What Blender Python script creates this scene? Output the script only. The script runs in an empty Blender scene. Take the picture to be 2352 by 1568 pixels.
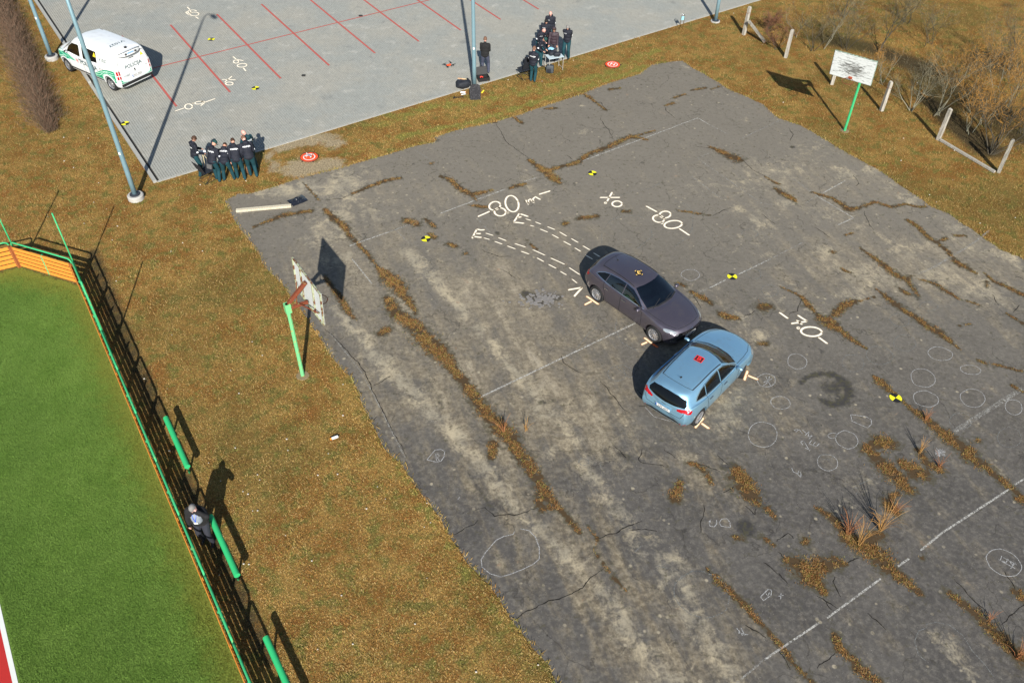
import bpy, bmesh, math, random
import numpy as np
from mathutils import Vector, Matrix, geometry, noise
from mathutils.bvhtree import BVHTree
random.seed(7); np.random.seed(7)
R=math.radians
scene=bpy.context.scene
# ------------------------------------------------------------------ camera
CAM_H=19.60959; FOC=1959.23; PITCH=0.766855; ROLL=0.0203918
def cam_basis():
    fw=Vector((0,math.cos(PITCH),-math.sin(PITCH))); r=Vector((1,0,0)); u=r.cross(fw)
    return r*math.cos(ROLL)+u*math.sin(ROLL), u*math.cos(ROLL)-r*math.sin(ROLL), fw
cr,cu,cf=cam_basis()
cd=bpy.data.cameras.new('camera'); cam=bpy.data.objects.new('camera',cd); scene.collection.objects.link(cam)
cam.matrix_world=Matrix(((cr.x,cu.x,-cf.x,0),(cr.y,cu.y,-cf.y,0),(cr.z,cu.z,-cf.z,CAM_H),(0,0,0,1)))
cd.sensor_width=36; cd.lens=36*FOC/2352; cd.clip_start=.1; cd.clip_end=2000
scene.camera=cam
# ------------------------------------------------------------------ light
SUN_EL=R(32.5); SHADOW_AZ=R(-6.6)          # shadows fall towards +Y, slightly left
world=bpy.data.worlds.new('World'); scene.world=world; world.use_nodes=True
nt=world.node_tree; bg=nt.nodes['Background']
sky=nt.nodes.new('ShaderNodeTexSky'); sky.sky_type='NISHITA'; sky.sun_disc=False
sky.sun_elevation=SUN_EL; sky.sun_rotation=math.pi+SHADOW_AZ; sky.air_density=1.0; sky.dust_density=.6
nt.links.new(sky.outputs[0],bg.inputs[0]); bg.inputs[1].default_value=.075
sl=bpy.data.lights.new('sun','SUN'); sun=bpy.data.objects.new('sun',sl); scene.collection.objects.link(sun)
sl.energy=5.0; sl.angle=R(.5); sl.color=(1,.955,.88)
sd=Vector((math.sin(SHADOW_AZ)*math.cos(SUN_EL),math.cos(SHADOW_AZ)*math.cos(SUN_EL),-math.sin(SUN_EL)))
sun.rotation_euler=sd.to_track_quat('-Z','Y').to_euler(); sun.location=(10,-40,40)
scene.view_settings.view_transform='Standard'; scene.view_settings.look='None'
scene.view_settings.exposure=.52; scene.view_settings.gamma=1; scene.view_settings.use_curve_mapping=False
# ------------------------------------------------------------------ survey: points of the plan
OFF={'A':(0,0),'B':(1300,0),'C':(2696,0),'D':(0,900),'E':(1300,900),'F':(2696,900),'L':(0,1798),'G':(1300,1798),'H':(2696,1798),'S':(0,0)}
def ground_at(u,v,h=0.):
    d=cr*(u-1176)+cu*(784-v)+cf*FOC; t=(h-CAM_H)/d.z
    return Vector((d.x*t,d.y*t,h))
def gp(t,x,y,h=0.):
    k=1.0 if t=='S' else 1.68
    o=OFF[t]; return ground_at((o[0]+x/k)/1.7415,(o[1]+y/k)/1.7415,h)
def zp(ox,oy,s,x,y,h=0.): return ground_at((ox+x/s)/1.7415,(oy+y/s)/1.7415,h)
# ------------------------------------------------------------------ object helpers
COL=scene.collection
def link(o,parent=None):
    COL.objects.link(o)
    if parent is not None: o.parent=parent
    return o
def tag(o,label=None,cat=None,group=None,kind=None):
    if label: o['label']=label
    if cat: o['category']=cat
    if group: o['group']=group
    if kind: o['kind']=kind
    return o
def empty(name,loc=(0,0,0),rz=0,rx=0,ry=0):
    o=bpy.data.objects.new(name,None); o.empty_display_size=.2; link(o); o.location=loc; o.rotation_euler=(rx,ry,rz); return o
def mesh_obj(name,verts,faces,mats,parent=None,midx=None,smooth=False):
    me=bpy.data.meshes.new(name); me.from_pydata([tuple(v) for v in verts],[],faces)
    if not isinstance(mats,(list,tuple)): mats=[mats]
    for m in mats: me.materials.append(m)
    if midx is not None: me.polygons.foreach_set('material_index',midx)
    if smooth: me.polygons.foreach_set('use_smooth',[True]*len(me.polygons))
    me.update(); return link(bpy.data.objects.new(name,me),parent)
class MB:
    def __init__(s): s.v=[]; s.f=[]; s.m=[]; s.mi=0; s.M=Matrix.Identity(4)
    def add(s,vs,fs):
        n=len(s.v); s.v+= [s.M@Vector(v) for v in vs]; s.f+=[tuple(i+n for i in f) for f in fs]; s.m+=[s.mi]*len(fs)
    def box(s,c,size,rz=0,M=None):
        x,y,z=[a/2 for a in size]
        vs=[Vector((a*x,b*y,d*z)) for d in(-1,1) for b in(-1,1) for a in(-1,1)]
        mt=Matrix.Translation(c)@Matrix.Rotation(rz,4,'Z')
        if M is not None: mt=Matrix.Translation(c)@M
        s.add([mt@v for v in vs],[(0,2,3,1),(4,5,7,6),(0,1,5,4),(2,6,7,3),(0,4,6,2),(1,3,7,5)])
    def bar(s,a,b,w,h,up=(0,0,1)):
        a=Vector(a);b=Vector(b);d=(b-a);L=d.length;d.normalize(); u=Vector(up)
        if abs(d.dot(u))>.98: u=Vector((0,1,0))
        sx=d.cross(u).normalized(); uz=sx.cross(d).normalized()
        vs=[a+d*(L*k)+sx*(i*w/2)+uz*(j*h/2) for k in(0,1) for j in(-1,1) for i in(-1,1)]
        s.add(vs,[(0,1,3,2),(4,6,7,5),(0,4,5,1),(2,3,7,6),(0,2,6,4),(1,5,7,3)])
    def tube(s,pts,rad,n=8,cap=True):
        pts=[Vector(p) for p in pts]; k=len(pts)
        if not isinstance(rad,(list,tuple)): rad=[rad]*k
        vs=[];fs=[];prev=None
        for i,p in enumerate(pts):
            d=(pts[min(i+1,k-1)]-pts[max(i-1,0)])
            if d.length<1e-9: d=Vector((0,0,1))
            d.normalize()
            if prev is None:
                u=Vector((0,0,1)) if abs(d.z)<.9 else Vector((1,0,0)); a=d.cross(u).normalized()
            else:
                a=(prev-d*prev.dot(d))
                if a.length<1e-6: a=d.orthogonal()
                a.normalize()
            prev=a; b=d.cross(a)
            for j in range(n):
                t=2*math.pi*j/n; vs.append(p+(a*math.cos(t)+b*math.sin(t))*rad[i])
        for i in range(k-1):
            for j in range(n):
                q=(j+1)%n; fs.append((i*n+j,i*n+q,(i+1)*n+q,(i+1)*n+j))
        if cap: fs.append(tuple(reversed(range(n)))); fs.append(tuple(range((k-1)*n,k*n)))
        s.add(vs,fs)
    def lathe(s,prof,n=24,c=(0,0,0)):
        vs=[];fs=[];c=Vector(c)
        for r,z in prof:
            for j in range(n):
                t=2*math.pi*j/n; vs.append(c+Vector((r*math.cos(t),r*math.sin(t),z)))
        for i in range(len(prof)-1):
            for j in range(n):
                q=(j+1)%n; fs.append((i*n+j,i*n+q,(i+1)*n+q,(i+1)*n+j))
        s.add(vs,fs)
    def ell(s,c,r,n=12,M=None):
        vs=[];fs=[];m=n//2
        for i in range(m+1):
            a=math.pi*i/m
            for j in range(n):
                t=2*math.pi*j/n; v=Vector((r[0]*math.sin(a)*math.cos(t),r[1]*math.sin(a)*math.sin(t),-r[2]*math.cos(a)))
                if M is not None: v=M@v
                vs.append(Vector(c)+v)
        for i in range(m):
            for j in range(n):
                q=(j+1)%n; fs.append((i*n+j,i*n+q,(i+1)*n+q,(i+1)*n+j))
        s.add(vs,fs)
    def prism(s,poly,z0,z1):
        n=len(poly); vs=[Vector((p[0],p[1],z0)) for p in poly]+[Vector((p[0],p[1],z1)) for p in poly]
        s.add(vs,[tuple(reversed(range(n))),tuple(range(n,2*n))]+[(i,(i+1)%n,(i+1)%n+n,i+n) for i in range(n)])
    def build(s,name,mats,parent=None,smooth=False,bevel=0,autosmooth=None):
        o=mesh_obj(name,s.v,s.f,mats,parent,s.m,smooth or autosmooth is not None)
        if autosmooth is not None: sharp(o.data,autosmooth)
        if bevel:
            b=o.modifiers.new('bevel','BEVEL'); b.width=bevel; b.segments=2; b.limit_method='ANGLE'
        return o
def sharp(me,deg=35):
    bm=bmesh.new(); bm.from_mesh(me)
    for e in bm.edges:
        if len(e.link_faces)==2 and e.calc_face_angle(0)>R(deg): e.smooth=False
    bm.to_mesh(me); bm.free()
# ------------------------------------------------------------------ material helpers
MATS={}
class N:
    def __init__(s,name):
        s.m=bpy.data.materials.new(name); s.m.use_nodes=True; s.t=s.m.node_tree; s.p=s.t.nodes['Principled BSDF']; s.o=s.t.nodes['Material Output']
        s.tc=s.t.nodes.new('ShaderNodeTexCoord')
    def n(s,ty,**kw):
        nd=s.t.nodes.new(ty)
        for k,v in kw.items(): setattr(nd,k,v)
        return nd
    def put(s,sock,v):
        if hasattr(v,'is_linked') or hasattr(v,'links'): s.t.links.new(v,sock)
        else: sock.default_value=v
    def noise(s,scale,detail=4,rough=.55,co=None,dist=0,dim='3D'):
        nd=s.n('ShaderNodeTexNoise'); nd.inputs['Scale'].default_value=scale; nd.inputs['Detail'].default_value=detail
        nd.inputs['Roughness'].default_value=rough; nd.inputs['Distortion'].default_value=dist
        s.put(nd.inputs['Vector'],co if co is not None else s.tc.outputs['Object']); return nd.outputs['Fac']
    def voro(s,scale,co=None,feat='F1',out='Distance',rnd=1):
        nd=s.n('ShaderNodeTexVoronoi',feature=feat); nd.inputs['Scale'].default_value=scale; nd.inputs['Randomness'].default_value=rnd
        s.put(nd.inputs['Vector'],co if co is not None else s.tc.outputs['Object']); return nd.outputs[out]
    def ramp(s,f,a,b,lo=0.,hi=1.):
        nd=s.n('ShaderNodeMapRange'); nd.clamp=True; nd.interpolation_type='SMOOTHSTEP'
        s.put(nd.inputs[0],f)
        for i,v in zip((1,2,3,4),(a,b,lo,hi)): nd.inputs[i].default_value=v
        return nd.outputs[0]
    def math(s,op,a,b=0.,clamp=False):
        nd=s.n('ShaderNodeMath',operation=op); nd.use_clamp=clamp; s.put(nd.inputs[0],a); s.put(nd.inputs[1],b); return nd.outputs[0]
    def mix(s,f,a,b,mode='MIX'):
        nd=s.n('ShaderNodeMix',data_type='RGBA',blend_type=mode); s.put(nd.inputs[0],f)
        for k,v in ((6,a),(7,b)):
            if isinstance(v,tuple) and len(v)==3: v=v+(1,)
            s.put(nd.inputs[k],v)
        return nd.outputs[2]
    def attr(s,name,out='Fac'): 
        nd=s.n('ShaderNodeAttribute'); nd.attribute_name=name; return nd.outputs[out]
    def rnd(s): return s.n('ShaderNodeNewGeometry').outputs['Random Per Island']
    def bump(s,h,st=.3,d=.01):
        nd=s.n('ShaderNodeBump'); nd.inputs['Strength'].default_value=st; nd.inputs['Distance'].default_value=d
        s.put(nd.inputs['Height'],h); s.t.links.new(nd.outputs[0],s.p.inputs['Normal']); return nd
    def fin(s,col=None,rough=None,metal=None,spec=None,coat=None,alpha=None):
        if col is not None:
            if isinstance(col,tuple) and len(col)==3: col=col+(1,)
            s.put(s.p.inputs['Base Color'],col)
        for k,v in (('Roughness',rough),('Metallic',metal),('Specular IOR Level',spec),('Coat Weight',coat),('Alpha',alpha)):
            if v is not None: s.put(s.p.inputs[k],v)
        return s.m
def pm(name,col,rough=.6,metal=0.,spec=.5,coat=0.,var=.12,vs=6,bump=0,bs=40,coatr=.05):
    """simple procedural surface: base colour broken by noise, worn roughness"""
    if name in MATS: return MATS[name]
    n=N(name); f=n.noise(vs,5,.6)
    c=n.mix(f,tuple(x*(1-var) for x in col),tuple(min(1,x*(1+var)) for x in col))
    n.fin(c,n.ramp(n.noise(vs*2.3,3),.2,.8,max(0,rough-.06),min(1,rough+.06)),metal,spec,coat)
    n.p.inputs['Coat Roughness'].default_value=coatr
    if bump: n.bump(n.noise(bs,4),bump)
    MATS[name]=n.m; return n.m
# ================================================================== plan outlines
COURT_PX=[(517,462),(547,446),(581,444),(632,429),(700,407),(784,386),(835,371),(893,355),(952,337),(996,328),(999,316),(1044,301),(1122,284),(1187,267),(1252,244),(1327,220),(1389,195),(1468,171),(1498,150),(1550,141),(1568.6,141),(1589,155.5),(1620,172.6),(1650.6,191),(1668,203),(1705,219),(1753,241),(1787,272),(1842,290),(1890,318),(1927,342),(1972,366),(2026.6,396),(2067.6,427),(2112,454.5),(2132.5,473),(2180,492),(2211,516),(2231.6,527),(2259,547.6),(2300,575),(2352,595.4),(2480,660),(2640,740),(2640,1760),(1370,1760),(1320,1630),(1276,1568),(1259,1524.5),(1225,1487),(1194,1448),(1156.6,1394.7),(1122,1340),(1081,1302),(1037,1237.5),(1009.7,1186),(982,1152),(948,1107.6),(924,1066.6),(883,1032),(855.9,974.8),(832,927),(815,882.5),(784,845),(762,821),(741.6,790),(704,728.7),(680,698),(649,653.5),(608,612.5),(594.7,585),(574,554),(547,520),(530,490)]
def rough_outline(px,step=.22,amp=.035):
    w=[ground_at(*p) for p in px]; out=[]
    for i,a in enumerate(w):
        b=w[(i+1)%len(w)]; L=(b-a).length; k=max(1,int(L/step)); nrm=Vector((-(b-a).y,(b-a).x,0)).normalized()
        for j in range(k):
            p=a.lerp(b,j/k); 
            o=noise.noise(p*1.7)*amp+noise.noise(p*5.1)*amp*.6
            q=p+nrm*o; out.append(Vector((q.x,q.y)))
    return out
COURT=rough_outline(COURT_PX)
LO=gp('A',1060,1225); LR=gp('C',560,8); LL=gp('A',265,0)
LU=(LR-LO).normalized(); LV=Vector((-LU.y,LU.x,0))          # along the near edge, and into the lot
def lot(u,v,z=0): p=LO+LU*u+LV*v; return Vector((p.x,p.y,z))
def to_lot(p): d=p-LO; return d.dot(LU),d.dot(LV)
LOTP=[lot(0,0),lot(60,0),lot(60,60),lot(0,60)]
def pip(X,Y,poly):
    X=np.asarray(X);Y=np.asarray(Y); ins=np.zeros(X.shape,bool); n=len(poly); px=np.array([p[0] for p in poly]);py=np.array([p[1] for p in poly])
    j=n-1
    for i in range(n):
        c=((py[i]>Y)!=(py[j]>Y))&(X<(px[j]-px[i])*(Y-py[i])/(py[j]-py[i]+1e-12)+px[i]); ins^=c; j=i
    return ins
def segdist(X,Y,a,b):
    dx,dy=b[0]-a[0],b[1]-a[1]; L=dx*dx+dy*dy+1e-12; t=np.clip(((X-a[0])*dx+(Y-a[1])*dy)/L,0,1)
    return np.hypot(X-a[0]-t*dx,Y-a[1]-t*dy),t
def splat(X,Y,lines,amp=1.,wk=1.):
    """lines: [(tile,[(x,y,width px),...],strength)] -> soft mask"""
    out=np.zeros(X.shape)
    for t,pts,st in lines:
        if len(pts)==1: pts=[pts[0],pts[0]]
        w=[]
        for x,y,r in pts:
            p=gp(t,x,y); q=gp(t,x+r/2,y); w.append((p,max(.03,(q-p).length*wk)))
        for (a,ra),(b,rb) in zip(w[:-1],w[1:]):
            m=(X>min(a.x,b.x)-3*max(ra,rb))&(X<max(a.x,b.x)+3*max(ra,rb))&(Y>min(a.y,b.y)-3*max(ra,rb))&(Y<max(a.y,b.y)+3*max(ra,rb))
            if not m.any(): continue
            d,tt=segdist(X[m],Y[m],a,b); r=ra+(rb-ra)*tt; out[m]=np.maximum(out[m],st*np.exp(-(d/r)**2*.9))
    return out*amp
WEEDS=[('E',[(110,0,12),(170,80,26),(230,140,18),(290,200,22),(350,285,14),(420,350,70),(480,400,80),(520,460,50),(570,530,35),(620,600,15)]),
('E',[(420,500,50),(480,600,70),(560,640,70),(620,700,80),(680,780,90),(760,840,95),(810,900,70),(870,980,50),(950,1080,55),(1020,1180,65),(1080,1260,65),(1150,1350,80),(1250,1430,80),(1290,1520,65),(1350,1590,60)]),
('G',[(1350,80,70),(1430,200,55),(1480,300,60),(1560,380,30),(1640,470,40),(1710,560,22)]),('G',[(1450,330,60),(1450,400,40),(1560,385,20)]),('G',[(1760,520,12),(1830,600,10),(1810,680,10),(1880,790,14),(1960,880,22),(2025,955,8)]),
('E',[(0,350,22),(60,440,24),(120,520,36),(160,590,30),(210,640,10)]),('E',[(1130,1470,50),(1120,1560,40)]),('G',[(1120,0,35),(1130,60,30)]),
('E',[(380,730,50),(430,700,40)]),('E',[(830,130,30),(880,150,25)]),('E',[(950,195,22)]),('E',[(700,60,20),(740,90,25)]),('E',[(1360,110,15),(1420,170,12)]),
('B',[(0,1410,22),(60,1470,38),(150,1540,34)]),('B',[(175,1310,14),(300,1255,24),(420,1215,26),(510,1198,16)]),
('B',[(780,1190,18),(840,1210,26),(920,1280,34),(990,1310,34),(1130,1280,12)]),('B',[(990,1310,20),(1020,1350,15)]),('B',[(980,1385,15),(1090,1395,22)]),('B',[(1240,1268,14),(1300,1248,30),(1350,1240,15)]),
('B',[(1370,1075,18),(1430,1120,32),(1490,1160,50),(1560,1220,45),(1580,1235,15)]),('B',[(1490,1150,28),(1600,1120,24),(1700,1095,30),(1760,1045,26),(1900,990,28),(2020,935,30),(2060,920,28),(2170,945,10)]),('B',[(2060,925,15),(2220,880,8)]),
('B',[(1740,635,12),(1780,660,24),(1830,700,8),(1890,745,16)]),('B',[(1260,780,12),(1320,830,22)]),('B',[(1480,735,12),(1550,730,18)]),('B',[(1910,605,18),(1985,595,12)]),('B',[(1700,1470,26),(1830,1455,24)]),('B',[(1615,1505,38)]),('B',[(2000,1425,25),(2050,1420,15)]),('B',[(540,1485,40),(620,1510,40)]),('B',[(680,1480,25),(740,1530,20)]),('B',[(715,1100,22)]),('B',[(1100,825,14),(1150,825,12)]),('B',[(600,950,20),(740,940,30)]),
('A',[(1700,1530,14),(1900,1450,30),(2090,1420,24)]),('A',[(2040,1230,7),(2145,1350,10)]),
('B',[(2280,715,10),(2345,695,16)]),('C',[(0,660,16),(80,635,10)]),('C',[(120,610,14),(210,595,18)]),('C',[(250,605,8),(320,580,10)]),
('C',[(240,990,12),(310,1020,32),(380,1055,50),(440,1075,46)]),('C',[(610,1190,6),(660,1220,12),(710,1245,14)]),('C',[(680,1270,24),(740,1310,34),(800,1340,28),(820,1360,10)]),
('C',[(930,1298,12),(1050,1330,20),(1120,1370,28),(1170,1410,38),(1240,1400,16),(1350,1360,16),(1460,1395,20),(1550,1375,14),(1650,1395,16),(1700,1390,8)]),('C',[(20,1418,8),(120,1432,14),(240,1450,10)]),
('C',[(1560,1475,15),(1640,1530,25)]),('F',[(1620,0,25),(1700,80,28),(1780,130,22),(1850,190,22),(1890,250,32),(1950,280,34),(2030,330,12)]),('F',[(1780,110,12),(1830,95,20)]),('F',[(1880,75,12),(1950,75,18)]),
('F',[(1250,160,12),(1340,220,24),(1430,290,38),(1500,345,38),(1560,365,28),(1605,345,8)]),('F',[(1560,370,26),(1640,480,15)]),('F',[(1510,425,18),(1580,470,28)]),('F',[(1640,365,8),(1760,400,22),(1850,460,22),(1920,505,10)]),('F',[(1970,515,12),(2050,540,10)]),
('F',[(2085,325,12),(2150,385,20),(2240,420,22),(2352,475,28)]),('F',[(2215,585,8),(2352,670,20)]),('F',[(2095,380,18),(2105,420,10)]),('F',[(1065,185,24)]),('F',[(1120,295,14),(1180,325,18)]),('F',[(1150,70,12),(1210,55,8)]),
('F',[(720,420,5),(850,480,14),(900,540,40),(950,590,12),(1000,640,60),(1060,670,75),(1120,710,34),(1190,770,34),(1290,835,10)]),('F',[(1070,610,34),(1140,545,44),(1210,515,34),(1260,510,8),(1345,485,5)]),
('F',[(1410,470,28),(1480,530,38),(1600,610,38),(1700,680,46),(1790,730,50),(1860,790,22),(1920,838,12)]),('F',[(1345,425,5),(1410,470,10)]),('F',[(115,455,24),(190,490,34),(250,530,28)]),('F',[(20,390,14),(80,410,24)]),('F',[(310,600,34),(360,620,44),(430,630,25)]),('F',[(590,555,60),(640,550,40)]),('F',[(560,800,20),(620,800,26)]),
('F',[(1340,1020,20),(1390,1060,56),(1440,1110,34),(1490,1140,15),(1560,1210,16),(1620,1260,34),(1700,1310,44),(1800,1400,66),(1900,1470,76),(2000,1540,66)]),('F',[(2040,910,16),(2090,935,20)]),('F',[(2130,935,14),(2240,960,16),(2352,990,12)]),('F',[(1920,680,12),(1990,668,12)]),('F',[(2270,1080,20),(2352,1130,18)]),('F',[(2040,1450,34)]),
('H',[(1960,40,66),(2080,110,56),(2200,210,46),(2290,280,34),(2352,340,44)]),('H',[(1290,0,60),(1400,100,76),(1500,190,86),(1560,260,66),(1600,280,50)]),('H',[(1520,80,40),(1600,150,90),(1680,170,80)]),('H',[(1640,10,40),(1700,90,50),(1800,150,40)]),
('F',[(1290,1500,40),(1380,1460,80),(1460,1470,70)]),('H',[(1500,290,25),(1430,350,50),(1450,400,50),(1510,430,40)]),
('H',[(940,385,10),(1020,430,36),(1100,500,46),(1160,600,66),(1260,640,95),(1350,690,105),(1420,780,84),(1510,850,64),(1600,920,44),(1660,980,30)]),('H',[(1280,610,60),(1380,570,50)]),
('H',[(750,735,34),(820,770,95),(900,830,125),(960,900,90),(1020,975,20)]),('H',[(960,790,90),(1090,760,64),(1150,770,25)]),
('H',[(220,800,5),(290,880,46),(400,980,32),(470,1040,48),(560,1150,27),(700,1300,27),(780,1400,27),(850,1490,27),(930,1567,25)]),('H',[(1080,1250,45),(1100,1320,54),(1200,1420,44),(1250,1480,64),(1370,1567,50)]),
('H',[(1830,950,34),(1920,1020,44),(2020,1100,54),(2120,1200,64),(2250,1320,76),(2352,1420,84)]),('H',[(2300,960,60),(2352,1000,60)]),('H',[(100,90,24),(190,130,40),(260,240,15)]),('H',[(420,130,50),(450,220,115),(520,310,80),(570,370,34)]),('H',[(620,400,34),(680,460,22)]),('H',[(400,590,30),(460,600,30)]),('H',[(580,580,22),(670,650,20)]),('H',[(880,620,50)]),('H',[(1665,725,28)]),('H',[(0,330,60),(40,220,34)]),('H',[(2300,330,34),(2340,340,50)])]
CRACKS=[('G',[(840,585),(900,550),(970,520),(1030,475)]),('G',[(1010,410),(1080,390),(1140,450),(1220,445),(1290,435),(1380,405),(1440,400)]),('G',[(1260,1150),(1360,1085),(1440,1040),(1560,1010),(1640,980),(1720,930),(1800,850),(1880,795)]),('G',[(1830,600),(1880,575),(1960,555),(2030,515),(2130,480)]),('G',[(2040,545),(2150,535),(2230,550)]),('G',[(2130,0),(2100,60),(2140,90),(2280,120)]),('G',[(2280,0),(2352,60)]),
('B',[(1150,835),(1190,900),(1220,960),(1290,1010),(1370,1070)]),('B',[(1850,795),(1880,850),(1915,890),(1935,935)]),('B',[(1850,940),(1845,970)]),('B',[(2280,715),(2300,755),(2352,800)]),('B',[(1620,1045),(1665,1075)]),('B',[(1780,700),(1850,690),(1890,740)]),('B',[(0,1350),(110,1335),(175,1310)]),
('C',[(260,1455),(330,1420),(380,1400)]),('C',[(450,1075),(540,1150),(620,1190)]),('C',[(1205,1180),(1240,1235),(1220,1255)]),('C',[(1280,1420),(1290,1470),(1340,1550)]),('C',[(770,860),(800,910),(780,950)]),('C',[(130,985),(240,1000)]),('C',[(590,1440),(680,1510)]),
('E',[(1050,165),(1090,190),(1170,215),(1250,215)]),('E',[(1190,300),(1280,360)]),('E',[(1590,880),(1600,920),(1680,980),(1720,1000)]),('E',[(1850,1050),(2000,1230),(2050,1260)]),('E',[(2100,1110),(2190,1180)]),('E',[(330,1310),(350,1290)]),('E',[(1930,1480),(2030,1567)]),('E',[(2110,1220),(2150,1222)]),('E',[(330,1080),(440,1015)]),('E',[(0,700),(60,750),(250,960),(330,1130),(420,1320),(550,1560)]),
('F',[(770,605),(820,580),(840,540),(860,500)]),('F',[(470,620),(545,580)]),('F',[(2140,470),(2180,540)]),('F',[(2320,540),(2280,590)]),('F',[(2350,370),(2300,350)]),('F',[(950,20),(1000,50),(1050,90)]),('F',[(130,480),(180,560)]),('F',[(1010,590),(900,600)]),
('H',[(210,790),(250,850)]),('H',[(700,690),(740,730)]),('H',[(600,760),(660,800),(710,850)]),('H',[(1150,775),(1240,730)]),('H',[(1080,855),(1060,890),(1120,990)]),('H',[(1000,1000),(1060,1080)]),('H',[(700,830),(760,900)]),('H',[(310,150),(220,110),(120,100)]),('H',[(360,100),(310,60),(290,40)]),('H',[(330,290),(400,250)]),('H',[(480,380),(540,440),(550,400)]),('H',[(200,370),(180,560)]),('H',[(1880,870),(1990,990),(2120,1110)]),('H',[(2220,820),(2290,940)]),('H',[(2352,1040),(2200,1180)]),('H',[(690,620),(770,560),(800,600)]),('H',[(480,1180),(620,1270)]),('H',[(960,985),(1100,1070)]),('H',[(1300,1100),(1420,1210)]),('H',[(1080,1370),(960,1470)]),('H',[(700,1340),(780,1480)])]
DUST=[('E',[(540,180,70),(620,240,110),(700,340,110),(780,430,90),(880,530,80),(1000,660,90),(1140,810,100),(1280,980,110),(1420,1150,110)],.95),('E',[(60,560,60),(190,690,90),(300,830,110),(430,980,120),(560,1090,120),(680,1220,110),(800,1340,110),(900,1440,100),(960,1540,90)],.95),('G',[(940,0,80),(1060,110,110),(1180,260,120),(1290,400,100)],.85),('G',[(1330,450,60),(1440,540,90),(1580,660,110),(1700,800,130),(1780,870,90)],.85),('G',[(1850,920,90),(1960,1080,130),(2050,1260,140),(2180,1400,150),(2330,1560,160)],.9),('G',[(1700,60,90),(1850,230,110),(1960,380,130),(2080,560,160),(2200,720,180),(2352,880,180)],.72),('G',[(1500,30,120)],.7),('E',[(1440,1240,100),(1600,1330,110),(1700,1450,100)],.8),('E',[(1560,1060,60),(1680,1130,60)],.5),('E',[(1380,700,500)],.42),('E',[(900,400,420)],.45),('E',[(700,900,350)],.4),('E',[(1850,700,300)],.4),('E',[(1700,1300,420)],.42),('E',[(1900,1500,300)],.5),
('H',[(0,740,120),(90,1000,150),(170,1180,130),(330,1450,130),(420,1567,120)],.8),('H',[(100,0,240)],.4),('H',[(1050,380,70),(1250,280,70),(1380,160,70)],.38),('H',[(1720,1230,120),(1900,1380,200),(2050,1520,160)],.5),('F',[(0,1440,200)],.5),('F',[(300,1300,240)],.5),('F',[(420,1150,180)],.5),('F',[(680,1000,160)],.4),
('F',[(1020,180,170)],.75),('F',[(1330,340,220)],.9),('F',[(1150,300,200)],.65),('F',[(1560,180,240)],.65),('F',[(1800,330,260)],.75),('F',[(2100,440,260)],.85),('F',[(2000,150,200)],.55),('F',[(850,300,260)],.42),('F',[(600,120,260)],.42),('F',[(700,500,200)],.55),('F',[(560,760,150)],.8),('F',[(450,640,160)],.7),('F',[(200,420,140)],.5),('F',[(1200,470,180)],.8),('F',[(930,570,90)],.7),('F',[(2250,200,200)],.8),('F',[(1350,30,200)],.4),
('C',[(720,1150,260)],.7),('C',[(830,1140,70)],1),('C',[(500,1250,240)],.6),('C',[(440,1410,80)],.9),('C',[(740,1370,90)],.9),('C',[(1150,1170,160)],.85),('C',[(1340,1160,120)],.9),('C',[(1600,1340,140)],.9),('C',[(950,1000,200)],.5),('C',[(1900,1500,160)],.7),('C',[(600,1500,240)],.6),('C',[(200,1250,260)],.4),('C',[(1000,1450,200)],.6),('C',[(40,440,30),(110,465,40)],.8),('C',[(1450,1230,200)],.6),
('A',[(1750,1270,120),(1900,1290,140),(2050,1260,140),(2200,1270,180),(2352,1230,160)],1),('A',[(2280,1450,200)],.9),('A',[(2150,1520,160)],.8),('A',[(1600,1420,160)],.35),('A',[(2352,1330,120)],1),('B',[(60,1250,160),(120,1160,120)],.9),('B',[(250,1140,120)],.6),('B',[(60,1400,160)],.7),('B',[(300,1440,260)],.6),('B',[(330,1200,160)],.45),('B',[(700,1420,260)],.4),('B',[(1735,715,36)],.9),('B',[(1740,890,60)],.95),('B',[(1970,670,30)],.5),('B',[(1355,1145,20)],.9),('B',[(2250,1430,160)],.5),('B',[(1400,1300,400)],.3),
('D',[(2180,80,200)],.8),('D',[(2250,240,200)],.7),('D',[(2300,560,120)],.6),('D',[(2300,330,180)],.5),('D',[(2000,120,40)],.5)]
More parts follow.
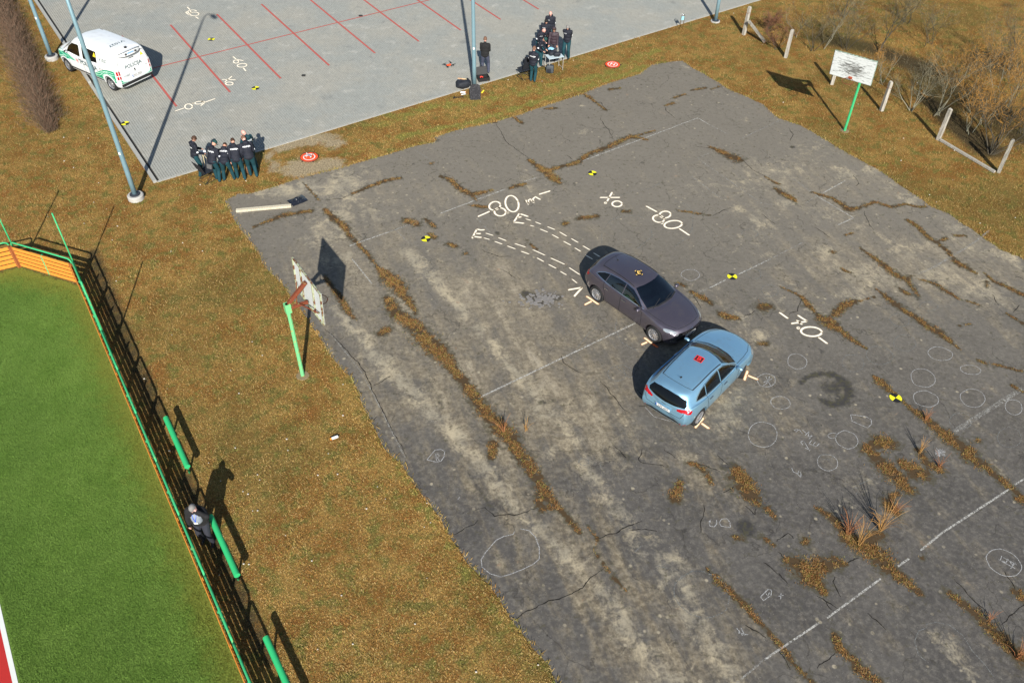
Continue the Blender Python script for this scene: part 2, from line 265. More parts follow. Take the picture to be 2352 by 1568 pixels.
DARKP=[('F',[(850,1060,50),(900,1020,40),(1000,1000,50),(1080,1010,60),(1150,1060,80),(1180,1130,70),(1130,1190,80),(1060,1210,70),(990,1180,50)],.95),('F',[(1080,1100,190)],.85),('F',[(430,420,30),(500,480,40),(560,530,40)],.6),('F',[(1620,470,40),(1640,500,50)],.8),('F',[(1440,1060,50)],.7),('F',[(940,800,50),(1000,860,60)],.6),('F',[(1390,680,60)],.45),('F',[(800,890,80)],.5),('F',[(720,1110,80)],.5),('F',[(520,1120,90)],.35),('E',[(1350,470,90),(1450,510,110),(1560,490,70)],.95),('E',[(770,1150,60),(790,1230,50)],.7),('E',[(1440,1200,50),(1530,1180,50)],.7),('E',[(1250,1110,120)],.5),('E',[(700,1060,160)],.45),('E',[(640,980,150)],.35),('E',[(1400,790,160)],.3),('E',[(1120,600,120)],.35),('E',[(1590,930,60),(1690,980,50)],.55),('E',[(1160,60,50)],.8),('E',[(850,420,70)],.3),('E',[(1940,1470,30),(2010,1540,40)],.6),('E',[(2240,1480,30),(2310,1550,40)],.5),('E',[(1720,1270,160)],.35),
('G',[(930,110,20),(1000,210,30),(1060,310,30),(1130,400,60)],.7),('G',[(1180,180,110)],.5),('G',[(1620,160,80)],.6),('G',[(1990,30,70),(2080,80,40)],.7),('G',[(2330,290,90)],.7),('H',[(480,530,160)],.9),('H',[(340,120,90),(400,100,80)],.7),('H',[(600,260,130)],.5),('H',[(660,420,70)],.7),('H',[(930,140,70)],.7),('H',[(380,370,110)],.4),('H',[(890,610,80),(920,670,50)],.7),('H',[(1540,650,90)],.5),('H',[(1500,1070,110)],.5),('H',[(1370,1170,80)],.5),('H',[(1020,1180,60),(1090,1270,50)],.6),('H',[(1110,960,80)],.5),('H',[(1080,830,60)],.5),('H',[(730,740,50)],.9),('H',[(1300,780,120)],.3),('H',[(300,930,60)],.5),('H',[(20,180,140)],.4),('H',[(120,170,80)],.5),('C',[(795,990,40)],.95),('C',[(410,1090,60)],.8),('C',[(140,1120,130)],.45),('C',[(210,1160,60)],.4),('B',[(710,1170,70)],.4),('B',[(2130,572,22)],.8),('B',[(300,1390,160)],.4),('B',[(740,1380,120)],.35),('A',[(1900,1430,60)],.6),('A',[(1850,1230,80)],.5),('C',[(830,1390,110)],.5)]
FILM=[('E',[(200,200,420),(700,900,520),(1200,1500,520)],.62),('E',[(1100,500,560),(1600,1200,560)],.72),('G',[(1300,200,360),(1900,1000,420),(2300,1567,420)],.50),('H',[(100,900,300),(500,1500,260)],.35),('F',[(200,900,420)],.6),('F',[(1100,260,420),(1900,300,480)],.62),('C',[(700,1250,420),(1300,1250,380)],.45),('F',[(700,1200,360)],.42),('B',[(200,1300,300),(700,1300,300)],.4),('H',[(200,150,300)],.45),('B',[(1500,1400,500)],.30),('E',[(1500,100,420)],.45)]
# ------------------------------------------------------------------ materials of the ground
def grass_colour(n,co=None):
    a=n.noise(.75,7,.68,co); b=n.noise(2.1,5,.6,co); c=n.noise(17,4,.7,co); d=n.noise(.16,3,.5,co)
    col=n.mix(n.ramp(a,.36,.62),(.30,.148,.036),(.43,.262,.074))
    col=n.mix(n.ramp(b,.47,.66),col,(.215,.19,.046))
    col=n.mix(n.ramp(n.noise(1.7,6,.65,co,.4),.54,.70,0,.75),col,(.33,.135,.034)); col=n.mix(n.ramp(n.noise(4.5,5,.7,co),.56,.72,0,.8),col,(.17,.20,.038))
    col=n.mix(n.ramp(n.math('ADD',n.attr('lush'),n.math('MULTIPLY',n.math('SUBTRACT',b,.5),1.3)),.3,.8),col,(.29,.27,.06))
    col=n.mix(n.ramp(n.attr('litter'),.2,.8),col,(.085,.062,.030))  # litter tone; under the shrubs it also paints in their shade
    col=n.mix(n.ramp(n.math('ADD',n.attr('bare'),n.math('MULTIPLY',n.math('SUBTRACT',n.noise(3,5,.7,co),.5),1.2)),.35,.75),col,(.50,.40,.25))
    col=n.mix(n.ramp(d,.5,.66,0,.5),col,(.165,.135,.036))
    return col,c
def ground_mat():
    n=N('dry_grass_ground'); col,c=grass_colour(n)
    col=n.mix(n.ramp(c,.40,.62),n.mix(.52,col,(.03,.02,.010)),col); f=n.noise(55,3,.7)
    col=n.mix(n.ramp(f,.56,.75,0,.6),col,(.46,.34,.17))
    n.fin(col,.95,spec=.1); n.bump(f,.9,.05); return n.m
def blade_mat(name,green=0.,bright=1.,tint=None):
    n=N(name); col,c=grass_colour(n); r=n.rnd()
    if tint: col=n.mix(n.ramp(n.noise(3.,4,.6),.3,.6,.45,.95),col,tint)
    col=n.mix(n.ramp(r,.0,.45),n.mix(.50,col,(.035,.022,.010)),col)
    col=n.mix(n.ramp(r,.60,.98),col,(.60*bright,.42*bright,.17*bright))
    g=n.math('FRACT',n.math('MULTIPLY',r,7.3)); col=n.mix(n.ramp(g,.80-green,.96-green,0,.75),col,(.15,.19,.035))
    col=n.mix(n.ramp(n.attr('litter'),.25,.9,0,.72),col,(.055,.045,.022)); n.fin(col,.75,spec=.25); return n.m  # blades darkened as well: shrub shade painted together with the litter
M_ground=ground_mat(); M_blade=blade_mat('dry_grass_blades',0.,.78); M_weed=blade_mat('crack_weed_blades',.0,.50,(.23,.105,.036))
# ------------------------------------------------------------------ field of grass
PITCH_PX=None
F2=gp('D',540,400); F1=gp('D',135,280); F0=gp('D',0,312)
fd=Vector((-.5487,.8360,0)); FB=F2-fd*24.2                    # the long fence runs this way
nfd=Vector((fd.y,-fd.x,0))
d10=(F0-F1).normalized(); FZ=F1+d10*9
PITCH_POLY=[F2-nfd*.05,F1,FZ,FZ-Vector((2,24,0)),FB-nfd*.05]
def grid_sheet(name,x0,x1,y0,y1,st,z,mat,attrs):
    xs=np.arange(x0,x1+st,st); ys=np.arange(y0,y1+st,st); X,Y=np.meshgrid(xs,ys); nx,ny=len(xs),len(ys)
    co=np.stack([X.ravel(),Y.ravel(),np.full(X.size,z)],1); i=np.arange((ny-1)*(nx-1)); r=i//(nx-1); c=i%(nx-1); a=r*nx+c
    f=np.stack([a,a+1,a+nx+1,a+nx],1)
    me=bpy.data.meshes.new(name); me.vertices.add(len(co)); me.vertices.foreach_set('co',co.ravel().astype('f')); me.loops.add(f.size); me.loops.foreach_set('vertex_index',f.ravel().astype('i'))
    me.polygons.add(len(f)); me.polygons.foreach_set('loop_start',(np.arange(len(f))*4).astype('i')); me.update(calc_edges=True); me.materials.append(mat)
    for k,fn in attrs.items():
        at=me.attributes.new(k,'FLOAT','POINT'); at.data.foreach_set('value',fn(X.ravel(),Y.ravel()).astype('f'))
    return link(bpy.data.objects.new(name,me))
LUSH=[('B',[(300,850,160),(700,720,160),(1100,680,170),(1500,580,170),(1900,500,150),(2250,330,130)],.62),('B',[(500,920,90),(1000,820,70),(1500,660,70),(1900,540,70),(2150,450,80)],.8),('C',[(100,300,160)],.3),('C',[(500,640,80),(900,840,80),(1300,1040,80),(1700,1300,80)],.45),('A',[(550,1500,300)],.28),('A',[(1200,1330,160),(1700,1230,120)],.45),('A',[(250,430,80)],.6),('A',[(150,40,80)],.4),('E',[(50,1000,90),(200,1300,80)],.5),('G',[(480,100,90),(700,450,90),(950,850,90),(1300,1300,90)],.55),('G',[(130,900,300)],.25),('D',[(1100,560,200)],.35),('D',[(1900,1000,160)],.3),('C',[(2250,1450,150)],.35),('C',[(2100,1200,160)],.2)]
LITTER_SHADE=[('C',[(1000,260,160),(1350,330,160),(1650,450,200),(1900,600,260),(2150,750,300),(2352,900,300)],.85),('C',[(2150,420,300)],.9),('C',[(1700,640,120),(1850,800,140),(2100,1000,180)],1.),('C',[(2250,40,90)],.6),('A',[(150,250,60),(280,500,60),(420,850,60)],.3),('D',[(620,180,70),(760,560,90),(900,900,90),(1080,1300,90)],.8),('L',[(1240,200,100),(1480,700,100),(1800,1400,100)],.8),('D',[(1650,1300,120)],.2),('D',[(200,1240,10)],.2)]  # ground litter, plus shade beneath the shrubs put into the colour
BARE=[('A',[(2030,1130,170)],1.1),('A',[(1850,1010,60),(2000,960,90),(2180,930,120)],.9),('A',[(1800,1050,40),(1850,1150,50)],.9),('B',[(60,960,120)],.9),('B',[(140,1080,110)],.4),('B',[(30,1120,100)],1.1),('A',[(2200,1130,170)],1.1),('D',[(420,170,40)],.2)]
def shape_lut(lines,wk=1.): return lambda X,Y: splat(X,Y,lines,1.,wk)
field=grid_sheet('grass_field',-42,44,4,66,.35,0,M_ground,{'lush':shape_lut(LUSH),'litter':shape_lut(LITTER_SHADE,1.5),'bare':shape_lut(BARE,1.7)})  # litter channel also carries the painted shrub shade
field['kind']='structure'
far=MB(); 
for (a,b,c,d) in [(-400,-42,-400,500),(44,400,-400,500),(-42,44,-400,4),(-42,44,66,500)]: far.add([(a,c,0),(b,c,0),(b,d,0),(a,d,0)],[(0,1,2,3)])
fo=far.build('far_ground',M_ground); fo['kind']='structure'
# ------------------------------------------------------------------ old asphalt court
def court_mat():
    n=N('old_asphalt'); fine=n.noise(22,5,.85); mid=n.noise(7,6,.65); big=n.noise(.6,6,.6)
    dv=gp('G',1200,300)-gp('E',540,180); m0=n.n('ShaderNodeMapping'); m0.inputs['Rotation'].default_value=(0,0,-math.atan2(dv.y,dv.x)); n.t.links.new(n.tc.outputs['Object'],m0.inputs[0]); m1=n.n('ShaderNodeMapping'); m1.inputs['Scale'].default_value=(.22,1.5,1); n.t.links.new(m0.outputs[0],m1.inputs[0]); streak=n.noise(1.1,7,.66,m1.outputs[0],.3)
    m2=n.n('ShaderNodeMapping'); m2.inputs['Scale'].default_value=(.35,1,1); n.t.links.new(m0.outputs[0],m2.inputs[0])
    col=n.mix(n.ramp(big,.3,.7),(.068,.065,.063),(.104,.098,.092))
    col=n.mix(n.ramp(mid,.40,.72,0,.7),col,(.165,.155,.14)); col=n.mix(n.ramp(n.noise(2.2,6,.65),.50,.34,0,.5),col,(.062,.058,.055)); fl=n.math('ADD',n.attr('film'),n.math('ADD',n.math('MULTIPLY',n.math('SUBTRACT',n.noise(1.3,7,.70,None,.5),.5),1.5),n.math('MULTIPLY',n.math('SUBTRACT',streak,.5),2.0))); col=n.mix(n.ramp(fl,.05,.95,0,.92),col,n.mix(n.ramp(mid,.35,.65),(.150,.122,.082),(.30,.255,.178)))
    col=n.mix(n.ramp(fl,.70,1.35,0,.9),col,(.46,.41,.32))
    col=n.mix(n.ramp(fine,.30,.62,.0,1),n.mix(.26,col,(.02,.018,.016)),col)
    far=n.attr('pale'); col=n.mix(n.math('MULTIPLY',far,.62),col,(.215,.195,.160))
    wc=n.n('ShaderNodeVectorMath',operation='ADD'); n.t.links.new(n.tc.outputs['Object'],wc.inputs[0]); wn=n.n('ShaderNodeTexNoise'); wn.inputs['Scale'].default_value=1.6; wn.inputs['Detail'].default_value=4; n.t.links.new(n.tc.outputs['Object'],wn.inputs['Vector']); n.t.links.new(wn.outputs['Color'],wc.inputs[1])
    for sc_,w_,th in ((.42,.010,.50),(1.5,.016,.60)): ve=n.voro(sc_,wc.outputs[0],'DISTANCE_TO_EDGE'); col=n.mix(n.math('MULTIPLY',n.ramp(ve,w_,.0,0,.5),n.ramp(n.noise(.45+sc_*.3,3),th-.05,th+.06)),col,(.022,.020,.017))
    # dried silt with clumpy edges
    d=n.attr('dust'); sp=n.noise(2.6,6,.68,None,.6); sp2=n.noise(11,4,.7)
    k=n.math('ADD',n.math('MULTIPLY',d,.95),n.math('ADD',n.math('MULTIPLY',n.math('SUBTRACT',sp,.5),2.6),n.math('ADD',n.math('MULTIPLY',n.math('SUBTRACT',sp2,.5),1.1),n.math('MULTIPLY',n.math('SUBTRACT',streak,.5),1.2))))
    dustc=n.mix(n.ramp(n.noise(.9,3),.4,.6),(.42,.365,.26),(.31,.28,.215))
    col=n.mix(n.ramp(k,.30,1.35,0,.95),col,dustc)
    # round pale lichen spots
    v=n.voro(2.3); vs=n.math('SUBTRACT',v,n.math('MULTIPLY',n.noise(6,3),.22)); col=n.mix(n.math('MULTIPLY',n.ramp(vs,.035,-.045),n.ramp(n.noise(.7,3),.42,.6,0,.8)),col,(.36,.32,.24))
    v2=n.voro(23); col=n.mix(n.math('MULTIPLY',n.ramp(v2,.16,.06),n.ramp(n.noise(9,2),.55,.62)),col,(.40,.39,.36))
    v3=n.voro(1.1); col=n.mix(n.ramp(v3,.05,.0,0,.8),col,(.02,.018,.016))
    # dark tar and moss
    dk=n.attr('dark'); kk=n.math('ADD',dk,n.math('MULTIPLY',n.math('SUBTRACT',n.noise(4,6,.7),.5),1.1))
    col=n.mix(n.ramp(kk,.38,.85,0,.85),col,n.mix(n.ramp(mid,.45,.6),(.034,.033,.034),(.050,.048,.028)))
    # pink rust blotches
    pk=n.noise(1.3,4,.6,None,.4); col=n.mix(n.ramp(pk,.69,.76,0,.55),col,(.30,.20,.13))
    col=n.mix(1.,col,(1.06,1.04,1.0),'MULTIPLY')
    so=n.attr('soil'); ks=n.math('ADD',so,n.math('MULTIPLY',n.math('SUBTRACT',n.noise(6,6,.75),.5),2.6))
    rim=n.ramp(ks,.12,.45,0,.7); col=n.mix(rim,col,(.070,.064,.040)); col=n.mix(n.ramp(ks,.50,.72),col,(.070,.045,.022))
    n.fin(col,n.ramp(mid,.3,.7,.82,.95),spec=.22); h=n.math('ADD',n.math('MULTIPLY',fine,1.),n.math('MULTIPLY',mid,.8)); n.bump(h,.45,.02); return n.m
M_court=court_mat()
def cdt_sheet(name,poly,st,z,mat,attrs,thick=.05):
    x0=min(p.x for p in poly);x1=max(p.x for p in poly);y0=min(p.y for p in poly);y1=max(p.y for p in poly)
    X,Y=np.meshgrid(np.arange(x0,x1,st),np.arange(y0,y1,st)); X=X.ravel()+np.random.uniform(-.2,.2,X.size)*st; Y=Y.ravel()+np.random.uniform(-.2,.2,Y.size)*st
    m=pip(X,Y,poly); X=X[m];Y=Y[m]; n0=len(poly)
    vs,es,fs,*_=geometry.delaunay_2d_cdt(list(poly)+[Vector((a,b)) for a,b in zip(X,Y)],[(i,(i+1)%n0) for i in range(n0)],[list(range(n0))],1,1e-4)
    VX=np.array([v.x for v in vs]);VY=np.array([v.y for v in vs]); at={k:fn(VX,VY) for k,fn in attrs.items()}
    V=[(v.x,v.y,z) for v in vs]; F=[tuple(f) for f in fs]; nv=len(V)
    V+=[(v.x,v.y,z-thick) for v in vs[:n0]]; F+=[((i+1)%n0,i,i+nv,(i+1)%n0+nv) for i in range(n0)]
    o=mesh_obj(name,V,F,mat)
    for k,a in at.items():
        t=o.data.attributes.new(k,'FLOAT','POINT'); t.data.foreach_set('value',np.concatenate([a,a[:n0]]).astype('f'))
    return o
CZ=.02
soil_l=[(t,pts,1.) for t,pts in WEEDS]
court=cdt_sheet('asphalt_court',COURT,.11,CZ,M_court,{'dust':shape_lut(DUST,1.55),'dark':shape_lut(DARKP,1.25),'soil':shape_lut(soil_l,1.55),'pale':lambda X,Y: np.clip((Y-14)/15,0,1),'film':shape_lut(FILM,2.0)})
court['kind']='structure'
# ------------------------------------------------------------------ ribbons: cracks, paint, chalk
def to_world(t,pts,h=0):
    if isinstance(t,tuple): return [zp(t[0],t[1],t[2],p[0],p[1],h) for p in pts]
    return [gp(t,p[0],p[1],h) for p in pts]
def ribbon(name,pts,width,mat,z,parent=None,jit=0.,step=.08,taper=False,rows=1):
    """flat band along a ground polyline; attribute edge = 1 on the centre line, 0 at the rims"""
    P=[];acc=0
    for a,b in zip(pts[:-1],pts[1:]):
        L=(b-a).length; k=max(1,int(L/step)); P+= [a.lerp(b,i/k) for i in range(k)]
    P.append(pts[-1]); n=len(P)
    if n<2: return None
    if jit:
        for i in range(1,n-1):
            q=P[i]; P[i]=q+Vector((noise.noise(q*3.3),noise.noise(q*3.3+Vector((9,9,0))),0))*jit*2+Vector((random.uniform(-1,1),random.uniform(-1,1),0))*jit*.35
    V=[];F=[];E=[]
    for i,p in enumerate(P):
        d=(P[min(i+1,n-1)]-P[max(i-1,0)]); d=Vector((d.x,d.y,0)).normalized(); s=Vector((-d.y,d.x,0)); w=width/2
        if taper: w*=.25+.75*math.sin(math.pi*(i+.6)/(n+.2))**.5
        if jit: w*=random.uniform(.5,1.35)
        for k,e in ((-1,0),(0,1),(1,0)):
            q=p+s*w*k; V.append((q.x,q.y,z)); E.append(e if 0<i<n-1 or taper else e*.35)
    for i in range(n-1):
        for k in (0,1): F.append((3*i+k,3*i+k+3,3*i+k+4,3*i+k+1))
    o=mesh_obj(name,V,F,mat,parent); t=o.data.attributes.new('edge','FLOAT','POINT'); t.data.foreach_set('value',E); return o
def paint_mat(name,col,wear=.5,soft=False,glow=None,scale=14):
    n=N(name); w=n.noise(scale,5,.75); e=n.attr('edge')
    tr=n.n('ShaderNodeBsdfTransparent'); mx=n.n('ShaderNodeMixShader')
    if soft:
        c=n.mix(n.ramp(e,.25,.75),glow,col); a=n.math('MULTIPLY',n.ramp(e,.0,.62),n.ramp(w,.22,.5,.55,1))
    else:
        c=n.mix(n.noise(5,3),tuple(x*.85 for x in col),col); a=n.math('MULTIPLY',n.ramp(w,wear-.12,wear+.12),n.ramp(e,.02,.2,.4,1))
    n.fin(c,.8,spec=.2); n.t.links.new(a,mx.inputs[0]); n.t.links.new(tr.outputs[0],mx.inputs[1]); n.t.links.new(n.p.outputs[0],mx.inputs[2]); n.t.links.new(mx.outputs[0],n.o.inputs[0])
    return n.m
M_crack=paint_mat('crack_soil',(.018,.016,.013),.34); M_line=paint_mat('worn_white_line',(.52,.51,.47),.50,scale=22); M_linef=paint_mat('faint_white_line',(.36,.35,.32),.54,scale=18)  # crack ribbons are thin sheets of dark soil
M_chalk=paint_mat('chalk',(.42,.42,.415),.46,scale=30); M_chalkf=paint_mat('faded_chalk',(.22,.225,.215),.50,scale=24)
M_spray=paint_mat('cream_spray_paint',(1.,.93,.76),0,True,(.52,.40,.26)); M_sprayo=paint_mat('orange_spray_paint',(1.,.82,.55),0,True,(.62,.27,.09)); M_sprayk=paint_mat('dark_orange_spray',(.75,.18,.06),0,True,(.40,.10,.04))
M_red=paint_mat('red_line_paint',(.50,.115,.095),.40,scale=26)
for t,pts in CRACKS: ribbon('crack',to_world(t,pts),.028,M_crack,CZ+.003,court,jit=.03,step=.06,taper=True)
LZ=CZ+.004
WL=[('E',[(1045,1158),(2085,662)],.06,M_line),('F',[(110,480),(240,425)],.055,M_linef),('F',[(240,425),(345,372)],.055,M_line),('F',[(430,335),(640,235)],.055,M_line),('F',[(640,235),(860,122)],.055,M_linef),
('H',[(2400,170),(2288,237)],.055,M_line),('H',[(2250,268),(1800,560)],.06,M_line),('H',[(1800,560),(1655,678)],.06,M_line),('H',[(1578,733),(1500,787)],.06,M_line),('H',[(1388,868),(1025,1133)],.055,M_line),('H',[(975,1163),(600,1415)],.055,M_line),('H',[(600,1415),(420,1567)],.05,M_linef),
('B',[(775,1437),(1210,1275)],.055,M_line),('B',[(1340,1222),(1420,1198)],.05,M_line),('B',[(1730,1085),(2352,855)],.055,M_line),('C',[(0,855),(160,797)],.05,M_line),('C',[(160,797),(240,843)],.05,M_line),('C',[(240,843),(360,905)],.05,M_linef),('C',[(440,940),(720,808)],.05,M_linef),('C',[(155,1068),(235,1032)],.05,M_linef),('C',[(160,1070),(560,1350)],.045,M_linef),('C',[(775,1187),(960,1320)],.05,M_linef),('C',[(960,1320),(1205,1468)],.05,M_line),('C',[(1000,1300),(1150,1218)],.05,M_line),('C',[(880,1370),(960,1320)],.045,M_linef),('C',[(1100,1515),(1205,1468)],.05,M_line),('C',[(120,1190),(320,1340)],.045,M_linef),('C',[(550,1360),(650,1380)],.045,M_linef),
('E',[(165,143),(570,0)],.055,M_line),('B',[(410,1567),(640,1490)],.05,M_linef),('E',[(182,230),(315,397)],.05,M_line),('E',[(470,30),(560,120)],.045,M_linef),('E',[(30,725),(150,870),(240,985),(330,1150),(430,1350),(540,1567)],.045,M_linef),('B',[(730,945),(1010,885)],.045,M_linef),('B',[(1020,1465),(1110,1567)],.045,M_linef),('F',[(1640,330),(1740,290),(2000,130),(2120,40)],.09,M_linef),('H',[(2352,700),(2352,650)],.05,M_linef),('F',[(1880,1390),(2100,1250),(2340,1100)],.16,M_linef),('B',[(600,1010),(720,1085)],.04,M_linef)]
for t,pts,w,m in WL: ribbon('painted_line',to_world(t,pts),w,m,LZ,court,step=.2)
def ell(cx,cy,rx,ry,a=0,n=26,s=0,e=2*math.pi):
    a=R(a); return [(cx+rx*math.cos(t)*math.cos(a)-ry*math.sin(t)*math.sin(a),cy+rx*math.cos(t)*math.sin(a)+ry*math.sin(t)*math.cos(a)) for t in [s+(e-s)*i/n for i in range(n+1)]]
CH=[('F',112,338,62,36,0),('F',532,330,52,34,10),('F',641,443,58,38,10),('F',508,60,54,30,0),('F',827,920,65,50,15),('F',1200,930,72,58,10),('F',1380,880,90,60,10),('F',1550,795,72,55,5),('F',1787,868,82,45,10),('F',1672,1030,84,60,15),('F',1690,1170,86,53,12),('F',1990,975,72,30,8),('F',2005,1165,82,60,10),('F',2280,1225,60,50,15),('F',1925,1318,75,54,0),('F',595,1410,98,85,0),('F',715,1197,65,43,5),('F',620,1046,62,45,5),('F',1515,640,66,42,12),('F',1712,548,62,32,5),('F',1160,1445,74,58,20),('F',1065,1418,29,18,0),('F',2250,1430,80,66,8),('H',1030,88,70,54,20),('H',2215,762,125,80,28),('H',185,975,190,150,20),('E',1960,1000,60,50,0),('F',1020,1560,45,20,0)]
for i,(t,*a) in enumerate(CH):
    bright=i in (4,9,10,11,13,15,17,20,21,23,24)
    pts=ell(*a,s=random.random()*6,e=random.random()*6+0) if False else ell(*a)
    pts=[(x+noise.noise(Vector((x*.02,y*.02,i)))*7,y+noise.noise(Vector((x*.02,y*.02,i+50)))*6) for x,y in pts]
    ribbon('chalk_circle',to_world(t,pts),.022,M_chalk if bright or i%4==0 else M_chalkf,LZ,court)
CHL=[('G',[(1310,533),(1370,545),(1415,590),(1440,660),(1440,735),(1400,770),(1330,805),(1240,840),(1180,856),(1110,835),(1055,790),(1050,740),(1080,690),(1150,610),(1200,585),(1265,570),(1275,550)],1),('G',[(685,70),(710,40),(740,5),(780,0),(805,15),(800,50),(780,80),(745,85),(685,70)],1),
('F',[(1185,1275),(1195,1320),(1300,1365),(1325,1340),(1325,1310),(1290,1290),(1185,1275)],1),('F',[(600,1060),(660,1035)],1),('F',[(615,1020),(650,1085)],1),('F',[(632,1058),(600,1080)],1),('F',[(632,1058),(640,1020)],1),
('F',[(1760,1500),(1815,1555)],1),('F',[(1790,1510),(1780,1560)],1),('F',[(1755,1535),(1825,1525)],1),('H',[(1752,5),(1825,45)],1),('H',[(1790,0),(1775,45)],1),
('H',[(235,500),(250,470),(235,485),(240,515),(270,520),(285,500),(285,475)],1),('H',[(375,525),(315,515),(303,490),(320,468),(355,465),(375,490),(378,525)],1),('H',[(580,990),(630,940),(655,945),(650,980),(600,1015),(580,990)],1),('H',[(615,965),(630,985),(640,960)],1),('H',[(700,985),(735,980)],1),('H',[(718,965),(715,1005)],1),('H',[(420,1200),(460,1250)],1),('H',[(450,1200),(475,1250)],1),('H',[(430,1230),(495,1245)],1),('H',[(790,125),(800,150),(830,165),(850,190),(852,160),(835,145),(830,165)],1),
('H',[(2180,740),(2290,800)],1),('H',[(2210,725),(2300,775)],1),('H',[(2200,715),(2190,745),(2230,760),(2240,735),(2270,775),(2290,760),(2260,800)],1),('H',[(1195,265),(1220,255),(1240,275),(1220,300)],0),('H',[(1240,235),(1330,200)],0),('H',[(1700,1170),(1760,1160),(1850,1180),(1940,1250),(2000,1350),(2090,1450),(2150,1530)],0),('H',[(1700,1170),(1690,1200),(1640,1220),(1615,1290),(1640,1380),(1690,1420)],0),('H',[(5,900),(60,860),(120,815),(200,820),(255,850)],0),
('E',[(1700,820),(1745,765),(1780,720),(1830,690)],0),('E',[(2070,640),(1960,630),(1950,700),(1990,790),(2080,840),(2200,845)],0),('E',[(1860,50),(1860,130)],0),('E',[(2100,160),(2200,80),(2190,30)],0),('E',[(2150,1225),(2210,1290),(2320,1320)],1),('E',[(1955,955),(2000,940),(2060,970),(2080,1010),(2050,1030),(1955,955)],0),('B',[(1980,1320),(2050,1290),(2180,1270),(2250,1235)],0),('B',[(1880,1530),(1920,1480),(2000,1455),(2100,1450),(2160,1480)],0),('C',[(0,1355),(80,1375),(130,1430),(120,1567)],0),('F',[(125,0),(100,80),(0,150)],0),('G',[(1700,90),(1720,60),(1770,70),(1770,100),(1730,110),(1700,90)],0),('G',[(1855,80),(1850,120)],0),('G',[(2080,690),(2130,645)],0),('G',[(2230,780),(2300,800)],0),('G',[(890,340),(905,320)],1),('G',[(745,30),(750,80)],1),('G',[(755,30),(770,45),(755,55),(770,80)],1)]
# hand chalked name beside the lower circles, letter strokes
NAME=[[(955,1490),(905,1470)],[(955,1490),(975,1470)],[(930,1482),(948,1460)],[(905,1470),(925,1448)],[(905,1440),(930,1415),(900,1425),(905,1390),(880,1415)],[(885,1400),(862,1378)],[(862,1405),(840,1375),(820,1390)],[(830,1375),(805,1380),(825,1395)],[(910,1520),(870,1450)],[(880,1500),(915,1515)],[(865,1480),(850,1460),(870,1450),(880,1470)]]
for s in NAME: ribbon('chalk_letter',to_world('F',s),.024,M_chalk,LZ,court,step=.05)
for t,s,b in CHL: ribbon('chalk_drawing',to_world(t,s),.024,M_chalk if b else M_chalkf,LZ,court,step=.06)
STAR=[(0,1),(.6,.8),(1,.1),(.7,-.6),(-.2,-1),(-.9,-.5),(-1,.3),(-.5,.8)]
for k in range(6):
    a=math.pi*k/6; ribbon('chalk_star',to_world('F',[(1785+38*math.cos(a),1530+26*math.sin(a)),(1785-38*math.cos(a),1530-26*math.sin(a))]),.02,M_chalk,LZ+.001*k/6,court,step=.1)
Z5=(1900,760,1.4933)
SP=[(Z5,[(15,163),(90,130)]),(Z5,ell(118,98,34,25,-15)),(Z5,ell(150,134,34,24,5)),(Z5,ell(196,139,3,2)),(Z5,ell(221,85,38,50,-22)),(Z5,[(304,62),(320,90),(318,66),(330,57),(352,80),(345,58),(360,44),(375,52),(392,62)]),(Z5,[(380,30),(452,8)]),
(Z5,[(266,142),(248,170),(230,197)]),(Z5,[(266,145),(290,152),(320,163)]),(Z5,[(250,168),(280,163)]),(Z5,[(228,196),(260,198),(296,203)]),
('E',[(1020,32),(1003,65),(988,95)]),('E',[(1015,30),(1045,37),(1076,36)]),('E',[(1005,60),(1050,62)]),('E',[(990,80),(1055,88)]),
(Z5,[(743,48),(868,48)]),(Z5,[(820,15),(788,72)]),(Z5,ell(779,80,4,3)),(Z5,ell(848,86,29,17)),
(Z5,[(1020,98),(1088,135)]),(Z5,ell(1135,150,33,20,-5)),(Z5,ell(1096,175,34,21,10)),(Z5,ell(1118,201,4,3)),(Z5,ell(1183,209,53,23,-6)),(Z5,[(1218,232),(1282,275)]),
('F',[(705,588),(767,633)]),('F',[(828,607),(862,630),(895,650)]),('F',[(895,650),(840,658),(783,665)]),('F',[(820,640),(842,655),(860,674)]),('F',ell(834,695,5,4)),('F',ell(922,719,70,31,4)),('F',[(968,755),(1032,802)]),
(Z5,[(553,600),(640,585)]),(Z5,[(642,583),(590,640)])]
for t,s in SP: ribbon('spray_letter',to_world(t,s),.125,M_spray,LZ+.001,court,step=.05)
TR=[(300,175,337,186),(358,193,397,208),(430,221,480,241),(502,252,550,280),(573,292,618,318),(642,335,688,362),(705,377,748,403),(325,213,357,222),(386,235,437,256),(458,268,502,292),(526,308,575,334),(594,347,633,371),(658,390,705,418),(62,260,112,276),(137,287,190,307),(235,322,305,345),(342,358,421,394),(450,408,538,448),(560,465,628,510),(50,288,90,300),(115,309,165,327),(190,336,244,356),(273,368,326,387),(368,407,413,432),(437,446,487,472),(508,488,548,511),(577,533,611,560)]
for a,b,c,d in TR: ribbon('spray_dash',to_world(Z5,[(a,b),(c,d)]),.07,M_spray,LZ+.001,court,step=.06)
for t,s,m in [(Z5,[(663,635),(740,688)],M_sprayo),(Z5,[(652,690),(700,665)],M_sprayo),('E',[(2143,758),(2200,802)],M_sprayo),('E',[(2122,808),(2168,788)],M_sprayo),('E',[(2195,798),(2238,826)],M_sprayk),('F',[(495,980),(470,1048)],M_sprayo),('F',[(486,1010),(566,1043)],M_sprayo),('F',[(200,1296),(138,1367)],M_sprayo),('F',[(178,1330),(238,1373)],M_sprayo)]:
    ribbon('wheel_mark',to_world(t,s),.13,m,LZ+.002,court,step=.05)
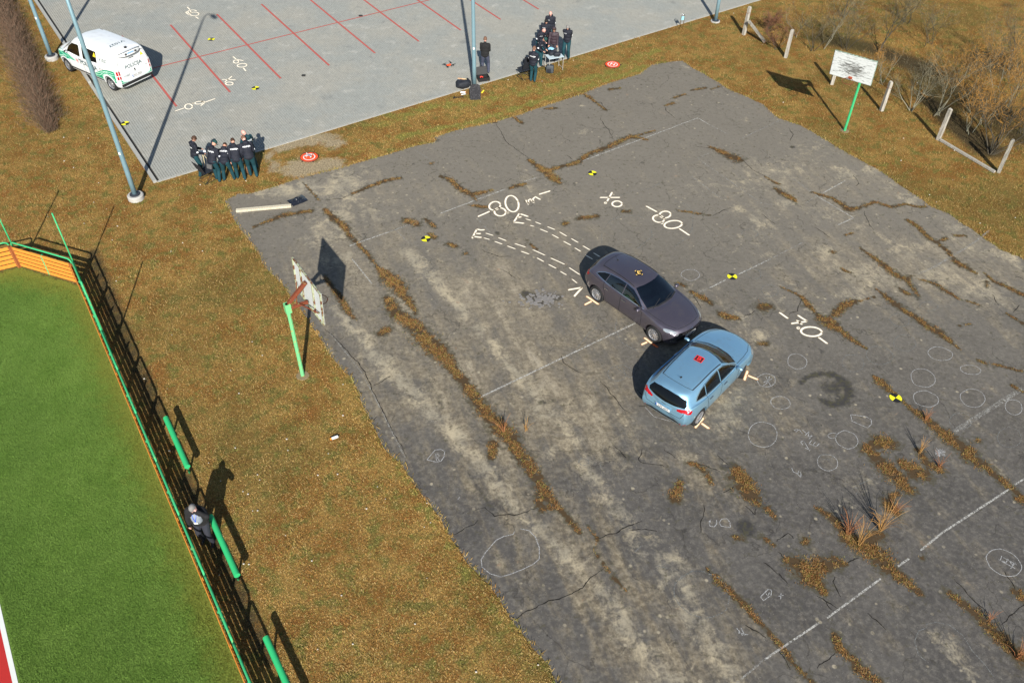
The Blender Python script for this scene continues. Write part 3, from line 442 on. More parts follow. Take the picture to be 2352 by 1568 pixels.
# ------------------------------------------------------------------ paved car park
def paver_mat(name,joint=False):
    n=N(name); r=n.rnd(); big=n.noise(.35,5,.6); f=n.noise(60,3,.8); st=n.noise(1.3,5,.65)
    if joint: n.fin(n.mix(n.noise(3,4),(.05,.05,.046),(.085,.08,.07)),.95,spec=.1); return n.m
    col=n.mix(n.ramp(big,.38,.62),(.335,.345,.315),(.375,.365,.315))
    col=n.mix(n.math('MULTIPLY',n.math('FRACT',n.math('ADD',r,n.n('ShaderNodeObjectInfo').outputs['Random'])),.22),col,(.20,.20,.18)); col=n.mix(n.ramp(st,.56,.70,0,.6),col,(.48,.47,.42)); col=n.mix(n.ramp(st,.42,.28,0,.5),col,(.20,.205,.195))
    col=n.mix(n.ramp(f,.3,.6,.0,1),n.mix(.25,col,(.05,.05,.05)),col)
    n.fin(col,.88,spec=.25); n.bump(f,.25,.01); return n.m
M_pav=paver_mat('concrete_paver'); M_joint=paver_mat('paver_joint',True); M_kerb=pm('concrete_kerb',(.34,.34,.31),.9,var=.15,bump=.3)
lotb=MB(); lotb.add([lot(-.02,0,.012),lot(60,0,.012),lot(60,60,.012),lot(-.02,60,.012),lot(-.02,0,-.1),lot(60,0,-.1)],[(0,1,2,3),(4,5,1,0)])
park=lotb.build('car_park',M_joint); park['kind']='structure'
PZ=.032; PW,PL,GW,GL=.103,.205,.011,.010
# rows run into the lot (v), so that the long joints run the same way as the bays
camd=[]; U0=.10; V0=.10
for i in range(int(47/PW)):
    for j in range(int(34/PL)):
        u=U0+i*PW; v=V0+(j-.5*(i%2))*PL
        v2=v+PL
        if v2<=V0: continue
        v=max(v,V0); p=lot(u+PW/2,(v+v2)/2)
        camd.append((p.x,p.y,u,v,u+PW-GW,v2-GL))
arr=np.array(camd)
# keep what the picture can see (plus a margin)
vis=np.array([ (lambda q:(-60<q[0]<2412 and -60<q[1]<1630))(((cr.dot(d:=Vector((x,y,0))-Vector((0,0,CAM_H)))/cf.dot(d))*FOC+1176,784-(cu.dot(d)/cf.dot(d))*FOC)) for x,y in arr[:,:2]])
arr=arr[vis]; dist=np.hypot(arr[:,0],arr[:,1]); od=np.argsort(dist); near=arr[od[:300]]; rest=arr[od[300:]]
def paver_block(w,l,h=.03,c=.004):
    return [(c,c,h),(w-c,c,h),(w-c,l-c,h),(c,l-c,h),(0,0,h-c),(w,0,h-c),(w,l,h-c),(0,l,h-c),(0,0,0),(w,0,0),(w,l,0),(0,l,0)],[(0,1,2,3),(4,5,1,0),(5,6,2,1),(6,7,3,2),(7,4,0,3),(8,9,5,4),(9,10,6,5),(10,11,7,6),(11,8,4,7)]
pm_full={}
ang=math.atan2(LU.y,LU.x)
for x,y,u0,v0,u1,v1 in near:
    k=(round(u1-u0,3),round(v1-v0,3))
    if k not in pm_full:
        vs,fs=paver_block(*k); me=bpy.data.meshes.new('paver'); me.from_pydata(vs,[],fs); me.materials.append(M_pav); pm_full[k]=me
    o=bpy.data.objects.new('paver',pm_full[k]); link(o,park); o.location=lot(u0,v0,PZ-.03+random.uniform(-.001,.001)); o.rotation_euler=(0,0,ang)
n=len(rest); base=np.stack([rest[:,2],rest[:,3],rest[:,4],rest[:,5]],1)
u0,v0,u1,v1=base.T; zt=PZ+np.random.uniform(-.0012,.0012,n); L_=np.array([[LO.x,LO.y]]); Lu=np.array([LU.x,LU.y]);Lv=np.array([LV.x,LV.y])
C4=[(u0,v0),(u1,v0),(u1,v1),(u0,v1)]; lay=[]
for zz in (zt,np.full(n,.008)):
    for a,b in C4: lay.append(np.concatenate([L_+a[:,None]*Lu+b[:,None]*Lv,zz[:,None]],1))
V=np.stack(lay,1).reshape(-1,3); q=np.array([[0,1,2,3],[4,5,1,0],[5,6,2,1],[6,7,3,2],[7,4,0,3]]); F=(np.arange(n)[:,None,None]*8+q[None]).reshape(-1,4)
def np_mesh(name,V,F,mat,parent=None):
    me=bpy.data.meshes.new(name); k=F.shape[1]; me.vertices.add(len(V)); me.vertices.foreach_set('co',V.astype('f').ravel()); me.loops.add(F.size); me.loops.foreach_set('vertex_index',F.astype('i').ravel())
    me.polygons.add(len(F)); me.polygons.foreach_set('loop_start',(np.arange(len(F))*k).astype('i')); me.update(calc_edges=True); me.shade_flat(); me.materials.append(mat); return link(bpy.data.objects.new(name,me),parent)
po=np_mesh('pavers',V,F,M_pav,park); po['kind']='stuff'
kb=MB()
def slab(u0,v0,u1,v1,z0,z1): kb.add([lot(u0,v0,z0),lot(u1,v0,z0),lot(u1,v1,z0),lot(u0,v1,z0),lot(u0,v0,z1),lot(u1,v0,z1),lot(u1,v1,z1),lot(u0,v1,z1)],[(4,5,6,7),(0,1,5,4),(1,2,6,5),(2,3,7,6),(3,0,4,7)])
for k in range(40):                                              # raised kerbstones on the left edge, a metre each
    if 6.4<k<9.6: slab(-.16,k+.005,-.02,k+.995,-.1,.034)
    else: slab(-.16,k+.005,-.02,k+.995,-.1,.115)
kb.build('kerb',M_kerb,park)
kb=MB()
for k in range(44): slab(k-.02+.004,-.02,k+.976,.075,-.1,.034)
kb.build('edging',M_kerb,park)
# red bay lines
RZ=PZ+.005
b1a,b1b=to_lot(gp('A',1148,172)),to_lot(gp('A',1545,625)); b5=to_lot(gp('B',1172,150)); 
us=(b1a[0]+b1b[0])/2; va,vb=b1b[1],b1a[1]; i1=to_lot(gp('A',1330,387)); i6=to_lot(gp('A',2824,22)); sp=(i6[0]-i1[0])/5
for k in range(-1,9): ribbon('bay_line',[lot(us+sp*k,va),lot(us+sp*k,vb)],.11,M_red,RZ,park,step=.3)
vm=(i1[1]+i6[1])/2
ribbon('bay_line',[lot(us-sp*1.05,vm),lot(us+sp*9,vm)],.09,M_red,RZ+.001,park,step=.3)
Z2=(700,0,3.357)
SL=[[(165,105),(205,145)],ell(195,172,20,17),[(160,165),(150,185),(195,212)],[(205,150),(235,146),(265,148),(300,165)],ell(262,200,62,24),[(275,235),(320,265)],
[(780,770),(825,810)],[(825,810),(925,828)],ell(822,840,34,21),ell(903,890,64,24,-5),[(918,922),(955,968)],
[(628,1078),(820,1086)],[(770,1035),(668,1116)],ell(732,1135,50,20),
[(0,1505),(130,1462)],ell(185,1443,50,35),ell(245,1398,4,3),ell(325,1392,56,18,-6),[(350,1375),(395,1375),(390,1400),(345,1435)],[(400,1387),(545,1335)]]
for s in SL: ribbon('spray_letter',to_world(Z2,s),.11,M_spray,RZ+.002,park,step=.05)
# ------------------------------------------------------------------ sports pitch
def turf_mat():
    n=N('green_turf'); f=n.noise(30,4,.75); m=n.noise(1.2,5,.6); e=n.attr('rim')
    col=n.mix(n.ramp(m,.3,.7),(.125,.225,.036),(.170,.280,.052)); col=n.mix(n.ramp(n.noise(.3,2),.4,.7,0,.7),col,(.110,.200,.036))
    col=n.mix(n.ramp(n.math('ADD',e,n.math('MULTIPLY',n.math('SUBTRACT',n.noise(2.2,5,.7),.5),.9)),.35,.95,0,.9),col,(.19,.225,.040))
    col=n.mix(n.ramp(n.math('ADD',e,n.math('MULTIPLY',n.math('SUBTRACT',n.noise(7,5,.7),.5),.5)),1.05,1.2),col,(.11,.08,.03))
    col=n.mix(n.ramp(f,.3,.65),n.mix(.45,col,(.008,.02,.003)),col); n.fin(col,.9,spec=.15); n.bump(f,.9,.03); return n.m
def rim(X,Y):
    d1,_=segdist(X,Y,F2,FB); d2,_=segdist(X,Y,F2,F1); d3,_=segdist(X,Y,F1,FZ); d=np.minimum(d1+.15,np.minimum(d2,d3)*.9)
    return np.exp(-(d/1.1)**1.1)*1.15
M_turf=turf_mat()
pitch=cdt_sheet('turf_pitch',[Vector((p.x,p.y)) for p in PITCH_POLY],.15,.008,M_turf,{'rim':rim},.02); pitch['kind']='structure'
w0,w1=gp('L',2,1035),gp('L',124,1560); dw=(w1-w0).normalized(); sw=Vector((dw.y,-dw.x,0))
if sw.x>0: sw=-sw
tm=MB(); a=w0-dw*4; b=w1+dw*6; TA=a.copy()
tm.add([Vector((p.x,p.y,.014)) for p in (a+sw*.11,b+sw*.11,b+sw*9,a+sw*9)],[(0,1,2,3)])
tk=tm.build('running_track',pm('red_track_rubber',(.42,.016,.013),.9,var=.10,vs=3,bump=.5,bs=60)); tk['kind']='structure'
ribbon('track_line',[Vector((p.x,p.y,0)) for p in (a+sw*.06,b+sw*.06)],.11,pm('track_white',(.66,.68,.64),.9,var=.08),.018,tk,step=.5)
# ------------------------------------------------------------------ blades
def blades(name,X,Y,L,W,mat,z=0.,up=.55,lens=None,extra=None,parent=None):
    n=len(X); a=np.random.uniform(0,2*np.pi,n); l=L*np.random.uniform(.5,1.5,n)*(lens if lens is not None else 1); el=np.random.uniform(.1,up,n)*np.pi/2
    dx=np.cos(a)*np.cos(el)*l; dy=np.sin(a)*np.cos(el)*l; dz=np.sin(el)*l; w=W*np.random.uniform(.6,1.4,n)
    px=-np.sin(a)*w/2; py=np.cos(a)*w/2; zz=np.full(n,z)
    V=np.stack([np.stack([X-px,Y-py,zz],1),np.stack([X+px,Y+py,zz],1),np.stack([X+dx*.6+px*.8,Y+dy*.6+py*.8,zz+dz*.75],1),np.stack([X+dx,Y+dy,zz+dz],1),np.stack([X+dx*.6-px*.8,Y+dy*.6-py*.8,zz+dz*.75],1)],1).reshape(-1,3)
    F=(np.arange(n)[:,None]*5+np.array([[0,1,2,3,4]])).reshape(-1,5)
    o=np_mesh(name,V,F,mat,parent)
    for k,fn in (extra or {}).items():
        v=np.repeat(fn(X,Y),5); at=o.data.attributes.new(k,'FLOAT','POINT'); at.data.foreach_set('value',v.astype('f'))
    return o
def visible_points(n,u0=-20,u1=2372,v0=-20,v1=1588,beta=1.):
    U=np.random.uniform(u0,u1,n);Vv=np.random.uniform(v0,v1,n)
    d=np.outer(U-1176,cr)+np.outer(784-Vv,cu)+np.array(cf)*FOC; t=-CAM_H/d[:,2]; return d[:,0]*t,d[:,1]*t
def grass_area(X,Y,grow=0.):
    m=~pip(X,Y,COURT); m&=~pip(X,Y,[lot(-.2,-.03),lot(60,-.03),lot(60,60),lot(-.2,60)]); m&=~pip(X,Y,PITCH_POLY)
    return m
def thin_out(X,Y): return np.sqrt(np.clip((X*X+Y*Y+CAM_H**2)/900,.5,4))
X,Y=visible_points(620000); m=grass_area(X,Y); b_=splat(X,Y,BARE,1.,1.7); m&=np.random.rand(len(X))>b_*.95; X=X[m];Y=Y[m]
g=blades('dry_grass',X,Y,.060,.0125,M_blade,.0,.5,thin_out(X,Y)*(.95+.35*np.sin(X*2.1+np.sin(Y*1.7)*1.5)*np.sin(Y*2.6+np.cos(X*1.3)*2)),{'lush':shape_lut(LUSH),'litter':shape_lut(LITTER_SHADE,1.5),'bare':shape_lut(BARE,1.7)})  # litter attribute includes the shade painted under the shrubs
tag(g,'short dry brown and olive grass around the asphalt court and the car park','grass',kind='stuff')
# taller fringe along the asphalt edge
fr=[]
for i,p in enumerate(COURT):
    q=COURT[(i+1)%len(COURT)]
    for k in range(14):
        f=random.random(); c=p.lerp(q,f); fr.append((c.x+random.gauss(0,.05),c.y+random.gauss(0,.05)))
fr=np.array(fr); e=blades('edge_grass',fr[:,0],fr[:,1],.10,.016,M_blade,CZ,.6,None,{'lush':lambda X,Y:np.full(len(X),.45)}); tag(e,'tufts of straw grass lapping over the ragged rim of the asphalt court','grass',kind='stuff')
# weeds rooted in the cracks
wx=[];wy=[];wl=[]
for t,pts in WEEDS:
    if len(pts)==1: pts=[pts[0],(pts[0][0]+2,pts[0][1]+2,pts[0][2])]
    for (x0,y0,r0),(x1,y1,r1) in zip(pts[:-1],pts[1:]):
        a=gp(t,x0,y0);b=gp(t,x1,y1); ra=(gp(t,x0+r0/2,y0)-a).length*1.45; rb=(gp(t,x1+r1/2,y1)-b).length*1.45; L=(b-a).length+max(ra,rb)
        k=int(L*(ra+rb)*1500); d=(b-a); d.normalize() if d.length>0 else None; s=Vector((-d.y,d.x,0))
        for _ in range(k):
            f=random.random(); r=ra+(rb-ra)*f; c=a.lerp(b,f); o=random.gauss(0,.62)*r; c=c+s*o+d*random.uniform(-.06,.06)
            if noise.noise(c*2.2)+noise.noise(c*6)*.8<-.15+abs(o)/max(r,.05)*.25-.12: continue
            wx.append(c.x);wy.append(c.y);wl.append(.6+min(1.,r*2.2)*(1-abs(o)/r*.35 if r>0 else 1))
w=blades('crack_weeds',np.array(wx),np.array(wy),.062,.0115,M_weed,CZ,.42,np.array(wl),{'lush':lambda X,Y:(np.sin(X*.9)*np.cos(Y*.7)>.2)*.3})
tag(w,'dry brown weeds rooted in the cracks of the asphalt court','weeds',kind='stuff')
# turf fuzz
X,Y=visible_points(260000,u0=-20,u1=620,v0=600); m=pip(X,Y,PITCH_POLY); q=rim(X,Y); m&=~((q>.9)&(np.random.rand(len(X))>.3)); pa=TA+sw*-.04; m&=((X-pa.x)*sw.x+(Y-pa.y)*sw.y)<0; X=X[m];Y=Y[m]; 
tf=blades('turf_blades',X,Y,.035,.012,M_turf,.008,.7,None,{'rim':rim}); tag(tf,'short green turf of the sports pitch inside the orange board fence','turf',kind='stuff')
# ================================================================== vehicles
def catmull(P,n):
    """P: (k,...) control array, n samples per span -> interpolated array through the controls (uniform, clamped)"""
    P=np.asarray(P,float); k=len(P); out=[]
    for i in range(k-1):
        p0=P[i-1] if i>0 else 2*P[0]-P[1]; p1=P[i];p2=P[i+1]; p3=P[i+2] if i+2<k else 2*P[-1]-P[-2]
        for t in np.arange(n)/n:
            out.append(.5*((2*p1)+(-p0+p2)*t+(2*p0-5*p1+4*p2-p3)*t*t+(-p0+3*p1-3*p2+p3)*t**3))
    out.append(P[-1]); return np.array(out)
def body_shell(rows,nx=7,nr=5,sharpj=(2,)):
    """rows: front -> rear, each nine (x,y,z) from keel to roof centre on the left half"""
    P=np.array(rows); G=catmull(P,nx)
    G=np.swapaxes(catmull(np.swapaxes(G,0,1),nr),0,1); G[:,0,1]=0;G[:,-1,1]=0
    full=np.concatenate([G,(G*[1,-1,1])[:,-2:0:-1]],1); nu,nv=full.shape[:2]
    V=full.reshape(-1,3).tolist(); F=[]
    for i in range(nu-1):
        for j in range(nv): q=(j+1)%nv; F.append((i*nv+j,(i+1)*nv+j,(i+1)*nv+q,i*nv+q))
    def cap(ring,bulge,flip):
        pts=full[ring]; c=pts.mean(0); prev=list(range(ring*nv if ring>=0 else (nu-1)*nv,(ring*nv if ring>=0 else (nu-1)*nv)+nv))
        for s,b in ((.82,.5),(.5,.85),(.18,1)):
            n0=len(V)
            for p in pts: q=c+(p-c)*s; q[0]=p[0]*(s)+c[0]*(1-s)+bulge*b; V.append(q.tolist())
            cur=list(range(n0,n0+nv))
            for j in range(nv):
                q=(j+1)%nv; f=(prev[j],prev[q],cur[q],cur[j]); F.append(f if not flip else tuple(reversed(f)))
            prev=cur
        F.append(tuple(prev) if not flip else tuple(reversed(prev)))
    cap(0,.05,False); cap(-1,-.03,True)
    return V,F
DIRS={'R':(Vector((0,1,0)),lambda u,v:Vector((u,-3,v))),'L':(Vector((0,-1,0)),lambda u,v:Vector((-u,3,v))),'T':(Vector((0,0,-1)),lambda u,v:Vector((u,v,4))),'F':(Vector((-1,0,0)),lambda u,v:Vector((5,u,v))),'B':(Vector((1,0,0)),lambda u,v:Vector((-5,-u,v)))}
class Surf:
    def __init__(s,me):
        bm=bmesh.new(); bm.from_mesh(me); bmesh.ops.triangulate(bm,faces=bm.faces); s.b=BVHTree.FromBMesh(bm); bm.free()
    def hit(s,fr,u,v,off):
        d,o=DIRS[fr]; h=s.b.ray_cast(o(u,v),d)
        if h[0] is None: return None
        n=h[1]; n=n if n.dot(d)<0 else -n
        return h[0]-d*off*.6+n*off*.4
    def patch(s,name,fr,poly,mat,off,parent,st=.06,smooth=True):
        x0=min(p[0] for p in poly);x1=max(p[0] for p in poly);y0=min(p[1] for p in poly);y1=max(p[1] for p in poly)
        bd=[]
        for i,a in enumerate(poly):
            b=poly[(i+1)%len(poly)]; L=math.hypot(b[0]-a[0],b[1]-a[1]); k=max(1,int(L/st)); bd+=[Vector((a[0]+(b[0]-a[0])*j/k,a[1]+(b[1]-a[1])*j/k)) for j in range(k)]
        X,Y=np.meshgrid(np.arange(x0+st*.5,x1,st),np.arange(y0+st*.5,y1,st)); X=X.ravel();Y=Y.ravel(); m=pip(X,Y,bd) if len(X) else []
        inn=[Vector((a,b)) for a,b in zip(X[m],Y[m])] if len(X) else []
        n0=len(bd); vs,_,fs,*_=geometry.delaunay_2d_cdt(bd+inn,[(i,(i+1)%n0) for i in range(n0)],[list(range(n0))],1,1e-4)
        P=[s.hit(fr,v.x,v.y,off) for v in vs]; F=[tuple(f) for f in fs if all(P[i] is not None for i in f)]
        F=[f for f in F if max((P[f[i]]-P[f[i-1]]).length for i in range(3))<st*6]
        P=[p if p is not None else Vector((0,0,.5)) for p in P]
        if fr in('R',): pass
        o=mesh_obj(name,P,F,mat,parent,None,smooth)
        bm=bmesh.new(); bm.from_mesh(o.data); bmesh.ops.delete(bm,geom=[v for v in bm.verts if not v.link_faces],context='VERTS')
        d=DIRS[fr][0]
        for f in bm.faces:
            if f.normal.dot(d)>0: f.normal_flip()
        bm.to_mesh(o.data); bm.free(); return o
    def line(s,name,fr,pts,w,mat,off,parent,step=.05,closed=False):
        if closed: pts=list(pts)+[pts[0]]
        P=[]
        for a,b in zip(pts[:-1],pts[1:]):
            L=math.hypot(b[0]-a[0],b[1]-a[1]); k=max(1,int(L/step)); P+=[(a[0]+(b[0]-a[0])*j/k,a[1]+(b[1]-a[1])*j/k) for j in range(k)]
        P.append(pts[-1]); Q=[s.hit(fr,u,v,off) for u,v in P]; Q=[q for q in Q if q is not None]
        if len(Q)<2: return None
        V=[];F=[]
        for i,q in enumerate(Q):
            t=(Q[min(i+1,len(Q)-1)]-Q[max(i-1,0)]).normalized(); n=s.b.find_nearest(q)[1]
            if n.dot(DIRS[fr][0])>0: n=-n
            sd_=t.cross(n).normalized(); V+=[q-sd_*w/2,q+sd_*w/2]
            if i: F.append((2*i-2,2*i-1,2*i+1,2*i))
        return mesh_obj(name,V,F,mat,parent,None,True)
    def text(s,name,fr,txt,u,v,size,mat,off,parent,rot=0,sx=1.,bold=0.0):
        V,F=text_geo(txt,bold); a=R(rot); P=[]
        for x,y in V:
            x*=size*sx;y*=size; P.append(s.hit(fr,u+x*math.cos(a)-y*math.sin(a),v+x*math.sin(a)+y*math.cos(a),off) or Vector((0,0,.5)))
        return mesh_obj(name,P,F,mat,parent)
    def quad(s,name,c,mat,off,parent,nu=8,nv=4,mask=None):
        c=[Vector(x) for x in c]; V=[];F=[]
        for i in range(nu+1):
            for j in range(nv+1):
                a=i/nu;b=j/nv; p=c[0].lerp(c[1],a).lerp(c[3].lerp(c[2],a),b); h=s.b.find_nearest(p); n=h[1]
                cc=Vector((0,0,.8)); 
                if n.dot(h[0]-cc)<0: n=-n
                V.append(h[0]+n*off)
        for i in range(nu):
            for j in range(nv):
                if mask and not mask((i+.5)/nu,(j+.5)/nv): continue
                F.append((i*(nv+1)+j,(i+1)*(nv+1)+j,(i+1)*(nv+1)+j+1,i*(nv+1)+j+1))
        o=mesh_obj(name,V,F,mat,parent,None,True); return o
TXT={}
def text_geo(txt,bold=0.):
    """flat lettering outline, centred, height about 0.7"""
    if (txt,bold) in TXT: return TXT[(txt,bold)]
    cu_=bpy.data.curves.new('t','FONT'); cu_.body=txt; cu_.size=1; cu_.align_x='CENTER'; cu_.align_y='CENTER'; cu_.resolution_u=2; cu_.offset=bold
    ob=bpy.data.objects.new('t',cu_); COL.objects.link(ob); dg=bpy.context.evaluated_depsgraph_get(); me=bpy.data.meshes.new_from_object(ob.evaluated_get(dg))
    V=[(v.co.x,v.co.y) for v in me.vertices]; F=[tuple(p.vertices) for p in me.polygons]
    bpy.data.objects.remove(ob); bpy.data.curves.remove(cu_); bpy.data.meshes.remove(me); TXT[(txt,bold)]=(V,F); return V,F
def flat_text(name,txt,size,mat,parent,M,sx=1.,bold=0.):
    V,F=text_geo(txt,bold); return mesh_obj(name,[M@Vector((x*size*sx,y*size,0)) for x,y in V],F,mat,parent)
def cut(me,cutters,mats):
    """remove the solid cutters (V,F,material index) from a closed mesh"""
    o=bpy.data.objects.new('b',me); COL.objects.link(o); tmp=[]
    for V,F,mi in cutters:
        c=mesh_obj('c',V,F,mats,None,[mi]*len(F)); bm=bmesh.new(); bm.from_mesh(c.data); bmesh.ops.recalc_face_normals(bm,faces=bm.faces); bm.to_mesh(c.data); bm.free()
        m=o.modifiers.new('x','BOOLEAN'); m.operation='DIFFERENCE'; m.object=c; m.solver='EXACT'; m.material_mode='INDEX'; tmp.append(c)
    dg=bpy.context.evaluated_depsgraph_get(); r=bpy.data.meshes.new_from_object(o.evaluated_get(dg))
    bpy.data.objects.remove(o)
    for c in tmp: bpy.data.objects.remove(c)
    return r
def prism_y(poly,y0,y1):
    n=len(poly); return [(x,y0,z) for x,z in poly]+[(x,y1,z) for x,z in poly],[tuple(range(n)),tuple(range(2*n-1,n-1,-1))]+[(i,i+n,(i+1)%n+n,(i+1)%n) for i in range(n)]
def prism_z(poly,z0,z1):
    n=len(poly); return [(x,y,z0) for x,y in poly]+[(x,y,z1) for x,y in poly],[tuple(range(n)),tuple(range(2*n-1,n-1,-1))]+[(i,i+n,(i+1)%n+n,(i+1)%n) for i in range(n)]
def car_paint(name,col,metal,flake=.25):
    n=N(name); f=n.noise(900,2,.5); c=n.mix(n.math('MULTIPLY',f,flake),col,tuple(min(1,x*1.7+.02) for x in col)); d=n.noise(3,5,.7)
    c=n.mix(n.ramp(d,.45,.8,0,.22),c,(.22,.19,.14)); n.fin(c,n.ramp(d,.3,.8,.30,.45),metal,.5,.9); n.p.inputs['Coat Roughness'].default_value=.06; return n.m
def glass_mat(name,tint,tr):
    n=N(name); t=n.n('ShaderNodeBsdfTransparent'); t.inputs[0].default_value=(*tint,1); g=n.n('ShaderNodeBsdfGlossy'); g.inputs['Roughness'].default_value=.03; g.inputs[0].default_value=(.95,.97,1,1)
    fr=n.n('ShaderNodeFresnel'); fr.inputs[0].default_value=1.5; k=n.math('ADD',n.math('MULTIPLY',fr.outputs[0],1.0),tr+.0*0,True); sm=n.noise(5,3); k=n.math('ADD',k,n.math('MULTIPLY',sm,.03),True)
    mx=n.n('ShaderNodeMixShader'); n.t.links.new(k,mx.inputs[0]); n.t.links.new(t.outputs[0],mx.inputs[1]); n.t.links.new(g.outputs[0],mx.inputs[2]); n.t.links.new(mx.outputs[0],n.o.inputs[0]); return n.m
M_glass=glass_mat('window_glass',(.13,.20,.22),.05); M_dkglass=pm('privacy_glass',(.004,.005,.006),.10,0,.35,0,.3,3); M_black=pm('black_plastic',(.018,.018,.019),.55,0,.4,0,.25,20); M_rubber=pm('tyre_rubber',(.022,.022,.023),.85,0,.25,0,.3,30)
M_alloy=pm('alloy_metal',(.50,.51,.53),.32,.75,.5,0,.08,8); M_chrome=pm('chrome',(.72,.73,.75),.14,1,.5,0,.04,8); M_well=pm('wheel_well',(.012,.012,.012),.9,0,.2); M_seat=pm('seat_fabric',(.030,.032,.036),.85,0,.3,0,.3,20); M_dash=pm('dashboard_plastic',(.045,.048,.05),.7,0,.3,0,.2,10)
M_tail=pm('tail_lamp_red',(.40,.003,.008),.25,0,.4,.5,.3,14); M_lamp=pm('headlamp_lens',(.42,.46,.48),.12,.5,.6,1,.35,26); M_plate=pm('plate_white',(.78,.78,.76),.4,0,.5,0,.04); M_plblue=pm('plate_blue',(.02,.12,.45),.4); M_ink=pm('black_lettering',(.03,.035,.04),.6); M_seam=pm('panel_gap',(.010,.010,.011),.8)
M_yellow=pm('yellow_sticker',(.85,.66,.03),.6); M_disc=pm('brake_disc',(.20,.20,.21),.4,.8)
def add_wheel(parent,x,y,r,w,side,steer=0,spokes=10,rr=.66,roll=0.):
    """tyre (the wheel itself) with its rim; side=+1 left"""
    t=MB(); pr=[(r*rr,-w*.42),(r*.80,-w*.5),(r*.93,-w*.49),(r*.985,-w*.40),(r,-w*.30),(r*.996,-w*.1),(r,0),(r*.996,w*.1),(r,w*.30),(r*.985,w*.40),(r*.93,w*.49),(r*.80,w*.5),(r*rr,w*.42)]
    t.lathe(pr,36)
    M=Matrix.Translation((x,y,r))@Matrix.Rotation(steer,4,'Z')@Matrix.Rotation(-math.pi/2*side,4,'X')
    t.v=[M@v for v in t.v]; wh=t.build('wheel',M_rubber,parent,autosmooth=40)
    b=MB(); R0=r*rr; b.lathe([(R0*1.02,w*.44),(R0*.99,w*.46),(R0*.93,w*.40),(R0*.90,w*.05),(R0*.90,-w*.4)],36)
    for k in range(spokes):
        a=2*math.pi*k/spokes+roll; ca,sa=math.cos(a),math.sin(a); wd=.055 if spokes<8 else .034
        for (q0,q1,z0,z1,ww0,ww1) in ((.05,.55,w*.34,w*.36,wd*.75,wd),(.55,.93,w*.36,w*.41,wd,wd*1.25)):
            P=[(R0*q0,-ww0/2,z0),(R0*q0,ww0/2,z0),(R0*q1,ww1/2,z1),(R0*q1,-ww1/2,z1)]; P=P+[(a_,b_,c_-.03) for a_,b_,c_ in P]
            b.add([(px_*ca-py_*sa,px_*sa+py_*ca,pz_) for px_,py_,pz_ in P],[(0,1,2,3),(0,4,5,1),(1,5,6,2),(2,6,7,3),(3,7,4,0)])
    b.lathe([(.0,w*.40),(.035,w*.395),(.06,w*.36),(.075,w*.28),(.075,w*.1)],16)
    b.mi=1; b.lathe([(R0*.62,w*.08),(.02,w*.08)],24); b.mi=2; b.lathe([(R0*.9,-w*.1),(.0,-w*.1)],24)
    b.v=[M@v for v in b.v]; b.build('rim',[M_alloy,M_disc,M_well],wh,autosmooth=30); return wh
def mirror_pod(parent,x,y,z,s,paint,glass):
    b=MB(); b.ell((x,y+s*.10,z+.02),(.065,.10,.06),14); b.mi=1; b.bar((x+.02,y-s*.03,z-.03),(x,y+s*.05,z),.05,.03); m=b.build('side_mirror',[paint,M_black],parent,smooth=True)
    g=MB(); g.add([(x-.063,y+s*.04,z-.02),(x-.063,y+s*.155,z-.01),(x-.063,y+s*.155,z+.055),(x-.063,y+s*.04,z+.06)],[(0,1,2,3)]); g.build('mirror_glass',M_chrome,m)
def plate(parent,c,rot,txt,w=.50,h=.11,tilt=0.):
    M=Matrix.Translation(c)@Matrix.Rotation(rot,4,'Z')@Matrix.Rotation(math.pi/2+tilt,4,'X')
    b=MB(); b.M=M; b.box((0,0,0),(w,h,.008)); p=b.build('number_plate',M_plate,parent)
    b=MB(); b.M=M; b.box((-w/2+.022,0,.005),(.04,h*.96,.004)); b.build('blue_band',M_plblue,p); flat_text('plate_lettering',txt,h*1.02,M_ink,p,M@Matrix.Translation((.022,0,.0065)),.95,.01)
def seats(parent,xs,zs,n=2,w=.48):
    for x,cz in zip(xs,zs):
        for s in (-1,1):
            b=MB(); b.box((x,s*.36,cz),(.5,w,.14)); b.box((x-.26,s*.36,cz+.33),(.13,w*.95,.62),M=Matrix.Rotation(R(-14),4,'Y')); b.box((x-.36,s*.36,cz+.70),(.09,.26,.16)); b.build('seat',M_seat,parent,bevel=.03)
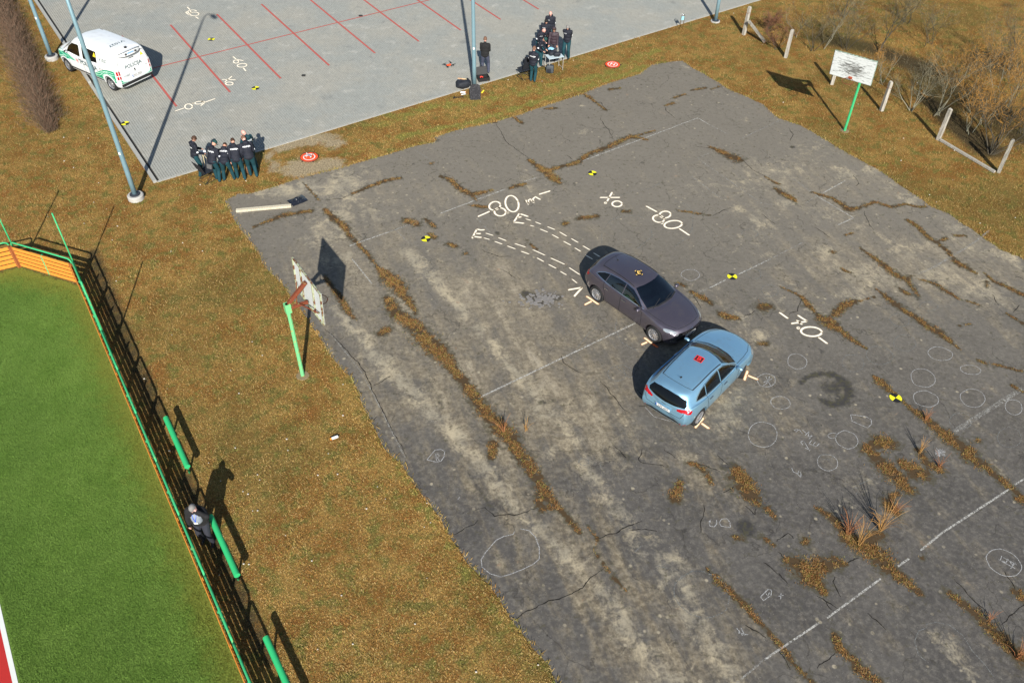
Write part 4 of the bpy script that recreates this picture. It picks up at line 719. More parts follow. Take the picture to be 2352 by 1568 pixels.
def hatchback(name,paint,label,loc,rz,steer,platef,plater,roofmark):
    root=empty(name,loc,rz); tag(root,label,'car')
    base=[(0,.20),(.70,.20),(.85,.27),(.895,.58)]
    def row(x,up,x0=None): 
        b=[(x,y,z) for y,z in base]; return b+up
    rows=[[(2.10,0,.20),(2.02,.48,.20),(1.98,.66,.28),(1.99,.72,.46),(2.00,.70,.62),(2.06,.55,.68),(2.12,.38,.70),(2.15,.2,.71),(2.16,0,.715)],
     [(1.98,0,.18),(1.86,.64,.18),(1.80,.80,.26),(1.79,.835,.48),(1.80,.80,.70),(1.86,.68,.765),(1.95,.45,.80),(1.99,.22,.815),(2.01,0,.82)],
     row(1.40,[(1.42,.865,.80),(1.44,.75,.865),(1.48,.5,.905),(1.50,.25,.925),(1.50,0,.93)]),
     row(1.02,[(1.02,.872,.87),(1.02,.775,.92),(1.06,.5,.965),(1.10,.25,.985),(1.12,0,.99)]),
     row(.70,[(.70,.868,.915),(.70,.80,.945),(.72,.765,.965),(.88,.42,.995),(.95,0,1.005)]),
     row(.42,[(.42,.868,.925),(.42,.815,.955),(.38,.70,1.16),(.53,.38,1.20),(.58,0,1.215)]),
     row(.05,[(.05,.872,.935),(.05,.82,.965),(-.02,.615,1.335),(.13,.33,1.385),(.18,0,1.40)]),
     row(-.40,[(-.40,.875,.95),(-.40,.825,.98),(-.40,.60,1.375),(-.38,.33,1.43),(-.38,0,1.447)]),
     row(-.95,[(-.95,.88,.97),(-.95,.83,1.0),(-.95,.595,1.36),(-.95,.33,1.415),(-.95,0,1.43)]),
     [(-1.45,0,.22),(-1.45,.68,.22),(-1.45,.84,.28),(-1.45,.89,.60),(-1.45,.865,.99),(-1.45,.79,1.03),(-1.45,.575,1.305),(-1.45,.32,1.365),(-1.45,0,1.38)],
     [(-1.74,0,.25),(-1.74,.62,.25),(-1.76,.80,.31),(-1.78,.85,.62),(-1.76,.82,.98),(-1.75,.745,1.04),(-1.71,.545,1.245),(-1.765,.30,1.315),(-1.78,0,1.33)],
     [(-1.90,0,.27),(-1.88,.58,.27),(-1.92,.73,.34),(-1.95,.79,.58),(-1.93,.77,.88),(-1.92,.70,.97),(-1.90,.60,1.05),(-1.95,.32,1.10),(-1.97,0,1.11)],
     [(-1.98,0,.30),(-1.96,.54,.30),(-2.01,.67,.38),(-2.05,.73,.56),(-2.02,.71,.78),(-2.01,.63,.87),(-2.00,.50,.92),(-2.03,.26,.945),(-2.045,0,.95)]]
    key='hatch_shell'
    if key not in MATS:
        V,F=body_shell(rows); me=bpy.data.meshes.new('body'); me.from_pydata(V,[],F); bm=bmesh.new(); bm.from_mesh(me); bmesh.ops.remove_doubles(bm,verts=bm.verts,dist=1e-4); bmesh.ops.recalc_face_normals(bm,faces=bm.faces); bm.to_mesh(me); bm.free()
        for k in range(4): me.materials.append(None)
        sf=Surf(me)
        for p in me.polygons: p.material_index=1 if p.center.z<.285 else 0
        cab=([(.78,-.70,.45),(.78,.70,.45),(-1.60,-.70,.45),(-1.60,.70,.45),(.62,-.70,.93),(.62,.70,.93),(-1.60,-.70,.96),(-1.60,.70,.96),(.02,-.545,1.32),(.02,.545,1.32),(-1.35,-.52,1.30),(-1.35,.52,1.30)],[(0,1,3,2),(0,4,5,1),(4,8,9,5),(8,10,11,9),(10,6,7,11),(6,2,3,7),(0,2,6,4),(4,6,10,8),(1,5,7,3),(5,9,11,7)],2)
        cs=[cab]
        wf=[(.62,1.0),(.34,1.175),(.08,1.29),(-.20,1.335),(-.20,1.02)]; wr=[(-.29,1.02),(-.29,1.34),(-.62,1.33),(-.93,1.295),(-1.0,1.06)]
        for s in (-1,1):
            for q in (wf,wr): v,f=prism_y(q,s*.45,s*1.1); cs.append((v,f,2))
            for ax in (1.325,-1.325):
                q=[(ax+.375*math.cos(t),.325+.375*math.sin(t)) for t in np.linspace(0,2*math.pi,28,endpoint=False)]; v,f=prism_y(q,s*.60,s*1.1); cs.append((v,f,2))
        wsh=[(.87,-.30),(.89,0),(.87,.30),(.74,.62),(.42,.60),(.13,.50),(.22,.25),(.235,0),(.22,-.25),(.13,-.50),(.42,-.60),(.74,-.62)]; v,f=prism_z(wsh,.90,1.7); cs.append((v,f,2))
        m2=cut(me,cs,[None]*3); sharp(m2,38); m2.polygons.foreach_set('use_smooth',[True]*len(m2.polygons)); MATS[key]=(m2,sf)
    m2,sf=MATS[key]; me=m2.copy(); me.materials.clear()
    for m in (paint,M_black,M_well): me.materials.append(m)
    body=link(bpy.data.objects.new('body',me),root)
    for s,fr in ((-1,'R'),(1,'L')):
        g=lambda pts: [(x*(1 if fr=='R' else -1),z) for x,z in pts]
        sf.patch('front_side_window',fr,g([(.66,.985),(.36,1.18),(.08,1.305),(-.23,1.35),(-.23,1.0)]),M_glass,.005,root)
        sf.patch('rear_side_window',fr,g([(-.27,1.0),(-.27,1.352),(-.62,1.345),(-.97,1.305),(-1.03,1.045)]),M_glass,.005,root)
        sf.patch('quarter_window',fr,g([(-1.06,1.05),(-1.00,1.30),(-1.22,1.245),(-1.42,1.15),(-1.50,1.085)]),M_dkglass,.005,root)
        sf.line('window_trim',fr,g([(.70,.975),(.38,1.185),(.08,1.318),(-.23,1.362),(-.62,1.36),(-1.0,1.318),(-1.24,1.255),(-1.46,1.15),(-1.53,1.08),(-1.03,1.03),(-.25,.99),(.70,.972)]),.018,M_chrome,.008,root)
        sf.line('door_seam',fr,g([(.72,.30),(.74,.60),(.70,.95)]),.014,M_seam,.004,root); sf.line('door_seam',fr,g([(-.25,.98),(-.24,.60),(-.27,.30)]),.014,M_seam,.004,root); sf.line('door_seam',fr,g([(-1.06,1.03),(-1.04,.86),(-.93,.62),(-.90,.33)]),.014,M_seam,.004,root); sf.line('door_seam',fr,g([(.72,.31),(-.90,.31)]),.012,M_seam,.004,root)
        for hx in (-.08,-.88): 
            h=sf.hit(fr,hx*(1 if fr=='R' else -1),.86,0); b=MB(); b.bar((h.x-.09,h.y+s*.03,.865),(h.x+.09,h.y+s*.03,.87),.02,.03); b.build('door_handle',M_chrome,root,bevel=.006)
        b=MB(); b.bar((-.05,0,0),(.05,0,0),.01,.02); 
        mirror_pod(root,.62,s*.86,.96,s,paint,None)
        sf.quad('headlight',[(2.02,s*.50,.66),(1.62,s*.80,.76),(1.66,s*.80,.70),(2.06,s*.52,.585)],M_lamp,.006,root,10,4)
        sf.quad('tail_light',[(-1.78,s*.79,.945),(-2.00,s*.42,.915),(-2.03,s*.44,.85),(-1.84,s*.80,.84)],M_tail,.007,root,10,4)
        sf.quad('fog_light',[(2.02,s*.60,.42),(1.93,s*.74,.42),(1.93,s*.74,.34),(2.02,s*.60,.34)],M_chrome,.006,root,4,3); sf.quad('bumper_reflector',[(-1.98,s*.60,.44),(-1.90,s*.74,.44),(-1.90,s*.74,.39),(-1.98,s*.60,.39)],M_tail,.006,root,4,2)
        sf.line('roof_ditch','T',[(.02,s*.56),(-.5,s*.545),(-1.1,s*.54),(-1.45,s*.52)],.028,M_seam,.006,root)
        sf.line('bonnet_seam','T',[(.78,s*.76),(1.2,s*.74),(1.6,s*.68),(1.93,s*.52)],.012,M_seam,.004,root)
    sf.patch('windscreen','T',[(.90,-.34),(.925,0),(.90,.34),(.76,.68),(.42,.655),(.09,.555),(.18,.27),(.205,0),(.18,-.27),(.09,-.555),(.42,-.655),(.76,-.68)],M_glass,.006,root)
    sf.line('windscreen_seal','T',[(.915,-.34),(.94,0),(.915,.34),(.775,.69)][::1],.05,M_black,.008,root); sf.line('windscreen_seal','T',[(.775,-.69),(.915,-.34)],.05,M_black,.008,root)
    sf.patch('rear_window','B',[(-.62,1.00),(-.66,1.06),(-.57,1.19),(-.30,1.265),(0,1.28),(.30,1.265),(.57,1.19),(.66,1.06),(.62,1.00),(.35,.975),(0,.965),(-.35,.975)],M_dkglass,.008,root)
    sf.line('spoiler_seam','T',[(-1.45,-.52),(-1.50,-.3),(-1.515,0),(-1.50,.3),(-1.45,.52)],.012,M_seam,.005,root)
    sf.line('bonnet_seam','T',[(1.96,-.5),(2.03,-.25),(2.05,0),(2.03,.25),(1.96,.5)],.012,M_seam,.004,root)
    sf.line('tailgate_seam','B',[(-.68,.98),(-.66,.80),(-.60,.66),(0,.62),(.60,.66),(.66,.80),(.68,.98)],.012,M_seam,.005,root)
    sf.patch('grille','F',[(-.50,.60),(-.42,.655),(0,.675),(.42,.655),(.50,.60),(.36,.535),(0,.525),(-.36,.535)],M_black,.008,root,.04); sf.line('grille_surround','F',[(-.50,.60),(-.42,.655),(0,.675),(.42,.655),(.50,.60),(.36,.535),(0,.525),(-.36,.535)],.022,M_chrome,.012,root,closed=True)
    sf.patch('bumper_intake','F',[(-.52,.30),(-.56,.40),(.56,.40),(.52,.30)],M_black,.008,root); sf.patch('rear_valance','B',[(-.62,.33),(-.55,.42),(.55,.42),(.62,.33)],M_black,.008,root)
    sf.line('wiper','T',[(.90,-.55),(.78,-.1)],.018,M_black,.02,root); sf.line('wiper','T',[(.90,.05),(.78,.5)],.018,M_black,.02,root)
    h=sf.hit('F',0,.46,.02); plate(root,(h.x+.012,0,.455),math.pi/2,platef); h=sf.hit('B',0,.74,.02); plate(root,(h.x-.022,0,.745),-math.pi/2,plater,tilt=.12)
    sf.text('front_badge','F','KIA',0,.70,.065,M_chrome,.01,root,0,1.5); sf.text('rear_badge','B','KIA',0,.885,.06,M_ink,.012,root,0,1.6)
    b=MB(); h=sf.hit('T',-1.28,0,0); b.ell(h,(.045,.03,.02),10); b.tube([h+Vector((-.01,0,.01)),h+Vector((-.13,0,.12))],[.008,.003],6); b.build('antenna',M_black,root,smooth=True)
    # roof target
    c,ink,ch,ang_=roofmark; u,v=-.32,0
    q=[(u+.17*math.cos(t+ang_),v+.17*math.sin(t+ang_)) for t in np.linspace(0,2*math.pi,4,endpoint=False)]
    rm=sf.patch('roof_sticker','T',q,c,.010,root,.05); sf.text('sticker_letter','T',ch,u,v,.22,ink,.014,rm,math.degrees(ang_)+45,1.1,.02)
    for k in (0,1,2,3) if ch!='B' else (1,):
        t=ang_+k*math.pi/2+(math.pi/4 if ch=='B' else 0); rr_=.125 if ch!='B' else .1; p=[(u+(rr_+.035)*math.cos(t),v+(rr_+.035)*math.sin(t))]+[(u+rr_*math.cos(t)+a*math.cos(t+1.57),v+rr_*math.sin(t)+a*math.sin(t+1.57)) for a in ((-.04,.04) if ch!='B' else (-.11,.11))]
        sf.patch('sticker_arrow','T',p,ink,.014,rm,.05)
    if ch=='B': sf.line('sticker_border','T',q,.02,ink,.014,rm,closed=True)
    b=MB(); b.box((.72,0,.80),(.22,1.34,.22)); b.box((.62,0,.90),(.3,1.25,.05)); b.build('dashboard',M_dash,root,bevel=.03)
    b=MB(); b.tube([(.42+.05*math.cos(t)*.3,.36+.18*math.cos(t),.88+.17*math.sin(t)) for t in np.linspace(0,2*math.pi,21)],.016,6,False); b.bar((.42,.2,.88),(.42,.52,.88),.02,.03); b.bar((.42,.36,.88),(.66,.36,.82),.05,.05); b.build('steering_wheel',M_black,root)
    seats(root,(.02,-.85),(.50,.52))
    for ax,st in ((1.325,steer),(-1.325,0)):
        for s in (-1,1): add_wheel(root,ax,s*(.79-(.03 if st else 0)),.318,.20,s,st,10,roll=.1+ax)
    return root
P_grey=car_paint('graphite_paint',(.125,.110,.138),.7,.10); P_silver=car_paint('ice_silver_paint',(.27,.51,.70),.65,.10)
def place(c,ang_): return (c[0],c[1],CZ),ang_
M_stk=pm('sticker_black',(.015,.012,.01),.6); M_amber=pm('sticker_amber',(.95,.60,.16),.6); M_redink=pm('sticker_red',(.9,.03,.03),.6)
l,a=place((4.42,22.03),R(-48.2)); grey=hatchback('parked_car',P_grey,'dark graphite hatchback with an amber lettered roof sticker, its nose against the silver car',l,a,0,'LFS 860','LFS 860',(M_stk,M_amber,'E',R(10)))
l,a=place((5.86,18.47),R(49.1)); silver=hatchback('parked_car',P_silver,'ice blue silver hatchback with a red lettered roof sticker and turned front wheels',l,a,R(24),'LPS 607','LPS 607',(M_stk,M_redink,'B',R(-130)))
# ------------------------------------------------------------------ police van
def van():
    loc=(-19.78,38.36,PZ); root=empty('police_van',loc,R(146.6)); tag(root,'white and green police van with its front wheels on the grass','van')
    P=car_paint('white_paint',(.80,.82,.82),0.,.02); GR=pm('green_livery',(.0,.33,.17),.3,0,.5,.5,.06); LM=pm('livery_line',(.62,.9,.78),.35)
    base=[(0,.24),(.74,.24),(.90,.32),(.95,.62)]
    def row(x,up): return [(x,y,z) for y,z in base]+up
    rows=[[(2.42,0,.26),(2.34,.55,.26),(2.30,.72,.34),(2.30,.78,.56),(2.30,.78,.84),(2.33,.66,.93),(2.38,.45,.97),(2.41,.22,.985),(2.42,0,.99)],
     [(2.1,0,.23),(2.06,.72,.23),(2.02,.86,.33),(2.02,.91,.62),(2.02,.88,.98),(2.04,.76,1.04),(2.08,.5,1.09),(2.11,.25,1.105),(2.12,0,1.11)],
     row(1.60,[(1.60,.93,1.07),(1.60,.88,1.12),(1.62,.83,1.15),(1.78,.45,1.20),(1.85,0,1.215)]),
     row(1.22,[(1.22,.945,1.09),(1.2,.905,1.14),(1.14,.81,1.42),(1.30,.42,1.51),(1.36,0,1.53)]),
     row(.80,[(.8,.955,1.10),(.8,.92,1.16),(.68,.765,1.74),(.80,.42,1.82),(.85,0,1.845)]),
     row(.25,[(.25,.96,1.12),(.25,.935,1.18),(.25,.775,1.80),(.25,.45,1.90),(.25,0,1.92)]),
     row(-.9,[(-.9,.96,1.13),(-.9,.935,1.19),(-.9,.78,1.81),(-.9,.46,1.915),(-.9,0,1.935)]),
     row(-1.95,[(-1.95,.95,1.13),(-1.95,.925,1.19),(-1.95,.775,1.79),(-1.95,.46,1.90),(-1.95,0,1.92)]),
     [(-2.28,0,.27),(-2.28,.68,.27),(-2.28,.86,.34),(-2.30,.92,.62),(-2.29,.92,1.13),(-2.28,.89,1.2),(-2.25,.745,1.74),(-2.25,.44,1.85),(-2.25,0,1.87)],
     [(-2.36,0,.30),(-2.36,.62,.30),(-2.38,.80,.38),(-2.40,.87,.60),(-2.39,.865,1.12),(-2.385,.835,1.2),(-2.33,.70,1.68),(-2.325,.42,1.77),(-2.325,0,1.785)]]
    V,F=body_shell(rows); me=bpy.data.meshes.new('body'); me.from_pydata(V,[],F); bm=bmesh.new(); bm.from_mesh(me); bmesh.ops.remove_doubles(bm,verts=bm.verts,dist=1e-4); bmesh.ops.recalc_face_normals(bm,faces=bm.faces); bm.to_mesh(me); bm.free()
    for k in range(4): me.materials.append(None)
    sf=Surf(me)
    for p in me.polygons: p.material_index=1 if p.center.z<.36 or (p.center.x<-2.28 and p.center.z<.50) else 0
    cs=[([(1.45,-.78,.55),(1.45,.78,.55),(-.2,-.78,.55),(-.2,.78,.55),(1.3,-.80,1.15),(1.3,.80,1.15),(-.2,-.80,1.15),(-.2,.80,1.15),(.72,-.66,1.72),(.72,.66,1.72),(-.2,-.68,1.76),(-.2,.68,1.76)],[(0,1,3,2),(0,4,5,1),(4,8,9,5),(8,10,11,9),(10,6,7,11),(6,2,3,7),(0,2,6,4),(4,6,10,8),(1,5,7,3),(5,9,11,7)],2)]
    for s in (-1,1):
        v,f=prism_y([(1.24,1.17),(1.10,1.40),(.78,1.62),(.28,1.66),(.28,1.16)],s*.5,s*1.2); cs.append((v,f,2))
        for ax in (1.637,-1.637):
            q=[(ax+.40*math.cos(t),.34+.40*math.sin(t)) for t in np.linspace(0,2*math.pi,28,endpoint=False)]; v,f=prism_y(q,s*.62,s*1.2); cs.append((v,f,2))
    v,f=prism_z([(1.70,-.30),(1.72,0),(1.70,.30),(1.52,.70),(1.1,.70),(.80,.64),(.92,.3),(.94,0),(.92,-.3),(.80,-.64),(1.1,-.70),(1.52,-.70)],1.13,2.2); cs.append((v,f,2))
    m2=cut(me,cs,[None]*3); sharp(m2,38); m2.polygons.foreach_set('use_smooth',[True]*len(m2.polygons)); m2.materials.clear()
    for m in (P,M_black,M_well): m2.materials.append(m)
    link(bpy.data.objects.new('body',m2),root)
    for s,fr in ((-1,'R'),(1,'L')):
        g=lambda pts: [(x*(1 if fr=='R' else -1),z) for x,z in pts]
        sf.patch('cab_window',fr,g([(1.28,1.155),(1.12,1.42),(.78,1.645),(.30,1.69),(.24,1.64),(.24,1.15)]),M_glass,.005,root)
        sf.patch('side_window',fr,g([(.02,1.16),(.02,1.66),(-.05,1.70),(-1.02,1.70),(-1.02,1.20),(-.06,1.14)]),M_dkglass,.006,root)
        for a_,b_ in (((.13,.42),(.13,1.74)),((-1.14,.42),(-1.14,1.74))): sf.line('door_seam',fr,g([a_,b_]),.014,M_seam,.004,root)
        sf.line('door_seam',fr,g([(1.22,.45),(1.26,.8),(1.24,1.12)]),.014,M_seam,.004,root); sf.line('sliding_rail',fr,g([(-1.14,.98),(-2.15,.98)]),.02,M_seam,.004,root)
        sf.patch('side_cladding',fr,g([(1.22,.36),(1.22,.44),(-1.20,.44),(-1.20,.36)]),M_black,.012,root)
        # green wave livery with pale lines
        sf.patch('green_livery',fr,g([(-.25,.46),(-.75,.68),(-1.12,.86),(-1.58,1.04),(-2.10,1.10),(-2.22,1.08),(-2.18,.55),(-2.06,.52),(-2.06,.60),(-1.9,.76),(-1.637,.83),(-1.38,.76),(-1.22,.60),(-1.20,.46)]),GR,.006,root); sf.patch('green_livery',fr,g([(2.24,.60),(2.22,.97),(1.98,1.06),(1.62,1.12),(1.38,1.03),(1.2,1.06),(.62,.84),(1.22,.80),(1.40,.76),(1.637,.83),(1.9,.74),(2.02,.62)]),GR,.006,root)
        for q in ([(-.45,.47),(-1.0,.62),(-1.3,.80),(-1.5,.95)],[(-1.15,.80),(-1.25,.62),(-1.2,.47)],[(-1.35,.88),(-1.7,.92),(-2.0,.80),(-2.17,.60)],[(-1.55,.98),(-1.8,.88),(-2.17,.90)],[(-.35,.45),(-.80,.65),(-1.15,.81),(-1.60,.97),(-2.15,1.0)],[(-1.22,.46),(-1.21,.62),(-1.38,.78),(-1.637,.85),(-1.9,.78),(-2.07,.62)]): sf.line('livery_line',fr,g(q),.022,LM,.009,root)
        for q in ([(.62,.84),(1.0,.94),(1.3,1.03),(1.6,1.07),(2.1,1.0)],[(.62,.83),(1.22,.79),(1.42,.75)],[(1.4,.80),(1.55,.95),(1.9,1.0)],[(1.9,.76),(2.0,.9),(2.15,.94)],[(1.0,.82),(1.3,.92),(1.6,.90),(2.1,.72)]): sf.line('livery_line',fr,g(q),.022,LM,.009,root)
        sgn=1
        sf.text('side_lettering',fr,'POLICIJA',-.30*(1 if fr=='R' else -1),.90,.32,pm('dark_teal_lettering',(.02,.07,.08),.5),.008,root,0,1.0,.02)
        sf.text('side_number',fr,'V1027',-1.50*(1 if fr=='R' else -1),1.42,.22,pm('dark_teal_lettering',(.02,.07,.08),.5),.008,root,0,1.0,.012)
        sf.patch('warning_sticker',fr,g([(-.80,1.45),(-1.02,1.45),(-.92,1.66)]),M_yellow,.012,root,.04)
        e=sf.patch('crest_emblem',fr,g([(.55+.12*math.cos(t),.90+.12*math.sin(t)) for t in np.linspace(0,6.283,16,endpoint=False)]),pm('crest_silver',(.55,.5,.5),.5),.009,root,.05); sf.patch('crest_centre',fr,g([(.55,.96),(.60,.90),(.55,.84),(.50,.90)]),M_redink,.012,e,.04)
        h=sf.hit(fr,.30*(1 if fr=='R' else -1),1.02,0); b=MB(); b.bar((h.x-.08,h.y+s*.02,1.02),(h.x+.08,h.y+s*.02,1.02),.02,.03); b.build('door_handle',M_black,root)
        mirror_pod(root,1.20,s*.92,1.18,s,M_black,None)
        sf.quad('tail_light',[(-2.30,s*.92,1.12),(-2.40,s*.78,1.12),(-2.40,s*.78,.72),(-2.31,s*.92,.72)],M_tail,.008,root,4,8); sf.quad('reversing_lens',[(-2.31,s*.915,.93),(-2.41,s*.79,.93),(-2.41,s*.79,.88),(-2.32,s*.915,.88)],M_plate,.012,root,4,2)
        sf.quad('headlight',[(2.34,s*.62,.93),(2.05,s*.86,.97),(2.05,s*.87,.82),(2.36,s*.60,.80)],M_lamp,.006,root,6,4)
        for q in ([(.45,1.86),(.60,1.86)],[(-.35,1.86),(-.5,1.86)]): pass
        for xx in (.35,-.45): b=MB(); b.box((xx,s*.62,1.885),(.18,.02,.012)); b.build('roof_rail_cap',M_seam,root)
        sf.patch('rear_corner_livery','B',[(s*.40,.50),(s*.84,.52),(s*.84,.74),(s*.70,.56)] if s<0 else [(s*.40,.50),(s*.70,.56),(s*.84,.74),(s*.84,.52)],GR,.006,root,.05); sf.line('livery_line','B',[(s*.40,.51),(s*.70,.57),(s*.84,.75)],.02,LM,.009,root); sf.line('livery_line','B',[(s*.5,.51),(s*.84,.60)],.016,LM,.009,root)
        for ax in (1.637,-1.637): add_wheel(root,ax,s*.83,.335,.22,s,R(-6) if ax>0 else 0,5,.66,roll=.4)
    sf.patch('windscreen','T',[(1.74,-.34),(1.76,0),(1.74,.34),(1.55,.75),(1.1,.74),(.76,.68),(.88,.3),(.90,0),(.88,-.3),(.76,-.68),(1.1,-.74),(1.55,-.75)],M_glass,.006,root)
    sf.patch('rear_bumper','B',[(-.84,.36),(-.86,.50),(.86,.50),(.84,.36)],M_black,.03,root)
    sf.line('tailgate_seam','B',[(-.82,.52),(-.83,1.1),(-.68,1.66),(0,1.76),(.68,1.66),(.83,1.1),(.82,.52)],.014,M_seam,.006,root); sf.line('lamp_strip','B',[(-.14,1.50),(.14,1.50)],.03,M_seam,.02,root)
    tl=pm('dark_teal_lettering',(.02,.07,.08),.5)
    sf.text('rear_lettering','B','POLICIJA',.0,1.16,.23,tl,.010,root,0,1.0,.012); sf.text('rear_number','B','V1027',-.48,.80,.12,tl,.010,root); sf.text('rear_badge','B','112',.62,.95,.09,tl,.010,root)
    sf.text('roof_number','T','V1027',-1.55,0,.26,tl,.010,root,90,1.2,.012); sf.patch('warning_sticker','B',[(.48,1.42),(.66,1.42),(.57,1.58)],M_yellow,.012,root,.04)
    sf.patch('rear_emblem','B',[(-.03,.86),(.04,.86),(.03,.92),(.05,.98),(-.01,1.0),(-.04,.95),(.0,.92)],M_seam,.010,root,.04)
    h=sf.hit('B',0,.70,.02); plate(root,(h.x-.02,-.02,.70),-math.pi/2,'KGT 820'); h=sf.hit('F',0,.5,.02); plate(root,(h.x+.015,0,.50),math.pi/2,'KGT 820')
    # light pod over the tailgate: tapered wing with two lamps
    b=MB(); n_=14; prof=[]
    for i in range(n_+1):
        y=-.60+1.2*i/n_; k=1-abs(y/.60)**3; x=-2.30-.14*k-.02; prof.append((x,y,k))
    V=[];F=[]
    for x,y,k in prof: V+=[(-2.10,y,1.80+.06*k),(x,y,1.80+.07*k),(x-.02,y,1.66+.03*(1-k)),(-2.16,y,1.70)]
    for i in range(n_):
        for j in range(4): q=(j+1)%4; F.append((4*i+j,4*i+q,4*i+4+q,4*i+4+j))
    F+= [(0,1,2,3),tuple(4*n_+j for j in (3,2,1,0))]; b.add(V,F); pod=b.build('light_pod',P,root,autosmooth=40)
    b=MB(); b.tube([(x-.006,y,1.80+.075*k) for x,y,k in prof],.012,5); b.tube([(x-.028,y,1.665+.03*(1-k)) for x,y,k in prof],.012,5); b.build('pod_edge',M_seam,pod)
    for y in (-.26,.26): b=MB(); b.ell((-2.475,y,1.76),(.02,.07,.05),12); b.build('pod_lamp',M_disc,pod,smooth=True)
    b=MB(); b.box((-2.47,0,1.77),(.02,.34,.07)); b.build('pod_lamp_bar',pm('blue_lens',(.25,.45,.75),.2,0,.5,.6),pod,bevel=.008)
    b=MB(); b.box((-2.18,0,1.93),(.08,.10,.07)); b.tube([(-2.18,0,1.93),(-2.28,0,2.02)],.01,6); b.build('roof_camera',M_black,root,bevel=.01)
    b=MB(); b.box((1.45,0,1.02),(.34,1.5,.26)); b.build('dashboard',M_dash,root,bevel=.04); seats(root,(.45,),(.72,))
    return root
van()
# ================================================================== street furniture, fences, hoops
def wood_mat(name,col,dark,sc=6,along='Z',rot=None):
    n=N(name); mp=n.n('ShaderNodeMapping'); src=n.tc.outputs['Object']
    if rot is not None: m0=n.n('ShaderNodeMapping'); n.t.links.new(src,m0.inputs[0]); m0.inputs['Rotation'].default_value=(0,0,rot); src=m0.outputs[0]
    n.t.links.new(src,mp.inputs[0]); s={'X':(.6,9,9),'Y':(9,.6,9),'Z':(9,9,.6)}[along]; mp.inputs['Scale'].default_value=s
    g=n.noise(sc,5,.7,mp.outputs[0]); c=n.mix(n.ramp(g,.35,.65),dark,col); c=n.mix(n.ramp(n.noise(2.5,4),.5,.75,0,.4),c,tuple(x*.7 for x in col)); n.fin(c,.8,spec=.25); n.bump(g,.4,.01); return n.m
def peel_mat(name,col,under,amt=.55,sc=9,stretch=None):
    n=N(name); co=None
    if stretch: mp=n.n('ShaderNodeMapping'); n.t.links.new(n.tc.outputs['Object'],mp.inputs[0]); mp.inputs['Scale'].default_value=stretch; co=mp.outputs[0]
    g=n.noise(sc,6,.7,co); c=n.mix(n.ramp(g,amt-.04,amt+.04),under,col) if amt<.5 else n.mix(n.ramp(g,amt-.03,amt+.05),col,under)
    n.fin(n.mix(n.math('MULTIPLY',n.noise(30,3),.25),c,(.05,.05,.04)),.65,spec=.35); n.bump(g,.3,.01); return n.m
M_post=pm('galvanised_pole',(.22,.36,.42),.45,.35,.5,0,.12,3); M_conc=pm('concrete_foot',(.42,.41,.38),.9,0,.3,0,.2,9,.4); M_blk2=pm('dark_collar',(.03,.035,.045),.7)
M_gmetal=peel_mat('green_tube_paint',(.035,.45,.17),(.30,.36,.10),.60,14); M_log=peel_mat('green_beam_paint',(.025,.50,.17),(.32,.28,.08),.66,10)
M_rust=peel_mat('rusty_paint',(.20,.045,.018),(.32,.42,.16),.60,7); M_mint=peel_mat('mint_peeling_paint',(.17,.60,.25),(.42,.38,.12),.58,8)
M_plank=wood_mat('orange_varnished_plank',(.80,.30,.045),(.62,.21,.030),4,'X',-2.152); M_brownpost=wood_mat('brown_timber_post',(.33,.11,.035),(.22,.07,.022))
M_oldwood=wood_mat('weathered_white_timber',(.50,.47,.41),(.24,.22,.18),5); M_greywood=wood_mat('grey_timber',(.36,.34,.29),(.14,.13,.11),5)
def flaky():
    n=N('flaking_white_board'); mp=n.n('ShaderNodeMapping'); n.t.links.new(n.tc.outputs['Object'],mp.inputs[0]); mp.inputs['Scale'].default_value=(1.2,6,6)
    g=n.noise(4,6,.72,mp.outputs[0]); w=n.attr('worn'); k=n.math('ADD',n.math('MULTIPLY',w,.20),n.math('SUBTRACT',g,.5)); c=n.mix(n.ramp(k,.02,.17),(.60,.63,.62),n.mix(n.noise(9,3),(.10,.105,.10),(.20,.20,.185)))
    n.fin(c,.8,spec=.25); return n.m
M_flaky=flaky()
M_frame=peel_mat('rusty_cream_frame',(.42,.46,.30),(.16,.06,.025),.52,6); M_frameg=peel_mat('green_grey_frame',(.30,.42,.33),(.18,.20,.15),.5,9)
def lamp_post(base,h,label,foot='round',armaz=0.,arm=True):
    o=empty('street_lamp',(base.x,base.y,0)); tag(o,label,'street lamp','tall blue grey street lamps round the car park')
    b=MB(); b.tube([(0,0,.1),(0,0,1.2),(0,0,h*.6),(0,0,h)],[.10,.095,.075,.045],14); b.build('pole',M_post,o,smooth=True)
    b=MB(); c,s=math.cos(armaz),math.sin(armaz); b.tube([(0,0,h-.02),(c*.08,s*.08,h+.35),(c*.35,s*.35,h+.65),(c*.75,s*.75,h+.78)],.032,8); b.build('bracket_arm',M_post,o,smooth=True)
    b=MB(); b.ell((c*1.05,s*1.05,h+.80),(.36,.15,.08),14,Matrix.Rotation(armaz,3,'Z')); b.build('lamp_head',M_post,o,smooth=True)
    b=MB()
    if foot=='round': b.lathe([(.31,-.1),(.31,.17),(.28,.20),(.0,.20)],28); b.build('concrete_foot',M_conc,o,autosmooth=40); b=MB(); b.lathe([(.20,.19),(.20,.235),(.14,.25),(.0,.25)],24); b.build('collar',M_blk2,o,autosmooth=40)
    else: b.lathe([(.25,-.05),(.25,.05),(.22,.06),(.0,.06)],28); b.build('foot_ring',M_conc,o,autosmooth=40); b=MB(); b.lathe([(.19,.055),(.19,.085),(.1,.1),(0,.1)],24); b.build('collar',M_blk2,o,autosmooth=40)
    b=MB(); b.box((.0,-.098,2.1),(.07,.012,.10)); b.build('sticker',M_plate,o)
    return o
